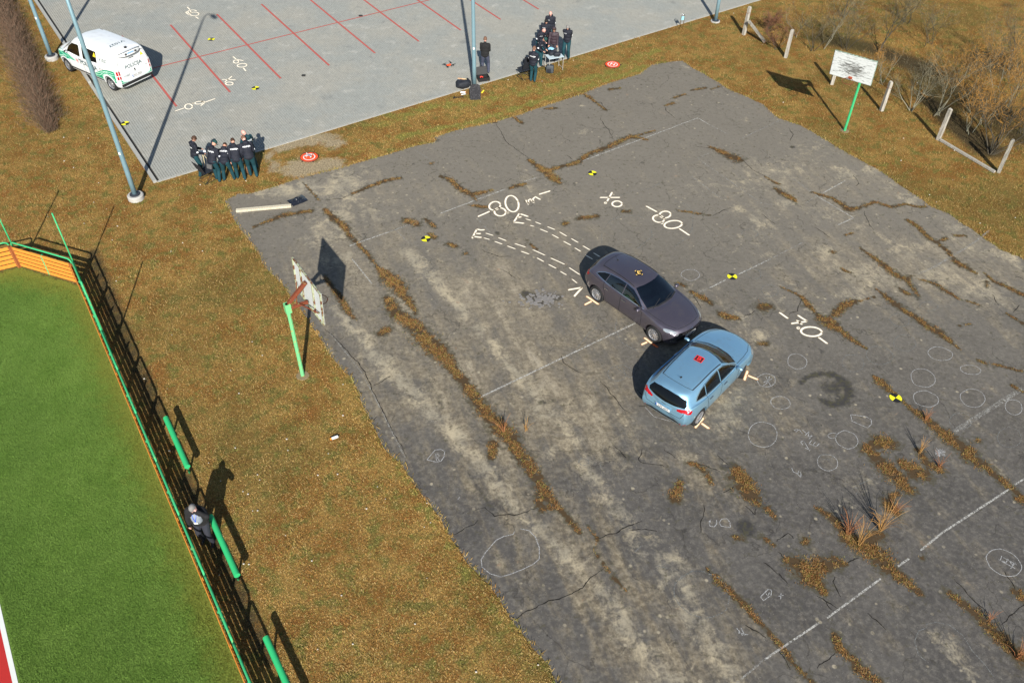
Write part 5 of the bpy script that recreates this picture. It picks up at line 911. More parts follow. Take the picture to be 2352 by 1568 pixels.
lamp_post(gp('A',917,1335),10.7,'tall street lamp with a white round foot, near the tip of the car park corner','round',-.95)
lamp_post(gp('B',1005,605),10.7,'tall street lamp at the car park edge with a black board leaning on its foot','flat',1.3)
lamp_post(gp('A',352,398),10.7,'tall street lamp whose foot stands at the front bumper of the police van','round',.6)
lamp_post(gp('C',277,146),10.7,'tall street lamp with a flat foot beside the small bent tube stand','flat',1.2)
# ------------------------------------------------------------------ board fence round the pitch
fence=empty('board_fence',(F2.x,F2.y,0)); tag(fence,'orange plank board fence with green tube rails round the turf pitch','fence')
BAY=2.035
def fence_run(a,d,n,inward,gap0=0):
    """a = start on the ground, d = direction, inward = unit vector to the pitch side"""
    rz=math.atan2(d.y,d.x); k=0
    for i in range(n):
        s=a+d*(BAY*i); e=a+d*(BAY*(i+1)); rel=Vector((F2.x,F2.y,0))
        for j in range(5):
            b=MB(); zc=.13+j*.178; io=inward*(.055 if n>4 else 0); b.bar(s-rel+io+Vector((0,0,zc))+d*.012,e-rel+io+Vector((0,0,zc))-d*.012,.018,.131+random.uniform(-.004,.002)); b.build('plank',M_plank,fence)
        b=MB(); m=(s+e)/2-rel-inward*.035; b.bar(m+Vector((0,0,.05)),m+Vector((0,0,.895)),.05,.10,up=(0,1,0)); b.build('batten',M_gmetal,fence)
        ou=-inward*.05; p=s-rel+ou+d*.035;q=e-rel+ou-d*.035
        pts=[p+Vector((0,0,0)),p+Vector((0,0,.97)),p+d*.03+Vector((0,0,1.045)),p+d*.11+Vector((0,0,1.085)),q-d*.11+Vector((0,0,1.085)),q-d*.03+Vector((0,0,1.045)),q+Vector((0,0,.97)),q]
        b=MB(); b.tube(pts,.030,8); b.build('rail',M_gmetal,fence,smooth=True)
    for i in range(n+1):
        s=a+d*(BAY*i)-Vector((F2.x,F2.y,0)); oi=inward*(.045 if n<4 else .02); b=MB(); b.bar(s+oi+Vector((0,0,.0)),s+oi+Vector((0,0,.955 if n<4 else .90)),.085 if n>4 else .12,.05 if n<4 else .02,up=(inward.x,inward.y,0)); b.build('post',M_brownpost if n<4 else M_plank,fence)
fence_run(F2,-fd,11,-nfd)
e21=(F1-F2); L21=e21.length; d21=e21.normalized(); in21=Vector((d21.y,-d21.x,0)); in21=in21 if in21.y<0 else -in21
BAYs=BAY; BAY=L21; fence_run(F2+d21*.0,d21,1,in21); BAY=2.2
in10=Vector((d10.y,-d10.x,0)); in10=in10 if in10.y<0 else -in10
fence_run(F1,d10,3,in10); BAY=BAYs
def net_pole(p,label,h=3.02):
    b=MB(); b.tube([(0,0,0),(0,0,h)],[.027,.024],10); o=b.build('net_pole',M_gmetal,smooth=True); o.location=(p.x,p.y,0); tag(o,label,'pole','green net poles along the board fence'); return o
net_pole(F2+nfd*.08,'thin green net pole at the corner where the long and the short fence meet'); net_pole(F1-in21*.1,'thin green net pole at the far left corner of the board fence')
t3=ground_at(329,612); p3=t3-Vector((math.sin(SHADOW_AZ),math.cos(SHADOW_AZ),0))*(3.0/math.tan(SUN_EL)); k3=(p3-F2).dot(-fd); net_pole(F2-fd*(round(k3/BAY)*BAY)+nfd*.08,'thin green net pole halfway along the long fence, seen in line with the rail')
# green beams to sit on
def beam(a,b_,label):
    a=Vector(a);b_=Vector(b_); o=empty('green_beam',(a.x,a.y,0)); tag(o,label,'beam seat','green round beam seats beside the board fence'); d=(b_-a)
    q=MB(); q.tube([(0,0,a.z),(d.x,d.y,a.z)],.078,16); q.build('beam',M_log,o,autosmooth=40)
    for t in (.12,.88): q=MB(); p=d*t; q.tube([(p.x,p.y,0),(p.x,p.y,a.z-.05)],.03,8); q.build('leg',M_gmetal,o,smooth=True)
beam((-10.07,16.26,.56),(-8.93,14.5,.56),'short green beam seat nearest the corner of the fence')
beam((-7.86,12.90,.56),(-6.73,11.17,.56),'worn green beam seat right beside the man leaning on the fence'); beam((-5.66,9.56,.56),(-4.54,7.84,.56),'green beam seat cut off by the bottom edge of the photo')
# ------------------------------------------------------------------ basketball hoops
def hoop(base,postm,bc,along,nrm,w,h,label,armz,tilt=0.,rim=True,rusty=True):
    o=empty('basketball_hoop',(base.x,base.y,0)); tag(o,label,'basketball hoop','old basketball hoops beside the court')
    B=Vector((base.x,base.y,0)); top=Vector((0,0,armz)); c=Vector(bc)-B
    b=MB(); b.tube([(0,0,-.05),(0,0,armz)],[.062,.058],8); b.build('post',postm,o,autosmooth=30)
    b=MB(); b.box((0,0,armz-.16),(.17,.17,.32),math.atan2(nrm.y,nrm.x)); b.build('post_clamp',postm,o)
    up=(Vector((0,0,1))+nrm*tilt).normalized(); n2=along.cross(up).normalized(); n2=n2 if n2.dot(nrm)>0 else -n2
    back=-n2*.07
    for nm,s,ea,eb,r in (('upper_arm',0,top+nrm*.05,c+up*(.30*h)+back,.05),('lower_arm',0,top-Vector((0,0,.18))+nrm*.05,c-up*(.34*h)+back,.042)):
        b=MB(); b.bar(ea,eb,r*2,r*2); b.build(nm,M_rust if rusty else postm,o)
    for s in (-1,1): b=MB(); b.bar(top*.97+nrm*.3,c+along*s*.42*w-up*.2*h+back,.03,.03); b.build('brace',postm if not rusty else M_rust,o)
    q=c+up*(-h/2)
    nP=8
    for i in range(nP):                                           # horizontal boards
        z0=-h/2+h*i/nP; b=MB(); M=Matrix((( along.x,up.x,n2.x,0),(along.y,up.y,n2.y,0),(along.z,up.z,n2.z,0),(0,0,0,1)))
        # local mesh in board frame so the grain runs along x
        b.box((random.uniform(-.01,.01),z0+h/nP/2,0),(w+random.uniform(-.02,.02),h/nP-.006,.026)); pl=None
        # subdivide for the worn square
        V=[];F=[]; nx=16
        for a in range(nx+1):
            for yy in (z0+.004,z0+h/nP-.004):
                for zz in (-.013,.013): V.append((-w/2+w*a/nx,yy,zz))
        for a in range(nx):
            k=a*4; F+=[(k,k+4,k+6,k+2),(k+1,k+3,k+7,k+5),(k,k+1,k+5,k+4),(k+2,k+6,k+7,k+3)]
        F+=[(0,2,3,1),(nx*4,nx*4+1,nx*4+3,nx*4+2)]
        pl=mesh_obj('board_plank',V,F,M_flaky,o); pl.matrix_local=Matrix.Translation(c)@M
        at=pl.data.attributes.new('worn','FLOAT','POINT'); at.data.foreach_set('value',[(.75*math.exp(-((v[0]+.02)/(.27*w))**4-((v[1]+.06)/(.27*h))**4)+.0) if not rusty else -.35 for v in V])
    fm=M_frame if rusty else M_frameg
    for s in (-1,1): b=MB(); b.bar(c+along*s*(w/2)-up*h/2-n2*.03,c+along*s*(w/2)+up*h/2-n2*.03,.045,.045,up=n2); b.build('board_frame',fm,o)
    for s in (-1,1): b=MB(); b.bar(c-along*(w/2)+up*s*h/2-n2*.03,c+along*(w/2)+up*s*h/2-n2*.03,.045,.045,up=n2); b.build('board_frame',fm,o)
    for s in (-.22,.22): b=MB(); b.bar(c+along*s*w-up*h/2-n2*.04,c+along*s*w+up*h/2-n2*.04,.05,.04,up=n2); b.build('board_frame',fm,o)
    rc=c-up*(h*.40)+n2*.30; b=MB(); b.tube([rc+along*(.225*math.cos(t))+n2*(.225*math.sin(t)) for t in np.linspace(0,2*math.pi,25)],.011,6,False); b.tube([rc-n2*.225,rc-n2*.30],.015,6); b.build('rim',pm('rusty_rim',(.22,.05,.02),.7,.2,var=.3),o,smooth=True)
    b=MB(); b.bar(rc-n2*.29+up*.05,rc-n2*.29-up*.08,.16,.012,up=n2); b.build('rim_bracket',pm('red_bracket',(.42,.09,.04),.7,var=.3),o)
    b=MB()
    for k in range(10):
        t=2*math.pi*k/10; a_=rc+along*(.22*math.cos(t))+n2*(.22*math.sin(t)); b.tube([a_,rc+(a_-rc)*.65-Vector((0,0,.22+.1*math.sin(k*2)))],.004,3)
    b.build('net_remains',M_rust,o)
    b=MB(); b.lathe([(.24,-.03),(.20,.012),(.0,.016)],11); b.build('footing',pm('earthy_footing',(.22,.17,.10),.95,0,.2,0,.35,9,.5),o)
hoop(Vector((-6.60,18.60,0)),M_mint,(-5.96,18.88,3.30),Vector((.563,-.826,0)),Vector((.826,.563,0)),1.95,1.15,'rusty mint green basketball hoop seen from behind, at the left edge of the asphalt',3.02,.05)
hoop(Vector((14.78,34.46,0)),M_gmetal,(13.88,33.47,3.45),Vector((.82,-.571,0)),Vector((-.571,-.82,0)),1.75,1.10,'green basketball hoop with a flaking white board, in front of the bare shrubs',3.0,.16,rusty=False)
# ------------------------------------------------------------------ timber posts at the right
PL_=[((468,235),1.5,(.02,.0),'first timber post, tied with wire, with a loose beam leaning beside it'),((750,388),1.48,(0,.0),'timber post between the leaning beam and the hoop with the white board'),((1060,568),1.5,(0,0),'timber post half hidden behind the white hoop board'),((1393,745),1.47,(.0,.0),'timber post with a wire knot, just right of the white hoop board'),((1775,940),1.52,(.0,0),'timber post at the upper end of the long beam on the ground'),((2180,1160),1.56,(.02,-.01),'greyer timber post at the lower end of the long beam on the ground')]
for i,((x,y),h,ln,lab) in enumerate(PL_):
    p=gp('C',x,y); b=MB(); s=.075; V=[]
    for z,k in ((-.05,1),(.4,1),(.8,.97),(h-.10,.95),(h-.02,.86),(h,.6)):
        for a,c in ((-1,-1),(1,-1),(1,1),(-1,1)): V.append((a*s*k+ln[0]*z+random.uniform(-.004,.004),c*s*k+ln[1]*z,z+(random.uniform(-.02,.02) if z>1 else 0)))
    F=[(4*r+j,4*r+(j+1)%4,4*r+4+(j+1)%4,4*r+4+j) for r in range(5) for j in range(4)]+[(20,21,22,23)]; b.add(V,F); b.M=Matrix.Identity(4)
    o=b.build('timber_post',M_oldwood if i<5 else M_greywood); o.location=(p.x,p.y,0); o.rotation_euler=(0,0,.6+i*.4); tag(o,lab,'post','old timber posts along the shrubs')
    if i in (0,3):
        q=MB(); q.tube([(.1*math.cos(t),.1*math.sin(t),h-.3+.02*math.sin(3*t)) for t in np.linspace(0,6.283,13)],.008,5,False); w_=q.build('wire_tie',M_rust,o)
b=MB(); b.bar((0,0,.0),(.92,-.60,-.86),.13,.10); o=b.build('leaning_beam',M_greywood); o.location=(12.02,43.86,.92); tag(o,'weathered loose beam leaning down from the first timber post','beam')
b=MB(); a_=gp('C',1790,940,.07);c_=gp('C',2155,1155,.07); b.bar((0,0,0),c_-a_,.10,.09); o=b.build('fallen_beam',M_oldwood); o.location=a_; tag(o,'long pale beam lying in the grass between the last two timber posts','beam')
# small bent tube stand near the right lamp post
p=zp(2450,0,3.357,920,400); o=empty('tube_stand',(p.x,p.y,0),.2); tag(o,'small bent tube stand with a blue plate at the edge of the car park','stand')
b=MB(); b.tube([(-.09,0,0),(-.09,0,.74),(-.065,0,.81),(0,0,.84),(.065,0,.81),(.09,0,.74),(.09,0,0)],.018,8); b.build('bent_tube',M_chrome,o,smooth=True); b=MB(); b.box((0,-.0,.62),(.17,.012,.20)); b.build('plate',pm('pale_blue_plate',(.25,.50,.60),.5),o)
# ------------------------------------------------------------------ targets and landing pads
def target(p,ang_,label,z,r=.18):
    o=empty('target_disc',(p.x,p.y,z),ang_); tag(o,label,'marker','yellow and black target discs')
    b=MB(); b.lathe([(r,0),(r,.008),(0,.008)],32); b.build('disc',pm('target_black',(.012,.012,.012),.6),o)
    for k in (0,1):
        b=MB(); t0=k*math.pi; pts=[(0,0,.011)]+[(r*.99*math.cos(t0+t),r*.99*math.sin(t0+t),.011) for t in np.linspace(0,math.pi/2,9)]; b.add(pts,[tuple(range(len(pts)))]); b.build('yellow_quarter',pm('target_yellow',(.85,.80,.02),.55),o)
target(gp('A',1421,270),R(-45),'target disc between two red bay lines, under the top chalk figure',PZ+.002); target(gp('A',1718,598),R(20),'target disc on the paving right of the sprayed X0',PZ+.002); target(gp('A',843,835),R(30),'target disc at the left kerb of the car park',PZ+.002)
target(gp('B',1797,1168),R(10),'target disc on the asphalt above the sprayed X0',CZ+.002); target(gp('E',678,97),R(20),'target disc left of the sprayed dashes, near the left hoop',CZ+.002); target(gp('F',390,350),R(-45),'target disc on the asphalt right of the dark hatchback',CZ+.002); target(gp('F',1487,1165),R(-45),'target disc in the weed strip at the far right of the asphalt',CZ+.008,.19)
M_padr=pm('pad_orange_red',(.82,.085,.02),.7,0,.3,0,.06); M_padk=pm('pad_black',(.02,.02,.02),.8); M_padw=pm('pad_white',(.80,.78,.75),.7)
def ringm(b,r0,r1,z,n=40): b.lathe([(r1,z),(r0,z)],n)
def pad(p,label,H,rot):
    o=empty('landing_pad',(p.x,p.y,.045),rot); tag(o,label,'landing pad','round orange drone landing pads')
    b=MB(); b.lathe([(.385,0),(.385,.012),(.36,.016),(.0,.016)],40); b.build('mat',M_padr,o); b=MB(); b.tube([(.378*math.cos(t),.378*math.sin(t),.014) for t in np.linspace(0,6.2832,37)],.013,6,False); b.build('rim_hoop',M_padk,o)
    b=MB(); ringm(b,.215,.255,.019); b.build('white_ring',M_padw,o)
    if H: flat_text('pad_letter','H',.34,M_padw,o,Matrix.Translation((0,0,.020)),1.1,.02)
    b=MB()
    for t in (.4,2.3,4.1,5.3): b.box((.41*math.cos(t),.41*math.sin(t),.0),(.05,.025,.03),t)
    b.build('peg',M_padk,o); return o
p1_=zp(1180,590,11.2,645,480); pad(p1_,'orange landing pad carrying a small grey drone, on the bare soil by the car park',False,0)
p2_=gp('B',1932,441); pad(p2_,'orange landing pad with a white H, empty, on the grass strip',True,R(-25))
def drone(p,z,rot,body,label,bodyc,armc,s=1.):
    o=empty(body,(p.x,p.y,z),rot); o.scale=(s,s,s); tag(o,label,'drone')
    b=MB(); b.box((0,0,.09),(.20,.10,.06)); b.build('body',bodyc,o,bevel=.02)
    for a in (.75,2.39,3.89,5.53):
        c,s_=math.cos(a),math.sin(a); q=MB(); q.bar((c*.06,s_*.05,.09),(c*.22,s_*.19,.10),.022,.018); ar=q.build('arm',armc,o); q=MB(); q.lathe([(.022,.09),(.022,.135),(0,.135)],10,(c*.22,s_*.19,0)); q.build('motor',armc,ar)
        q=MB(); d=a+.9; q.M=Matrix.Translation((c*.22,s_*.19,.14))@Matrix.Rotation(d,4,'Z'); q.box((0,0,0),(.24,.022,.003)); q.build('propeller',M_padk,ar)
        q=MB(); q.bar((c*.12,s_*.10,.08),(c*.14,s_*.12,0),.012,.012); q.build('leg',armc,o)
    b=MB(); b.ell((.10,0,.06),(.03,.03,.03),8); b.build('camera',M_padk,o,smooth=True)
drone(p1_,.066,R(-10),'grey_drone','small grey quadcopter with white feet resting on the orange landing pad',pm('drone_grey',(.22,.24,.30),.5),M_padw,.85)
pd=gp('B',833,455); drone(pd,PZ,R(35),'orange_drone','orange quadcopter with black arms standing on the paving left of the lamp post',pm('drone_orange',(.85,.10,.02),.5),M_padk,1.15)
# ------------------------------------------------------------------ bits round the middle lamp post
c3=lambda x,y,h=0: zp(1750,100,3.357,x,y,h)
p=c3(508,1005); o=empty('leaning_board',(p.x,p.y,.0),R(4),R(-14)); tag(o,'speckled black board with clipped corners leaning against the middle lamp post','board')
b=MB(); out=[(-.25,0),(.25,0),(.26,.5),(.22,.66),(.10,.72),(-.10,.72),(-.22,.62),(-.26,.45)]; b.add([(x,-.02,z) for x,z in out]+[(x,.02,z) for x,z in out],[tuple(range(8)),tuple(range(15,7,-1))]+[(i,i+8,(i+1)%8+8,(i+1)%8) for i in range(8)])
def speckle():
    n=N('speckled_rubber'); v=n.ramp(n.noise(26,5,.8),.56,.66); n.fin(n.mix(v,(.022,.022,.026),(.16,.16,.17)),.8,spec=.3); return n.m
b.build('panel',speckle(),o)
def lump(c,r,n=14,amp=.12,seed=0,sq=2.6):
    """boxy soft bag: superellipsoid with creases"""
    V=[];F=[];m=n
    for i in range(m+1):
        a=math.pi*i/m-math.pi/2
        for j in range(2*n):
            t=math.pi*j/n; f=lambda v: math.copysign(abs(v)**(2/sq),v); p=Vector((f(math.cos(a))*f(math.cos(t)),f(math.cos(a))*f(math.sin(t)),f(math.sin(a)))); k=1+amp*noise.noise(p*2.2+Vector((seed,0,0))); V.append((c[0]+p.x*r[0]*k,c[1]+p.y*r[1]*k,c[2]+p.z*r[2]*k))
    for i in range(m):
        for j in range(2*n): q=(j+1)%(2*n); F.append((i*2*n+j,i*2*n+q,(i+1)*2*n+q,(i+1)*2*n+j))
    return V,F
M_bag=pm('black_nylon',(.016,.019,.026),.7,0,.4,0,.5,12,.5); M_tan=pm('tan_lining',(.55,.34,.19),.8); M_case=pm('black_case',(.012,.012,.013),.6); M_redf=pm('red_foam_item',(.85,.05,.03),.7)
p=c3(350,850); o=empty('backpack',(p.x,p.y,PZ),R(25)); tag(o,'open black backpack with tan lining lying left of the middle lamp post','backpack'); b=MB(); b.add(*lump((0,0,.20),(.36,.26,.20),12,.25,3)); b.build('bag_body',M_bag,o,smooth=True)
b=MB(); b.box((-.06,.10,.42),(.36,.09,.03),R(-38)); b.build('lining_flap',M_tan,o,bevel=.01); b=MB(); b.box((.05,.02,.43),(.24,.03,.025),R(-40)); b.build('folded_ruler',pm('cream_plastic',(.7,.6,.35),.6),o); b=MB(); b.tube([(.2,-.2,.3),(.34,-.3,.15),(.36,-.2,.03),(.2,-.26,.03)],.018,6); b.build('strap',M_bag,o)
p=c3(615,745); o=empty('tool_case',(p.x,p.y,PZ),R(18)); tag(o,'open black hard case with a red item inside, right of the middle lamp post','case')
b=MB(); 
for c,s in (((0,-.19,.09),(.56,.02,.18)),((0,.19,.09),(.56,.02,.18)),((-.27,0,.09),(.02,.38,.18)),((.27,0,.09),(.02,.38,.18)),((0,0,.015),(.56,.38,.03))): b.box(c,s)
b.build('case_tray',M_case,o); b=MB(); b.box((0,.30,.32),(.56,.05,.40),M=Matrix.Rotation(R(-24),4,'X')); b.build('case_lid',M_case,o,bevel=.015); b=MB(); b.tube([(-.16,-.03,.15),(-.10,.03,.17),(-.04,-.05,.16),(-.02,.04,.15)],.03,6); b.build('red_item',M_redf,o,smooth=True); b=MB(); b.tube([(-.06,.40,.50),(-.06,.43,.55),(.06,.43,.55),(.06,.40,.50)],.012,6); b.build('handle',M_case,o)
def can(name,p,z,rot,L,r,cols,label,cat='spray can'):
    o=empty(name,(p.x,p.y,z+r),rot); tag(o,label,cat)
    segs=[(0,.18,.8),(.18,.88,1),(.88,1,.45)]
    for i,(a,b_,k) in enumerate(segs):
        q=MB(); q.tube([(L*a-L/2,0,0),(L*b_-L/2,0,0)],r*k,14); q.build(('cap','can_body','nozzle')[i],cols[i],o,autosmooth=40)
M_ora=pm('orange_cap',(.92,.25,.02),.4); M_whi=pm('white_can',(.78,.78,.76),.4); M_yel=pm('yellow_can',(.85,.72,.05),.5)
can('spray_can',c3(345,922),.03,R(10),.27,.038,(M_whi,M_whi,M_ora),'white and orange spray can lying beside the black backpack'); can('spray_can',c3(352,948),.03,R(25),.24,.036,(M_whi,pm('grey_can',(.45,.47,.46),.4),M_case),'grey and white spray can next to the one beside the backpack'); can('spray_can',c3(610,912),.03,R(70),.26,.036,(M_yel,M_yel,M_whi),'yellow spray can in the grass right of the leaning black board')
can('spray_can',gp('D',2250,1437),.03,R(28),.27,.042,(M_ora,M_whi,M_case),'lone white and orange spray can on the dry grass left of the asphalt')
b=MB(); b.bar((0,0,0),(.42,.10,0),.03,.03); b.bar((-.02,-.06,.0),(.02,.07,.0),.06,.05); o=b.build('hammer',M_case); p=c3(225,990); o.location=(p.x,p.y,.05); tag(o,'small black hammer in the grass left of the spray cans','hammer')
# beam, black bag on the asphalt
a_=zp(600,450,3.357,1157,1318,.06);c_=zp(600,450,3.357,1897,1252,.06); b=MB(); b.bar((0,0,0),c_-a_,.14,.10); o=b.build('pale_beam',wood_mat('pale_beam_wood',(.66,.60,.46),(.42,.37,.27),4)); o.location=a_; tag(o,'pale squared beam lying at the left corner of the asphalt','beam')
b=MB(); a2=zp(600,450,3.357,1170,1338,.03);c2=zp(600,450,3.357,1315,1330,.03); b.bar((0,0,0),c2-a2,.03,.02); o=b.build('thin_lath',MATS.get('x') or M_oldwood); o.location=a2; tag(o,'thin lath lying along the near side of the pale beam','lath')
def crumple(name,p,s,z,label):
    V=[];F=[];n=16
    for i in range(n+1):
        for j in range(n+1):
            x=(i/n-.5)*2;y=(j/n-.5)*2; h=(1-x*x)*(1-y*y); q=Vector((x,y,0)); V.append((x*s[0]*(1+.1*noise.noise(q*2)),y*s[1]*(1+.1*noise.noise(q*2+Vector((5,5,5)))),.01+h*s[2]*(.6+.9*abs(noise.noise(q*3.3)))))
    for i in range(n):
        for j in range(n): a=i*(n+1)+j; F.append((a,a+n+1,a+n+2,a+1))
    o=mesh_obj(name,V,F,pm('shiny_black_plastic',(.014,.016,.022),.22,0,.6,.3,.4,10)); o.location=(p.x,p.y,z); tag(o,label,'bag'); return o
o=crumple('plastic_bag',zp(600,450,3.357,1985,1190),(.34,.26,.12),CZ,'crumpled black plastic bag at the right end of the pale beam'); o.rotation_euler=(0,0,.7)
b=MB(); b.add(*lump((0,0,.02),(.10,.09,.03),8,.3,2)); o=b.build('flat_stone',M_padk); p=zp(700,0,3.357,1728,1028); o.location=(p.x,p.y,PZ); tag(o,'dark rag dropped on the paving between two red bay lines','rag'); b=MB(); b.add(*lump((0,0,.02),(.12,.08,.03),8,.3,4)); o=b.build('dark_rag',M_padk); p=gp('B',240,113); o.location=(p.x,p.y,PZ); tag(o,'dark rag lying on the red cross line of the car park','rag')
# broken asphalt chips
cx=[];rng=random.Random(4); bchip=MB()
for k in range(150):
    t=rng.gauss(0,1);u=rng.gauss(0,1); p=gp('E',1450+t*62,505+u*22); r=rng.uniform(.03,.075); m=rng.randint(4,6); a0=rng.random()*6; h=rng.uniform(.012,.03)
    ring=[(p.x+r*math.cos(a0+6.283*i/m)*rng.uniform(.7,1.1),p.y+r*math.sin(a0+6.283*i/m)*rng.uniform(.7,1.1)) for i in range(m)]; bchip.prism(ring,CZ-.005,CZ+h)
o=bchip.build('asphalt_chips',pm('asphalt_chip',(.20,.19,.18),.9,0,.2,0,.35,3)); tag(o,'broken asphalt chips in the crumbled hole left of the dark hatchback','rubble',kind='stuff')
bst=MB()
for k in range(420):
    u,v=rng.uniform(0,2352),rng.uniform(0,1568); p=ground_at(u,v); 
    if not grass_area(np.array([p.x]),np.array([p.y]))[0]: continue
    r=rng.uniform(.012,.035); bst.ell((p.x,p.y,.03),(r,r*.8,r*.6),6)
o=bst.build('pebbles',pm('pale_pebble',(.55,.50,.42),.8)); tag(o,'small pale pebbles and litter scattered over the dry grass','pebbles',kind='stuff')
# ================================================================== hedge, shrubs, shoots
def twig_mat(name,a,b,tip=None):
    n=N(name); r=n.rnd(); c=n.mix(r,a,b)
    if tip: c=n.mix(n.math('MULTIPLY',n.attr('tip'),n.ramp(r,.3,.8)),c,tip)
    n.fin(c,.8,spec=.2); return n.m
M_hedge=twig_mat('hedge_twigs',(.070,.050,.034),(.20,.145,.10),(.20,.10,.06))
def spikes(name,B,D,L,W,mat,parent=None,bend=.15,rs=None):
    """many thin three-sided twigs from numpy arrays of base, direction, length"""
    n=len(B); rs=rs or np.random; D=D/np.linalg.norm(D,axis=1,keepdims=True); up=np.where(np.abs(D[:,2:3])>.9,[[1.,0,0]],[[0,0,1.]]); A=np.cross(D,up); A/=np.linalg.norm(A,axis=1,keepdims=True); C=np.cross(D,A)
    bd=rs.normal(0,bend,(n,3)); M1=B+D*(L*.5)[:,None]; T=B+(D+bd)*L[:,None]; w=W[:,None]; rows=[]
    for k in range(3): t=2.0944*k; rows.append(B+(A*math.cos(t)+C*math.sin(t))*w)
    for k in range(3): t=2.0944*k; rows.append(M1+(A*math.cos(t)+C*math.sin(t))*w*.7+bd*(L*.2)[:,None])
    rows.append(T); V=np.stack(rows,1).reshape(-1,3); q=[]
    for k in range(3): m=(k+1)%3; q+=[[k,m,3+m],[k,3+m,3+k],[3+k,3+m,6]]
    F=(np.arange(n)[:,None,None]*7+np.array(q)[None]).reshape(-1,3); o=np_mesh(name,V,F,mat,parent); at=o.data.attributes.new('tip','FLOAT','POINT'); at.data.foreach_set('value',np.tile([0,0,0,.5,.5,.5,1.],n).astype('f')); return o
h0=Vector((-20.30,32.85,0)); h1=Vector((-30.5,49.6,0)); hd=(h1-h0).normalized(); hn=Vector((-hd.y,hd.x,0)); HL=(h1-h0).length
hedge=empty('clipped_hedge',h0); tag(hedge,'long leafless grey brown hedge on the grass left of the car park','hedge')
rs=np.random.RandomState(3); n=22000; t=rs.uniform(0,HL,n)**1.0; endt=np.clip(t/1.2,.35,1); s=rs.normal(0,.36,n)*endt; z=rs.uniform(0,1,n)**.8*.62*np.exp(-(s/.7)**2)*endt
B=np.array(hd)[None]*t[:,None]+np.array(hn)[None]*s[:,None]; B[:,2]=z
D=np.stack([rs.normal(0,.55,n)+np.array(hn)[0]*s*1.2,rs.normal(0,.55,n)+np.array(hn)[1]*s*1.2,np.full(n,1.)],1)
spikes('twigs',B,D,rs.uniform(.10,.34,n),rs.uniform(.004,.008,n),M_hedge,hedge,.2,rs)
n=700; t=rs.uniform(0,HL,n); s=rs.normal(0,.12,n); B=np.array(hd)[None]*t[:,None]+np.array(hn)[None]*s[:,None]; D=np.stack([rs.normal(0,.35,n),rs.normal(0,.35,n),np.full(n,1.)],1); spikes('stems',B,D,rs.uniform(.5,.8,n),rs.uniform(.010,.018,n),M_hedge,hedge,.1,rs)
M_bark=twig_mat('lichen_bark',(.17,.165,.12),(.27,.255,.185)); M_barkd=twig_mat('dark_bark',(.045,.04,.03),(.10,.085,.06)); M_tw_o=twig_mat('orange_willow_twigs',(.14,.095,.04),(.50,.24,.04)); M_tw_g=twig_mat('grey_twigs',(.09,.085,.055),(.20,.17,.10)); M_tw_r=twig_mat('reddish_twigs',(.13,.065,.04),(.24,.11,.06))
def shrub(name,p,h,stems,spread,seed,bark,tw,label,cat,group,lean=(0,0),dens=1.,fan=.45):
    rr=random.Random(seed); o=empty(name,(p.x,p.y,0)); tag(o,label,cat,group); tb=MB(); tips=[]
    def grow(a,d,L,r,lv):
        pts=[a];rad=[r];k=5 if lv<1 else 4; q=a
        for i in range(k):
            d=(d+Vector((rr.gauss(0,.24),rr.gauss(0,.24),rr.gauss(0,.08)+(.06 if lv else .05)))).normalized(); q=q+d*(L/k); pts.append(q); rad.append(r*(1-.70*(i+1)/k))
            if lv<2 and i>=(1 if lv==0 else 0):
                for _ in range(rr.choice((1,2,2))):
                    dd=(d+Vector((rr.gauss(0,.62),rr.gauss(0,.62),rr.gauss(.05,.3)))).normalized(); grow(q,dd,L*rr.uniform(.38,.62),rad[-1]*.62,lv+1)
            tips.append((q,d,lv,L))
        tb.tube(pts,rad,5 if lv==0 else 3,False)
    for i in range(stems):
        a=rr.uniform(0,6.283); d=Vector((math.cos(a)*fan*rr.uniform(.2,1)+lean[0],math.sin(a)*fan*rr.uniform(.2,1)+lean[1],1)).normalized(); grow(Vector((math.cos(a)*spread*rr.random(),math.sin(a)*spread*rr.random(),-.02)),d,h*rr.uniform(.65,1.),.008+.0075*h*rr.uniform(.5,1),0)
    tb.build('trunk',bark,o,smooth=True); rs=np.random.RandomState(seed); tp=[x for x in tips if x[2]>=1]; B=[];D=[];L=[]
    for q,d,lv,LL in tp:
        for _ in range(1 if rr.random()<dens*.55 else 0): B.append(tuple(q-d*rr.uniform(0,.15))); dd=d*.6+Vector((rr.gauss(0,.6),rr.gauss(0,.6),rr.gauss(.3,.45))); D.append(tuple(dd)); L.append(rr.uniform(.15,.5)*min(1.2,h/3))
    if B: spikes('crown',np.array(B),np.array(D),np.array(L),np.full(len(B),.0048),tw,o,.25,rs)
    return o
G1='bare shrubs and saplings beyond the timber posts'
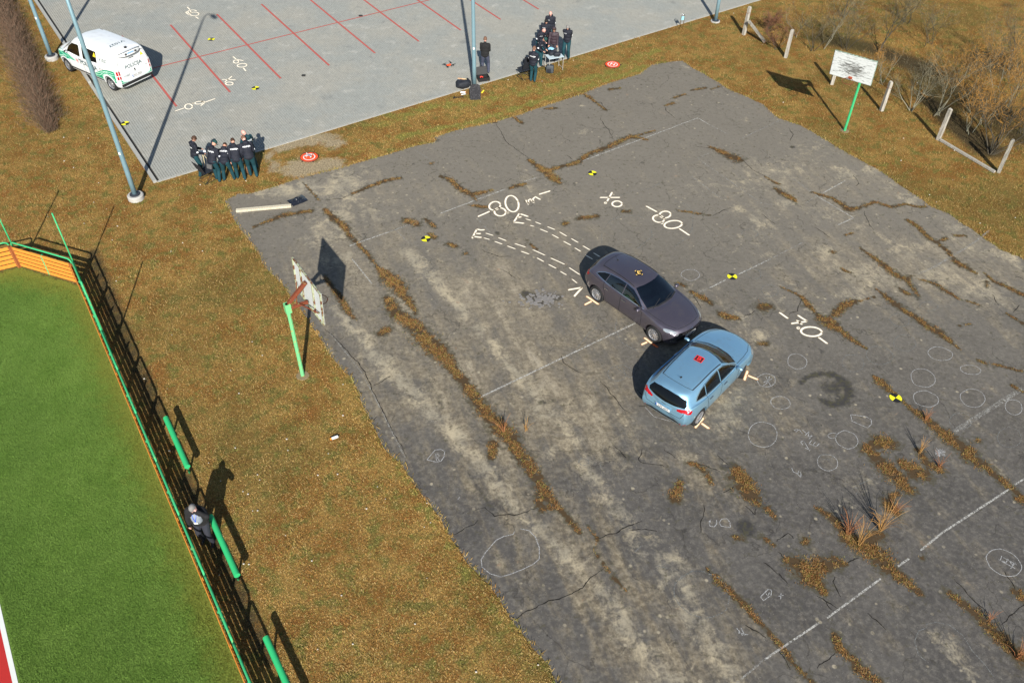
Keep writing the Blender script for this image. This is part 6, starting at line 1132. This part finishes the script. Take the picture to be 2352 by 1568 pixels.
SH=[((940,345),2.6,4,.25,M_barkd,M_tw_g,'bare_shrub','dark twiggy shrub with a pale stem, between the second post and the white board',(.1,.1),1.2),
((1160,330),2.8,5,.3,M_barkd,M_tw_g,'bare_shrub','dark bare shrub straight behind the top edge of the white board',(.1,.1),1.3),
((1375,345),3.9,3,.2,M_barkd,M_tw_g,'bare_sapling','tall dark sapling leaning right, behind the right end of the white board',(.16,.1),.9),
((1395,560),2.2,4,.2,M_bark,M_tw_o,'bare_shrub','low yellowish shrub just behind the post with the wire knot',(.0,.1),1.2),
((1590,745),3.2,6,.25,M_bark,M_tw_g,'grey_shrub','many stemmed pale grey shrub between the wire knot post and the next post',(.05,.05),1.),
((1765,775),3.9,5,.25,M_bark,M_tw_o,'pale_sapling','pale branching sapling with orange twigs behind the post at the beam end',(.1,.1),1.1),
((1970,890),2.5,4,.3,M_bark,M_tw_o,'willow_shrub','slender shrub with orange twigs above the long fallen beam, nearer its upper end',(.0,.1),1.1),
((2075,850),2.7,4,.25,M_bark,M_tw_o,'willow_shrub','slender shrub with orange twigs above the middle of the long fallen beam',(.1,.1),1.1),
((2130,1035),4.4,9,.16,M_barkd,M_tw_o,'dark_trunk_tree','thick dark multi stemmed tree leaning right, just above the lower end of the fallen beam',(.22,.12),1.2),
((620,205),1.3,9,.30,M_barkd,M_tw_r,'reddish_shrub','low dense reddish shrub beside the leaning beam and the first post',(0,0),2.),
((690,330),1.2,6,.28,M_barkd,M_tw_r,'reddish_shrub','low reddish scrub at the foot of the second timber post',(-.1,0),1.6),
((820,250),2.2,2,.1,M_bark,M_tw_o,'thin_sapling','single thin orange stemmed sapling right of the second timber post',(0,0),.7),
((1260,520),1.1,7,.3,M_barkd,M_tw_r,'reddish_shrub','low reddish scrub under the rim of the white hoop board',(-.1,0),1.5),
((1700,300),2.6,4,.3,M_barkd,M_tw_g,'bare_shrub','dark bare shrub far behind, up and right of the white board',(0,0),1.),
((1560,150),2.6,4,.3,M_barkd,M_tw_g,'bare_shrub','bare shrub near the top edge, above the white board',(0,0),1.),
((1120,120),2.8,4,.25,M_barkd,M_tw_g,'bare_shrub','dark forked shrub near the top edge, above the left of the white board',(.1,0),1.),
((1000,330),2.9,2,.1,M_bark,M_tw_g,'pale_sapling','thin white barked sapling just left of the white board',(.2,.1),.7),
((2200,700),3.,6,.4,M_bark,M_tw_o,'willow_shrub','dense orange twigged willow near the right edge of the photo',(0,0),1.5),
((2290,470),3.,5,.4,M_barkd,M_tw_g,'bare_shrub','dark tangled shrub at the upper right edge of the photo',(0,0),1.4),
((2060,520),2.7,5,.35,M_barkd,M_tw_g,'bare_shrub','dark shrub behind the pale sapling, in the upper right',(0,0),1.2),
((1880,560),2.6,4,.3,M_barkd,M_tw_o,'bare_shrub','orange flecked shrub left of the dark one in the upper right',(0,0),1.2),
((2345,900),2.6,5,.3,M_barkd,M_tw_o,'willow_shrub','orange twigged shrub right of the last timber post',(0,0),1.3)]
for i,((x,y),h,st,sp_,bk,tw,nm,lab,ln,dn) in enumerate(SH): shrub(nm,gp('C',x,y),h*.80,st,sp_,40+i,bk,tw,lab,'shrub' if 'tree' not in nm and 'sapling' not in nm else 'tree',G1,ln,dn)
# shoots growing in the cracks
M_sh_o=twig_mat('orange_shoots',(.36,.19,.06),(.50,.30,.11)); M_sh_r=twig_mat('red_shoots',(.28,.11,.05),(.42,.20,.08))
def shoots(p,n,h,spr,mat,label,seed):
    rr=random.Random(seed); b=MB()
    for i in range(int(n*1.5)):
        a=rr.uniform(0,6.283); k=rr.uniform(.15,1)*spr; L=h*rr.uniform(.5,1.35); c,s=math.cos(a),math.sin(a); b.tube([(c*.03,s*.03,0),(c*k*.35,s*k*.35,L*.5),(c*k*.8,s*k*.8,L*.85),(c*k*1.2,s*k*1.2,L)],[.0055,.0048,.0038,.0015],4,False)
    o=b.build('willow_shoots',mat,smooth=True); o.location=(p.x,p.y,CZ); tag(o,label,'shoots','wild shoots in the asphalt cracks')
shoots(gp('H',1385,545),26,.95,.55,M_sh_o,'big fan of orange willow shoots in the lower right of the asphalt',1); shoots(gp('H',1165,570),22,.6,.35,M_sh_r,'reddish shoots left of the big orange fan',2); shoots(gp('H',1240,640),12,.8,.4,M_sh_o,'sparse orange shoots at the fork below the big orange fan',3); shoots(gp('H',1480,420),16,.4,.3,M_sh_r,'short red shoots above the big orange fan',4)
shoots(gp('F',1645,1535),12,.55,.15,M_sh_o,'upright orange shoots on the curved weed patch at the right',5); shoots(gp('H',1780,120),10,.4,.3,M_sh_r,'low red shoots at the right tip of the curved weed patch',6); shoots(gp('H',2300,1400),18,.6,.4,M_sh_r,'red shoots at the bottom right corner of the asphalt',7); shoots(gp('F',1690,1310),10,.4,.2,M_sh_r,'red shoots on the weed strip below the right target disc',8)
shoots(gp('E',1200,1390),14,.5,.35,M_sh_r,'dark shoots on the long left weed strip',9); shoots(gp('E',1350,1385),7,.4,.2,M_sh_o,'small straw coloured shoots right of the long left weed strip',10); shoots(gp('H',2115,1150),8,.3,.2,M_sh_r,'tiny red shoots on the lower right weed strip',11)
# ================================================================== people
M_skin=pm('skin',(.52,.27,.19),.55,0,.4,0,.12,10); M_skinp=pm('pink_skin',(.62,.33,.27),.5,0,.4,0,.1,10)
M_navy=pm('navy_jacket',(.013,.015,.024),.75,0,.3,0,.45,7,.5,14); M_tealj=pm('teal_jacket',(.010,.045,.060),.75,0,.3,0,.4,7,.5,14); M_teal=pm('teal_trousers',(.011,.052,.066),.8,0,.25,0,.4,7,.5,14); M_grpants=pm('grey_navy_trousers',(.055,.062,.095),.8,0,.25,0,.3,7,.5,14); M_dkpants=pm('dark_trousers',(.030,.032,.042),.8,0,.25,0,.3,7,.5,14)
M_puff=pm('plum_puffer',(.040,.026,.034),.6,0,.4,0,.4,7,.5,14); M_boot=pm('black_boots',(.012,.012,.013),.5); M_hairb=pm('brown_hair',(.055,.028,.016),.7,0,.3,0,.4,30,.5,60); M_hairg=pm('grey_hair',(.22,.21,.20),.7,0,.3,0,.35,30,.5,60); M_hairs=pm('short_brown_hair',(.16,.085,.055),.7,0,.3,0,.3,30); M_cap=pm('dark_green_cap',(.006,.045,.042),.8); M_beanie=pm('black_beanie',(.008,.008,.009),.9); M_lab=pm('reflective_lettering',(.85,.88,.9),.4); M_shirt=pm('dark_shirt',(.02,.02,.025),.8); M_greysw=pm('grey_sweater',(.24,.27,.31),.85,0,.2,0,.15,10); M_blue=pm('blue_lanyard',(.02,.10,.65),.5); M_strap=pm('grey_bag_leather',(.10,.10,.10),.35); M_eye=pm('eye_dark',(.02,.015,.012),.3)
def remesh(V,F,vox,sm=2):
    me=bpy.data.meshes.new('r'); me.from_pydata([tuple(v) for v in V],[],F); o=bpy.data.objects.new('r',me); COL.objects.link(o)
    m=o.modifiers.new('r','REMESH'); m.mode='VOXEL'; m.voxel_size=vox; m.use_smooth_shade=True
    s=o.modifiers.new('s','SMOOTH'); s.iterations=sm; s.factor=.5
    r=bpy.data.meshes.new_from_object(o.evaluated_get(bpy.context.evaluated_depsgraph_get())); bpy.data.objects.remove(o); return r
def cap_(b,a,c,r0,r1): 
    a=Vector(a);c=Vector(c); b.ell(a,(r0,)*3,10); b.ell(c,(r1,)*3,10); b.tube([a,c],[r0,r1],10)
def ik(s,h,l1,l2,hint):
    d=h-s; L=min(d.length,(l1+l2)*.995); d=d.normalized(); x=(l1*l1-l2*l2+L*L)/(2*L); y=math.sqrt(max(0,l1*l1-x*x)); hp=(hint-d*hint.dot(d)); hp=hp.normalized() if hp.length>1e-5 else Vector((0,0,-1)); return s+d*x+hp*y, s+d*L
def person(x,y,z,rz,label,group=None,H=1.80,lean=0.,hp=0.,hy=0.,hands=((-.25,.08,.80),(.25,.08,.80)),feet=((-.11,.05,0),(.11,-.03,0)),jk=None,tr=None,hair=None,skin=None,hat=None,text=True,chest=False,bands=True,collar='hood',sit=None,elb=None,fat=1.08,side=0.):
    jk=jk or M_navy; tr=tr or M_teal; skin=skin or M_skin
    o=empty('person',(x,y,z),R(rz)); tag(o,label,'person',group); k=H/1.80
    pel=Vector((0,0,.93*k)) if sit is None else Vector(sit)
    T=Matrix.Translation(pel)@Matrix.Rotation(R(side),4,'Y')@Matrix.Rotation(-R(lean),4,'X')    # torso frame, forward lean about the hips
    if sit is None: T=Matrix.Translation((0,-.12*math.sin(R(lean)),0))@T
    pel2=T@Vector((0,0,0)); t=lambda a,b_,c: T@Vector((a*k,b_*k,c*k))
    b=MB(); zones=[]
    def seg(a,c,r0,r1,zn): cap_(b,a,c,r0*k,r1*k); zones.append((Vector(a),Vector(c),max(r0,r1)*k,zn))
    # torso under the jacket, neck, head
    seg(t(0,0,.02),t(0,.0,.28),.125,.13,1); seg(t(-.07,0,.40),t(.07,0,.40),.11,.11,1); seg(t(-.15,0,.50),t(.15,0,.50),.06,.06,1); seg(t(0,-.01,.52),t(0,.015,.64),.055,.052,0)
    HM=T@Matrix.Translation((0,.02*k,.66*k))@Matrix.Rotation(R(hy),4,'Z')@Matrix.Rotation(-R(hp),4,'X')
    hc=HM@Vector((0,.015*k,.085*k)); Rm=HM.to_3x3(); b.ell(hc,(.078*k,.098*k,.115*k),16,Rm); b.ell(HM@Vector((0,.045*k,.035*k)),(.055*k,.06*k,.065*k),12,Rm); zones.append((hc,hc,.11*k,0))
    b.ell(HM@Vector((0,.118*k,.075*k)),(.014*k,.02*k,.026*k),8,Rm); b.ell(HM@Vector((0,.105*k,.105*k)),(.05*k,.012*k,.012*k),8,Rm)
    for s in (-1,1): b.ell(HM@Vector((s*.082*k,.0,.08*k)),(.012*k,.02*k,.032*k),8,Rm)
    # legs
    hipz=.0
    for s,f in zip((-1,1),feet):
        hip=T@Vector((s*.095*k,0,-.0)); an=Vector((f[0]*k,f[1]*k,f[2]+.09*k)); kn,an=ik(hip,an,.44*k,.43*k,Vector((s*.12,1,.0)))
        seg(hip,kn,.105*fat,.082,2); seg(kn,an,.080,.066,2); zz=f[3] if len(f)>3 else 0; dr=Vector((math.sin(R(zz)),math.cos(R(zz)),0)); seg(an-Vector((0,0,.045*k))-dr*.04*k,an-Vector((0,0,.055*k))+dr*.15*k,.042,.036,3)
    seg(T@Vector((-.08*k,0,.02)),T@Vector((.08*k,0,.02)),.115*fat,.115*fat,2)
    # arms, hands, fingers
    J=MB(); arms=[]
    for i,(s,h) in enumerate(zip((-1,1),hands)):
        sh=t(s*.185,0,.50); hd=Vector((h[0]*k,h[1]*k,h[2]*k)); hint=Vector(elb[i]) if elb else Vector((s*.25,-.8,-.5)); el,hd=ik(sh,hd,.29*k,.265*k,hint)
        seg(sh,el,.050,.042,1); seg(el,hd,.040,.028,1); d=(hd-el).normalized(); sx=d.cross(Vector((0,0,1))); sx=sx.normalized() if sx.length>.1 else Vector((1,0,0)); nn=sx.cross(d)
        pm_=hd+d*.05*k; seg(hd+d*.01,pm_,.026,.030,0)
        cur=(nn*-.5 if s*0==0 else nn)
        for q in range(4):
            o_=sx*((q-1.5)*.020*k); L_=(.034,.040,.037,.028)[q]*k; a0=pm_+o_+d*.018*k; a1=a0+(d+cur*.25).normalized()*L_; a2=a1+(d+cur*.9).normalized()*L_*.8; seg(a0,a1,.0100,.0095,0); seg(a1,a2,.0095,.0085,0)
        a0=hd+d*.02*k-sx*s*.025*k; seg(a0,a0+(d*.6-sx*s*.7).normalized()*.045*k,.0115,.010,0)
        arms.append((sh,el,hd)); cap_(J,sh,el,.078*k,.066*k); cap_(J,el,hd-(hd-el).normalized()*.01,.064*k,.050*k)
    me=remesh(b.v,b.f,.014,2)
    co=np.empty(len(me.vertices)*3,'f'); me.vertices.foreach_get('co',co); co=co.reshape(-1,3)
    cen=np.array([p.center for p in me.polygons]); best=np.full(len(cen),9.);zi=np.zeros(len(cen),int)
    for a,c,r,zn in zones:
        a_=np.array(a);d=np.array(c)-a_; L=d@d+1e-9; tt=np.clip(((cen-a_)@d)/L,0,1); dist=np.linalg.norm(cen-a_-tt[:,None]*d,axis=1)-r; m=dist<best; best[m]=dist[m]; zi[m]=zn
    for m in (skin,M_shirt,tr,M_boot): me.materials.append(m)
    me.polygons.foreach_set('material_index',zi.astype('i')); me.polygons.foreach_set('use_smooth',[True]*len(me.polygons)); me.update(); me.name='body'
    body=link(bpy.data.objects.new('body',me),o)
    # jacket
    Rt=T.to_3x3()
    for c,r in (((0,-.005,.42),(.205*fat,.135*fat,.17)),((0,0,.28),(.185*fat,.135*fat,.20)),((0,0,.10),(.190*fat,.145*fat,.17)),((0,0,.0),(.192*fat,.145*fat,.11))): J.ell(t(*c),tuple(q*k for q in r),16,Rt)
    cap_(J,t(-.15,-.005,.505),t(.15,-.005,.505),.075*k,.075*k); cap_(J,t(0,-.03,.55),t(0,-.01,.60),.085*k,.070*k)
    if collar=='hood': J.ell(t(0,-.10,.56),(.115*k,.075*k,.075*k),14,Rt)
    if collar=='up': J.ell(HM@Vector((0,-.025*k,.085*k)),(.118*k,.115*k,.145*k),16,Rm)
    jm=remesh(J.v,J.f,.016,2)
    if collar=='up':                                              # open the hood in front of the face
        bm=bmesh.new(); bm.from_mesh(jm); Hi=HM.inverted(); dl=[f for f in bm.faces if (lambda q: q.y>.062*k and abs(q.x)<.075*k and -.02*k<q.z<.19*k)(Hi@f.calc_center_median())]; bmesh.ops.delete(bm,geom=dl,context='FACES'); bm.to_mesh(jm); bm.free()
    # cloth folds
    n_=len(jm.vertices); co=np.empty(n_*3,'f'); jm.vertices.foreach_get('co',co)
    for v in jm.vertices: v.co+=v.normal*(noise.noise(v.co*9+Vector((x*3,y*3,0)))*.009+noise.noise(v.co*22+Vector((x,y,0)))*.004)
    jm.materials.append(jk); jm.polygons.foreach_set('use_smooth',[True]*len(jm.polygons)); jm.name='jacket'; jo=link(bpy.data.objects.new('jacket',jm),o)
    bvh=BVHTree.FromPolygons([v.co for v in jm.vertices],[tuple(p.vertices) for p in jm.polygons])
    def put_text(txt,u0,v0,size,back,nm,rot=0):
        V,F=text_geo(txt,.035); P=[]; dd=Rt@Vector((0,1 if back else -1,0)); sg=1 if back else -1
        for a,c in V:
            p0=t(sg*(a*size)+u0,-1 if back else 1,v0+c*size); h=bvh.ray_cast(p0,dd); P.append((h[0] if h[0] else p0+dd)-dd*.006)
        mesh_obj(nm,P,F,M_lab,jo)
    if text: put_text('POLICIJA',0,.41,.074,True,'back_lettering')
    if chest: put_text('POLICIJA',.09,.42,.040,False,'chest_lettering')
    if bands:
        for s,(sh,el,hd) in zip((-1,1),arms):
            c=sh.lerp(el,.86); out=(Rt@Vector((s,0,0))); d=(el-sh).normalized(); out=(out-d*out.dot(d)).normalized(); q=MB(); w_=d.cross(out)
            q.add([c+out*.071*k+w_*a+d*e for a,e in ((-.032,-.028),(.032,-.028),(.032,.028),(-.032,.028))]+[c+out*.055*k+w_*a*1.2+d*e for a,e in ((-.032,-.028),(.032,-.028),(.032,.028),(-.032,.028))],[(0,1,2,3),(0,4,5,1),(1,5,6,2),(2,6,7,3),(3,7,4,0)]); q.build('sleeve_patch',M_lab,jo)
    # hair / hats
    hb=MB()
    if hair:
        V=[];F=[];n=14
        for i in range(9):
            a=math.pi*.5*i/8*1.25
            for j in range(n*2):
                tt=math.pi*j/n; fr=max(0,math.sin(tt)); aa=a*(1-.33*fr); q=HM@Vector((.086*k*math.sin(aa)*math.cos(tt),.015*k+.106*k*math.sin(aa)*math.sin(tt)-.004,.085*k+.123*k*math.cos(aa))); V.append(q+Vector((noise.noise(q*40),noise.noise(q*40+Vector((7,7,7))),0))*.006)
        for i in range(8):
            for j in range(2*n): q=(j+1)%(2*n); F.append((i*2*n+j,i*2*n+q,(i+1)*2*n+q,(i+1)*2*n+j))
        hb.add(V,F); hb.build('hair',hair,o,smooth=True)
    if hat:
        q=MB(); q.M=HM@Matrix.Translation((0,.01*k,.115*k)); pr=[(.0,.105),(.05,.098),(.085,.070),(.096,.03),(.097,-.02),(.090,-.03)]; q.lathe([(r*k,z_*k) for r,z_ in reversed(pr)],20); nm='cap' if hat is M_cap else 'beanie'
        if hat is M_cap: q.add([(-.075,.06,-.005),(.075,.06,-.005),(.065,.15,-.02),(0,.175,-.025),(-.065,.15,-.02),(-.075,.06,-.015),(.075,.06,-.015),(.065,.15,-.03),(0,.175,-.035),(-.065,.15,-.03)],[(0,1,2,3,4),(9,8,7,6,5),(1,6,7,2),(2,7,8,3),(3,8,9,4),(4,9,5,0)])
        q.build(nm,hat,o,smooth=True)
    for s in (-1,1): q=MB(); q.ell(HM@Vector((s*.031*k,.104*k,.09*k)),(.010,.006,.006),6,Rm); q.build('eye',M_eye,o)
    return o,T,HM,k,jo
GL='officers bent over a folding table at the car park corner'; GR_='group around the camping table at the car park edge'
Z=.03
person(-12.93,29.78,Z,-55,'upright officer with dark brown hair, leftmost of the group bent over the table',GL,1.80,8,15,-10,hands=((-.20,.34,1.02),(.22,.30,1.02)),hair=M_hairb)
p2r=person(-12.13,29.42,0,-22,'officer in a dark green cap with a grey shoulder bag on the back',GL,1.82,26,25,-20,hands=((-.22,.26,.86),(.28,.16,.84)),feet=((-.10,.10,0),(.12,-.02,0,-20)),hat=M_cap)
person(-11.66,29.46,0,4,'officer bending lowest over the table with legs spread and a hand on the knee',GL,1.80,52,25,0,hands=((-.22,.34,.62),(.07,.16,.66)),feet=((-.20,.02,0,10),(.19,.08,0)),hair=M_hairb,elb=((-.6,-.3,-.5),(.9,-.1,0)))
person(-11.22,29.58,0,14,'officer with short dark hair leaning to the left, right of the lowest bending one',GL,1.84,30,25,15,hands=((-.25,.02,.80),(.20,.34,.95)),feet=((-.12,.10,0),(.16,-.06,0)),hair=M_hairb)
person(-10.76,29.78,0,24,'officer with reddish brown hair at the right front of the bending group',GL,1.86,28,28,20,hands=((-.26,.10,.86),(.18,.32,.95)),feet=((-.08,.12,0),(.13,-.06,0)),hair=M_hairs,skin=M_skinp)
person(-10.83,30.33,Z,55,'bald officer in a teal jacket behind the bending group, a hand raised',GL,1.80,10,30,15,hands=((-.08,.30,1.36),(.10,.28,1.28)),elb=((-.5,-.2,-.8),(.8,-.3,-.5)),jk=M_tealj,skin=M_skinp)
# shoulder bag
o,T,HM,k,jo=p2r; bg=empty('shoulder_bag',(o.location.x,o.location.y,0),o.rotation_euler.z); tag(bg,'small grey shoulder bag on a thin strap at the back of the capped officer','bag')
b=MB(); b.box((.02,-.26,.84),(.23,.09,.19),M=Matrix.Rotation(R(-14),4,'X')); b.build('bag_body',M_strap,bg,bevel=.02); b=MB(); b.tube([(-.07,-.26,.93),(-.08,-.20,1.15),(-.09,-.02,1.42),(-.09,.10,1.47)],.008,5); b.build('strap',M_strap,bg)
person(-1.58,39.22,Z,-6,'man in a black fleece flying a drone, alone with his back to us',None,1.83,3,14,0,hands=((-.12,.30,1.10),(.14,.30,1.10)),feet=((-.16,0,0,12),(.16,.02,0,-12)),tr=M_grpants,jk=M_beanie,text=False,bands=False,collar='c',hair=M_hairs,skin=M_skinp)
cn=bpy.data.objects.new; b=MB(); b.box((0,.34,1.13),(.18,.10,.04)); b.tube([(.05,.38,1.14),(.06,.42,1.26)],.005,5); oc=b.build('remote_control',M_case); oc.location=(-1.58,39.22,Z); oc.rotation_euler=(0,0,R(-6)); tag(oc,'small dark remote control held by the lone drone pilot','controller')
person(.74,38.50,0,-22,'short haired officer in front of the camping table, seen from behind',GR_,1.78,2,10,-5,hands=((-.12,.26,1.05),(.14,.28,1.05)),feet=((-.09,0,0),(.10,.0,0,-35)),hair=M_hairs,skin=M_skinp,collar='c')
person(2.44,40.98,Z,162,'grey haired officer standing apart at the right, hands behind the back',GR_,1.80,2,28,8,hands=((-.10,-.20,.92),(.10,-.20,.92)),feet=((-.13,.0,0),(.13,.05,0)),hair=M_hairg,chest=True)
person(1.76,40.78,Z,172,'man in a plum puffer jacket, hood up, behind the camping table',GR_,1.76,6,16,10,hands=((-.20,.16,.80),(.22,.26,.84)),tr=M_dkpants,jk=M_puff,text=False,bands=False,collar='up',hair=M_hairb)
person(1.02,40.02,Z,-118,'officer in a dark green cap leaning over the table from the left',GR_,1.72,26,30,0,hands=((-.14,.34,.98),(.20,.34,1.0)),feet=((-.12,.10,0),(.15,-.08,0)),hat=M_cap,chest=True)
person(1.08,40.86,Z,-140,'balding officer with bowed head, between the green cap and the black beanie',GR_,1.78,18,38,5,hands=((-.18,.24,.98),(.18,.28,.98)),hair=None,skin=M_skinp,chest=True)
person(1.38,41.62,Z,176,'officer in a black beanie behind the bowed one',GR_,1.80,5,22,10,hands=((-.14,.28,1.06),(.16,.28,1.02)),hat=M_beanie,chest=True)
person(1.62,42.45,Z,166,'bald officer with a red face, farthest back in the right group',GR_,1.84,2,18,8,hands=((-.20,-.02,.86),(.24,.04,.86)),skin=M_skinp,chest=True)
# the man at the fence
r=person(-7.93,12.50,0,183,'grey haired man in a dark jacket at the board fence, hand at face',None,1.84,4,36,4,hands=((-.13,.20,1.60),(.25,.12,.88)),feet=((-.13,.06,0,-5),(.12,-.04,0,5)),elb=((-1,.3,-.6),(1,-.4,-.2)),jk=M_beanie,tr=M_dkpants,text=False,bands=False,collar='c',hair=M_hairg,fat=1.2,skin=M_skinp)
o,T,HM,k,jo=r; Rt=T.to_3x3()
q=MB(); q.ell(T@Vector((0,.085,.27)),(.150,.125,.27),16,Rt); s_=q.build('sweater',M_greysw,o,smooth=True)
for s in (-1,1): q=MB(); q.tube([T@Vector((s*.06,.08,.55)),T@Vector((s*.035,.20,.42)),T@Vector((0,.222,.28))],.009,5); q.build('lanyard',M_blue,o)
q=MB(); q.box(T@Vector((0,.225,.23)),(.10,.012,.065),M=T.to_3x3().to_4x4()); q.build('badge',M_plate,o)
# ------------------------------------------------------------------ camping table, chairs, bags
def table(p,rz,w,d,h,topm,legm,label,name='camping_table'):
    o=empty(name,p,rz); tag(o,label,'table'); b=MB(); b.box((0,0,h),(w,d,.02)); b.build('tabletop',topm,o,bevel=.004)
    for sx in (-1,1):
        for sy in (-1,1): b=MB(); b.tube([(sx*(w/2-.03),sy*(d/2-.03),h-.01),(sx*(w/2-.03),sy*(d/2-.03),0)],.012,8); b.build('leg',legm,o)
        b=MB(); b.tube([(sx*(w/2-.03),-(d/2-.03),.10),(sx*(w/2-.03),(d/2-.03),.10)],.008,6); b.build('crossbar',legm,o)
    return o
M_ttop=pm('pale_tabletop',(.52,.62,.66),.35,0,.5,.3,.06); M_alu=pm('aluminium_tube',(.68,.68,.66),.35,.5)
tb=table((1.80,39.80,.015),R(24),.80,.52,.70,M_ttop,M_alu,'white legged camping table loaded with black bags in the right group')
def bag(p,r,rz,label,mat=None,name='camera_bag',seed=0,sq=3.2):
    b=MB(); b.add(*lump((0,0,r[2]),r,10,.2,seed,sq)); o=b.build(name,mat or M_bag,smooth=True); o.location=p; o.rotation_euler=(0,0,rz); tag(o,label,'bag'); return o
bag((1.66,39.86,.73),(.16,.13,.10),.5,'black camera bag on the left half of the camping table',seed=1); bag((1.92,39.74,.73),(.17,.12,.11),.2,'bigger black bag in the middle of the camping table',seed=5)
b=MB(); b.add(*lump((0,0,.06),(.15,.09,.06),8,.5,9,2)); o=b.build('crumpled_film',pm('blue_plastic_film',(.25,.50,.75),.15,0,.6,.5,.5,12),smooth=False); o.location=(1.62,40.02,.92); tag(o,'crumpled shiny blue plastic bag held over the camping table','bag')
p=c3(1508,640); o=empty('cool_bag',(p.x,p.y,0),R(-10)); tag(o,'boxy dark grey bag with a front pocket on the grass before the camping table','bag'); b=MB(); b.add(*lump((0,0,.20),(.19,.15,.20),12,.10,4,5)); b.build('bag_body',pm('slate_nylon',(.055,.065,.075),.6,0,.4,0,.3,12),o,smooth=True); b=MB(); b.add(*lump((-.02,-.15,.16),(.10,.02,.10),8,.1,4,5)); b.build('front_pocket',M_bag,o,smooth=True); b=MB(); b.tube([(-.05,0,.40),(0,0,.45),(.05,0,.40)],.01,6); b.build('handle',M_bag,o)
def camp_chair(p,rz,label):
    o=empty('camp_chair',p,rz); tag(o,label,'chair','black folding camp chairs'); w,s=.48,.42
    b=MB(); b.add([(-w/2,-.02,.44),(w/2,-.02,.44),(w/2,s,.46),(-w/2,s,.46),(-w/2,-.02,.42),(w/2,-.02,.42),(w/2,s,.44),(-w/2,s,.44)],[(0,1,2,3),(7,6,5,4),(0,4,5,1),(1,5,6,2),(2,6,7,3),(3,7,4,0)]); b.build('seat',M_bag,o)
    b=MB(); b.add([(-w/2,-.03,.52),(w/2,-.03,.52),(w/2,-.16,.90),(-w/2,-.16,.90),(-w/2,-.05,.52),(w/2,-.05,.52),(w/2,-.18,.90),(-w/2,-.18,.90)],[(3,2,1,0),(4,5,6,7),(0,1,5,4),(1,2,6,5),(2,3,7,6),(3,0,4,7)]); b.build('backrest',M_bag,o)
    for sx in (-1,1):
        x=sx*w/2
        for a,c in (((x,-.17,.92),(x*.98,.0,.44)),((x,0,.44),(x,s+.04,0)),((x,s,.46),(x,-.10,0)),((x,-.10,.02),(x,s+.04,.02))): b=MB(); b.tube([a,c],.011,6); b.build('leg',M_case,o)
    for y_ in (-.10,s+.04): b=MB(); b.tube([(-w/2,y_,.02),(w/2,y_,.02)],.011,6); b.build('crossbar',M_case,o)
    return o
pc=zp(720,500,5.808,560,1330); camp_chair((pc.x,pc.y+.05,0),R(-38),'empty black camp chair on the grass behind the leftmost officer'); camp_chair((.42,38.75,Z),R(35),'black camp chair half hidden beside the front officer of the right group'); camp_chair((.55,39.35,Z),R(10),'second black camp chair, just behind the one beside the front officer')
tb2=table((-11.85,30.35,Z),R(12),1.1,.6,.72,pm('dark_tabletop',(.06,.06,.065),.6),M_alu,'low dark folding table hidden among the bending officers',name='folding_table')
b=MB(); b.box((0,0,.745),(.42,.30,.012)); o=b.build('white_sheet',M_whi); o.location=(-11.95,30.35,Z); o.rotation_euler=(0,0,.5); tag(o,'white paper sheet on the folding table among the officers','paper')
pe=zp(720,500,5.808,640,1000); o=empty('wooden_tripod',(pe.x+.02,pe.y-.12,0),.3); tag(o,'pale wooden tripod with a white clipboard between the leftmost officer and the capped one','tripod')
for a in (.3,2.4,4.5): b=MB(); b.tube([(0,0,.80),(.24*math.cos(a),.24*math.sin(a),0)],.014,6); b.build('leg',pm('pale_tripod_wood',(.60,.52,.33),.6),o)
b=MB(); b.box((0,0,.83),(.26,.18,.02),M=Matrix.Rotation(.25,4,'X')); b.build('clipboard',M_whi,o)
# crumbling: small knee-high brown satchel seen between two officers
bag((-10.98,30.02,.02),(.14,.10,.17),.4,'brown satchel standing on the ground between the two rightmost bending officers',pm('brown_leather',(.16,.075,.035),.6),'brown_satchel',7)
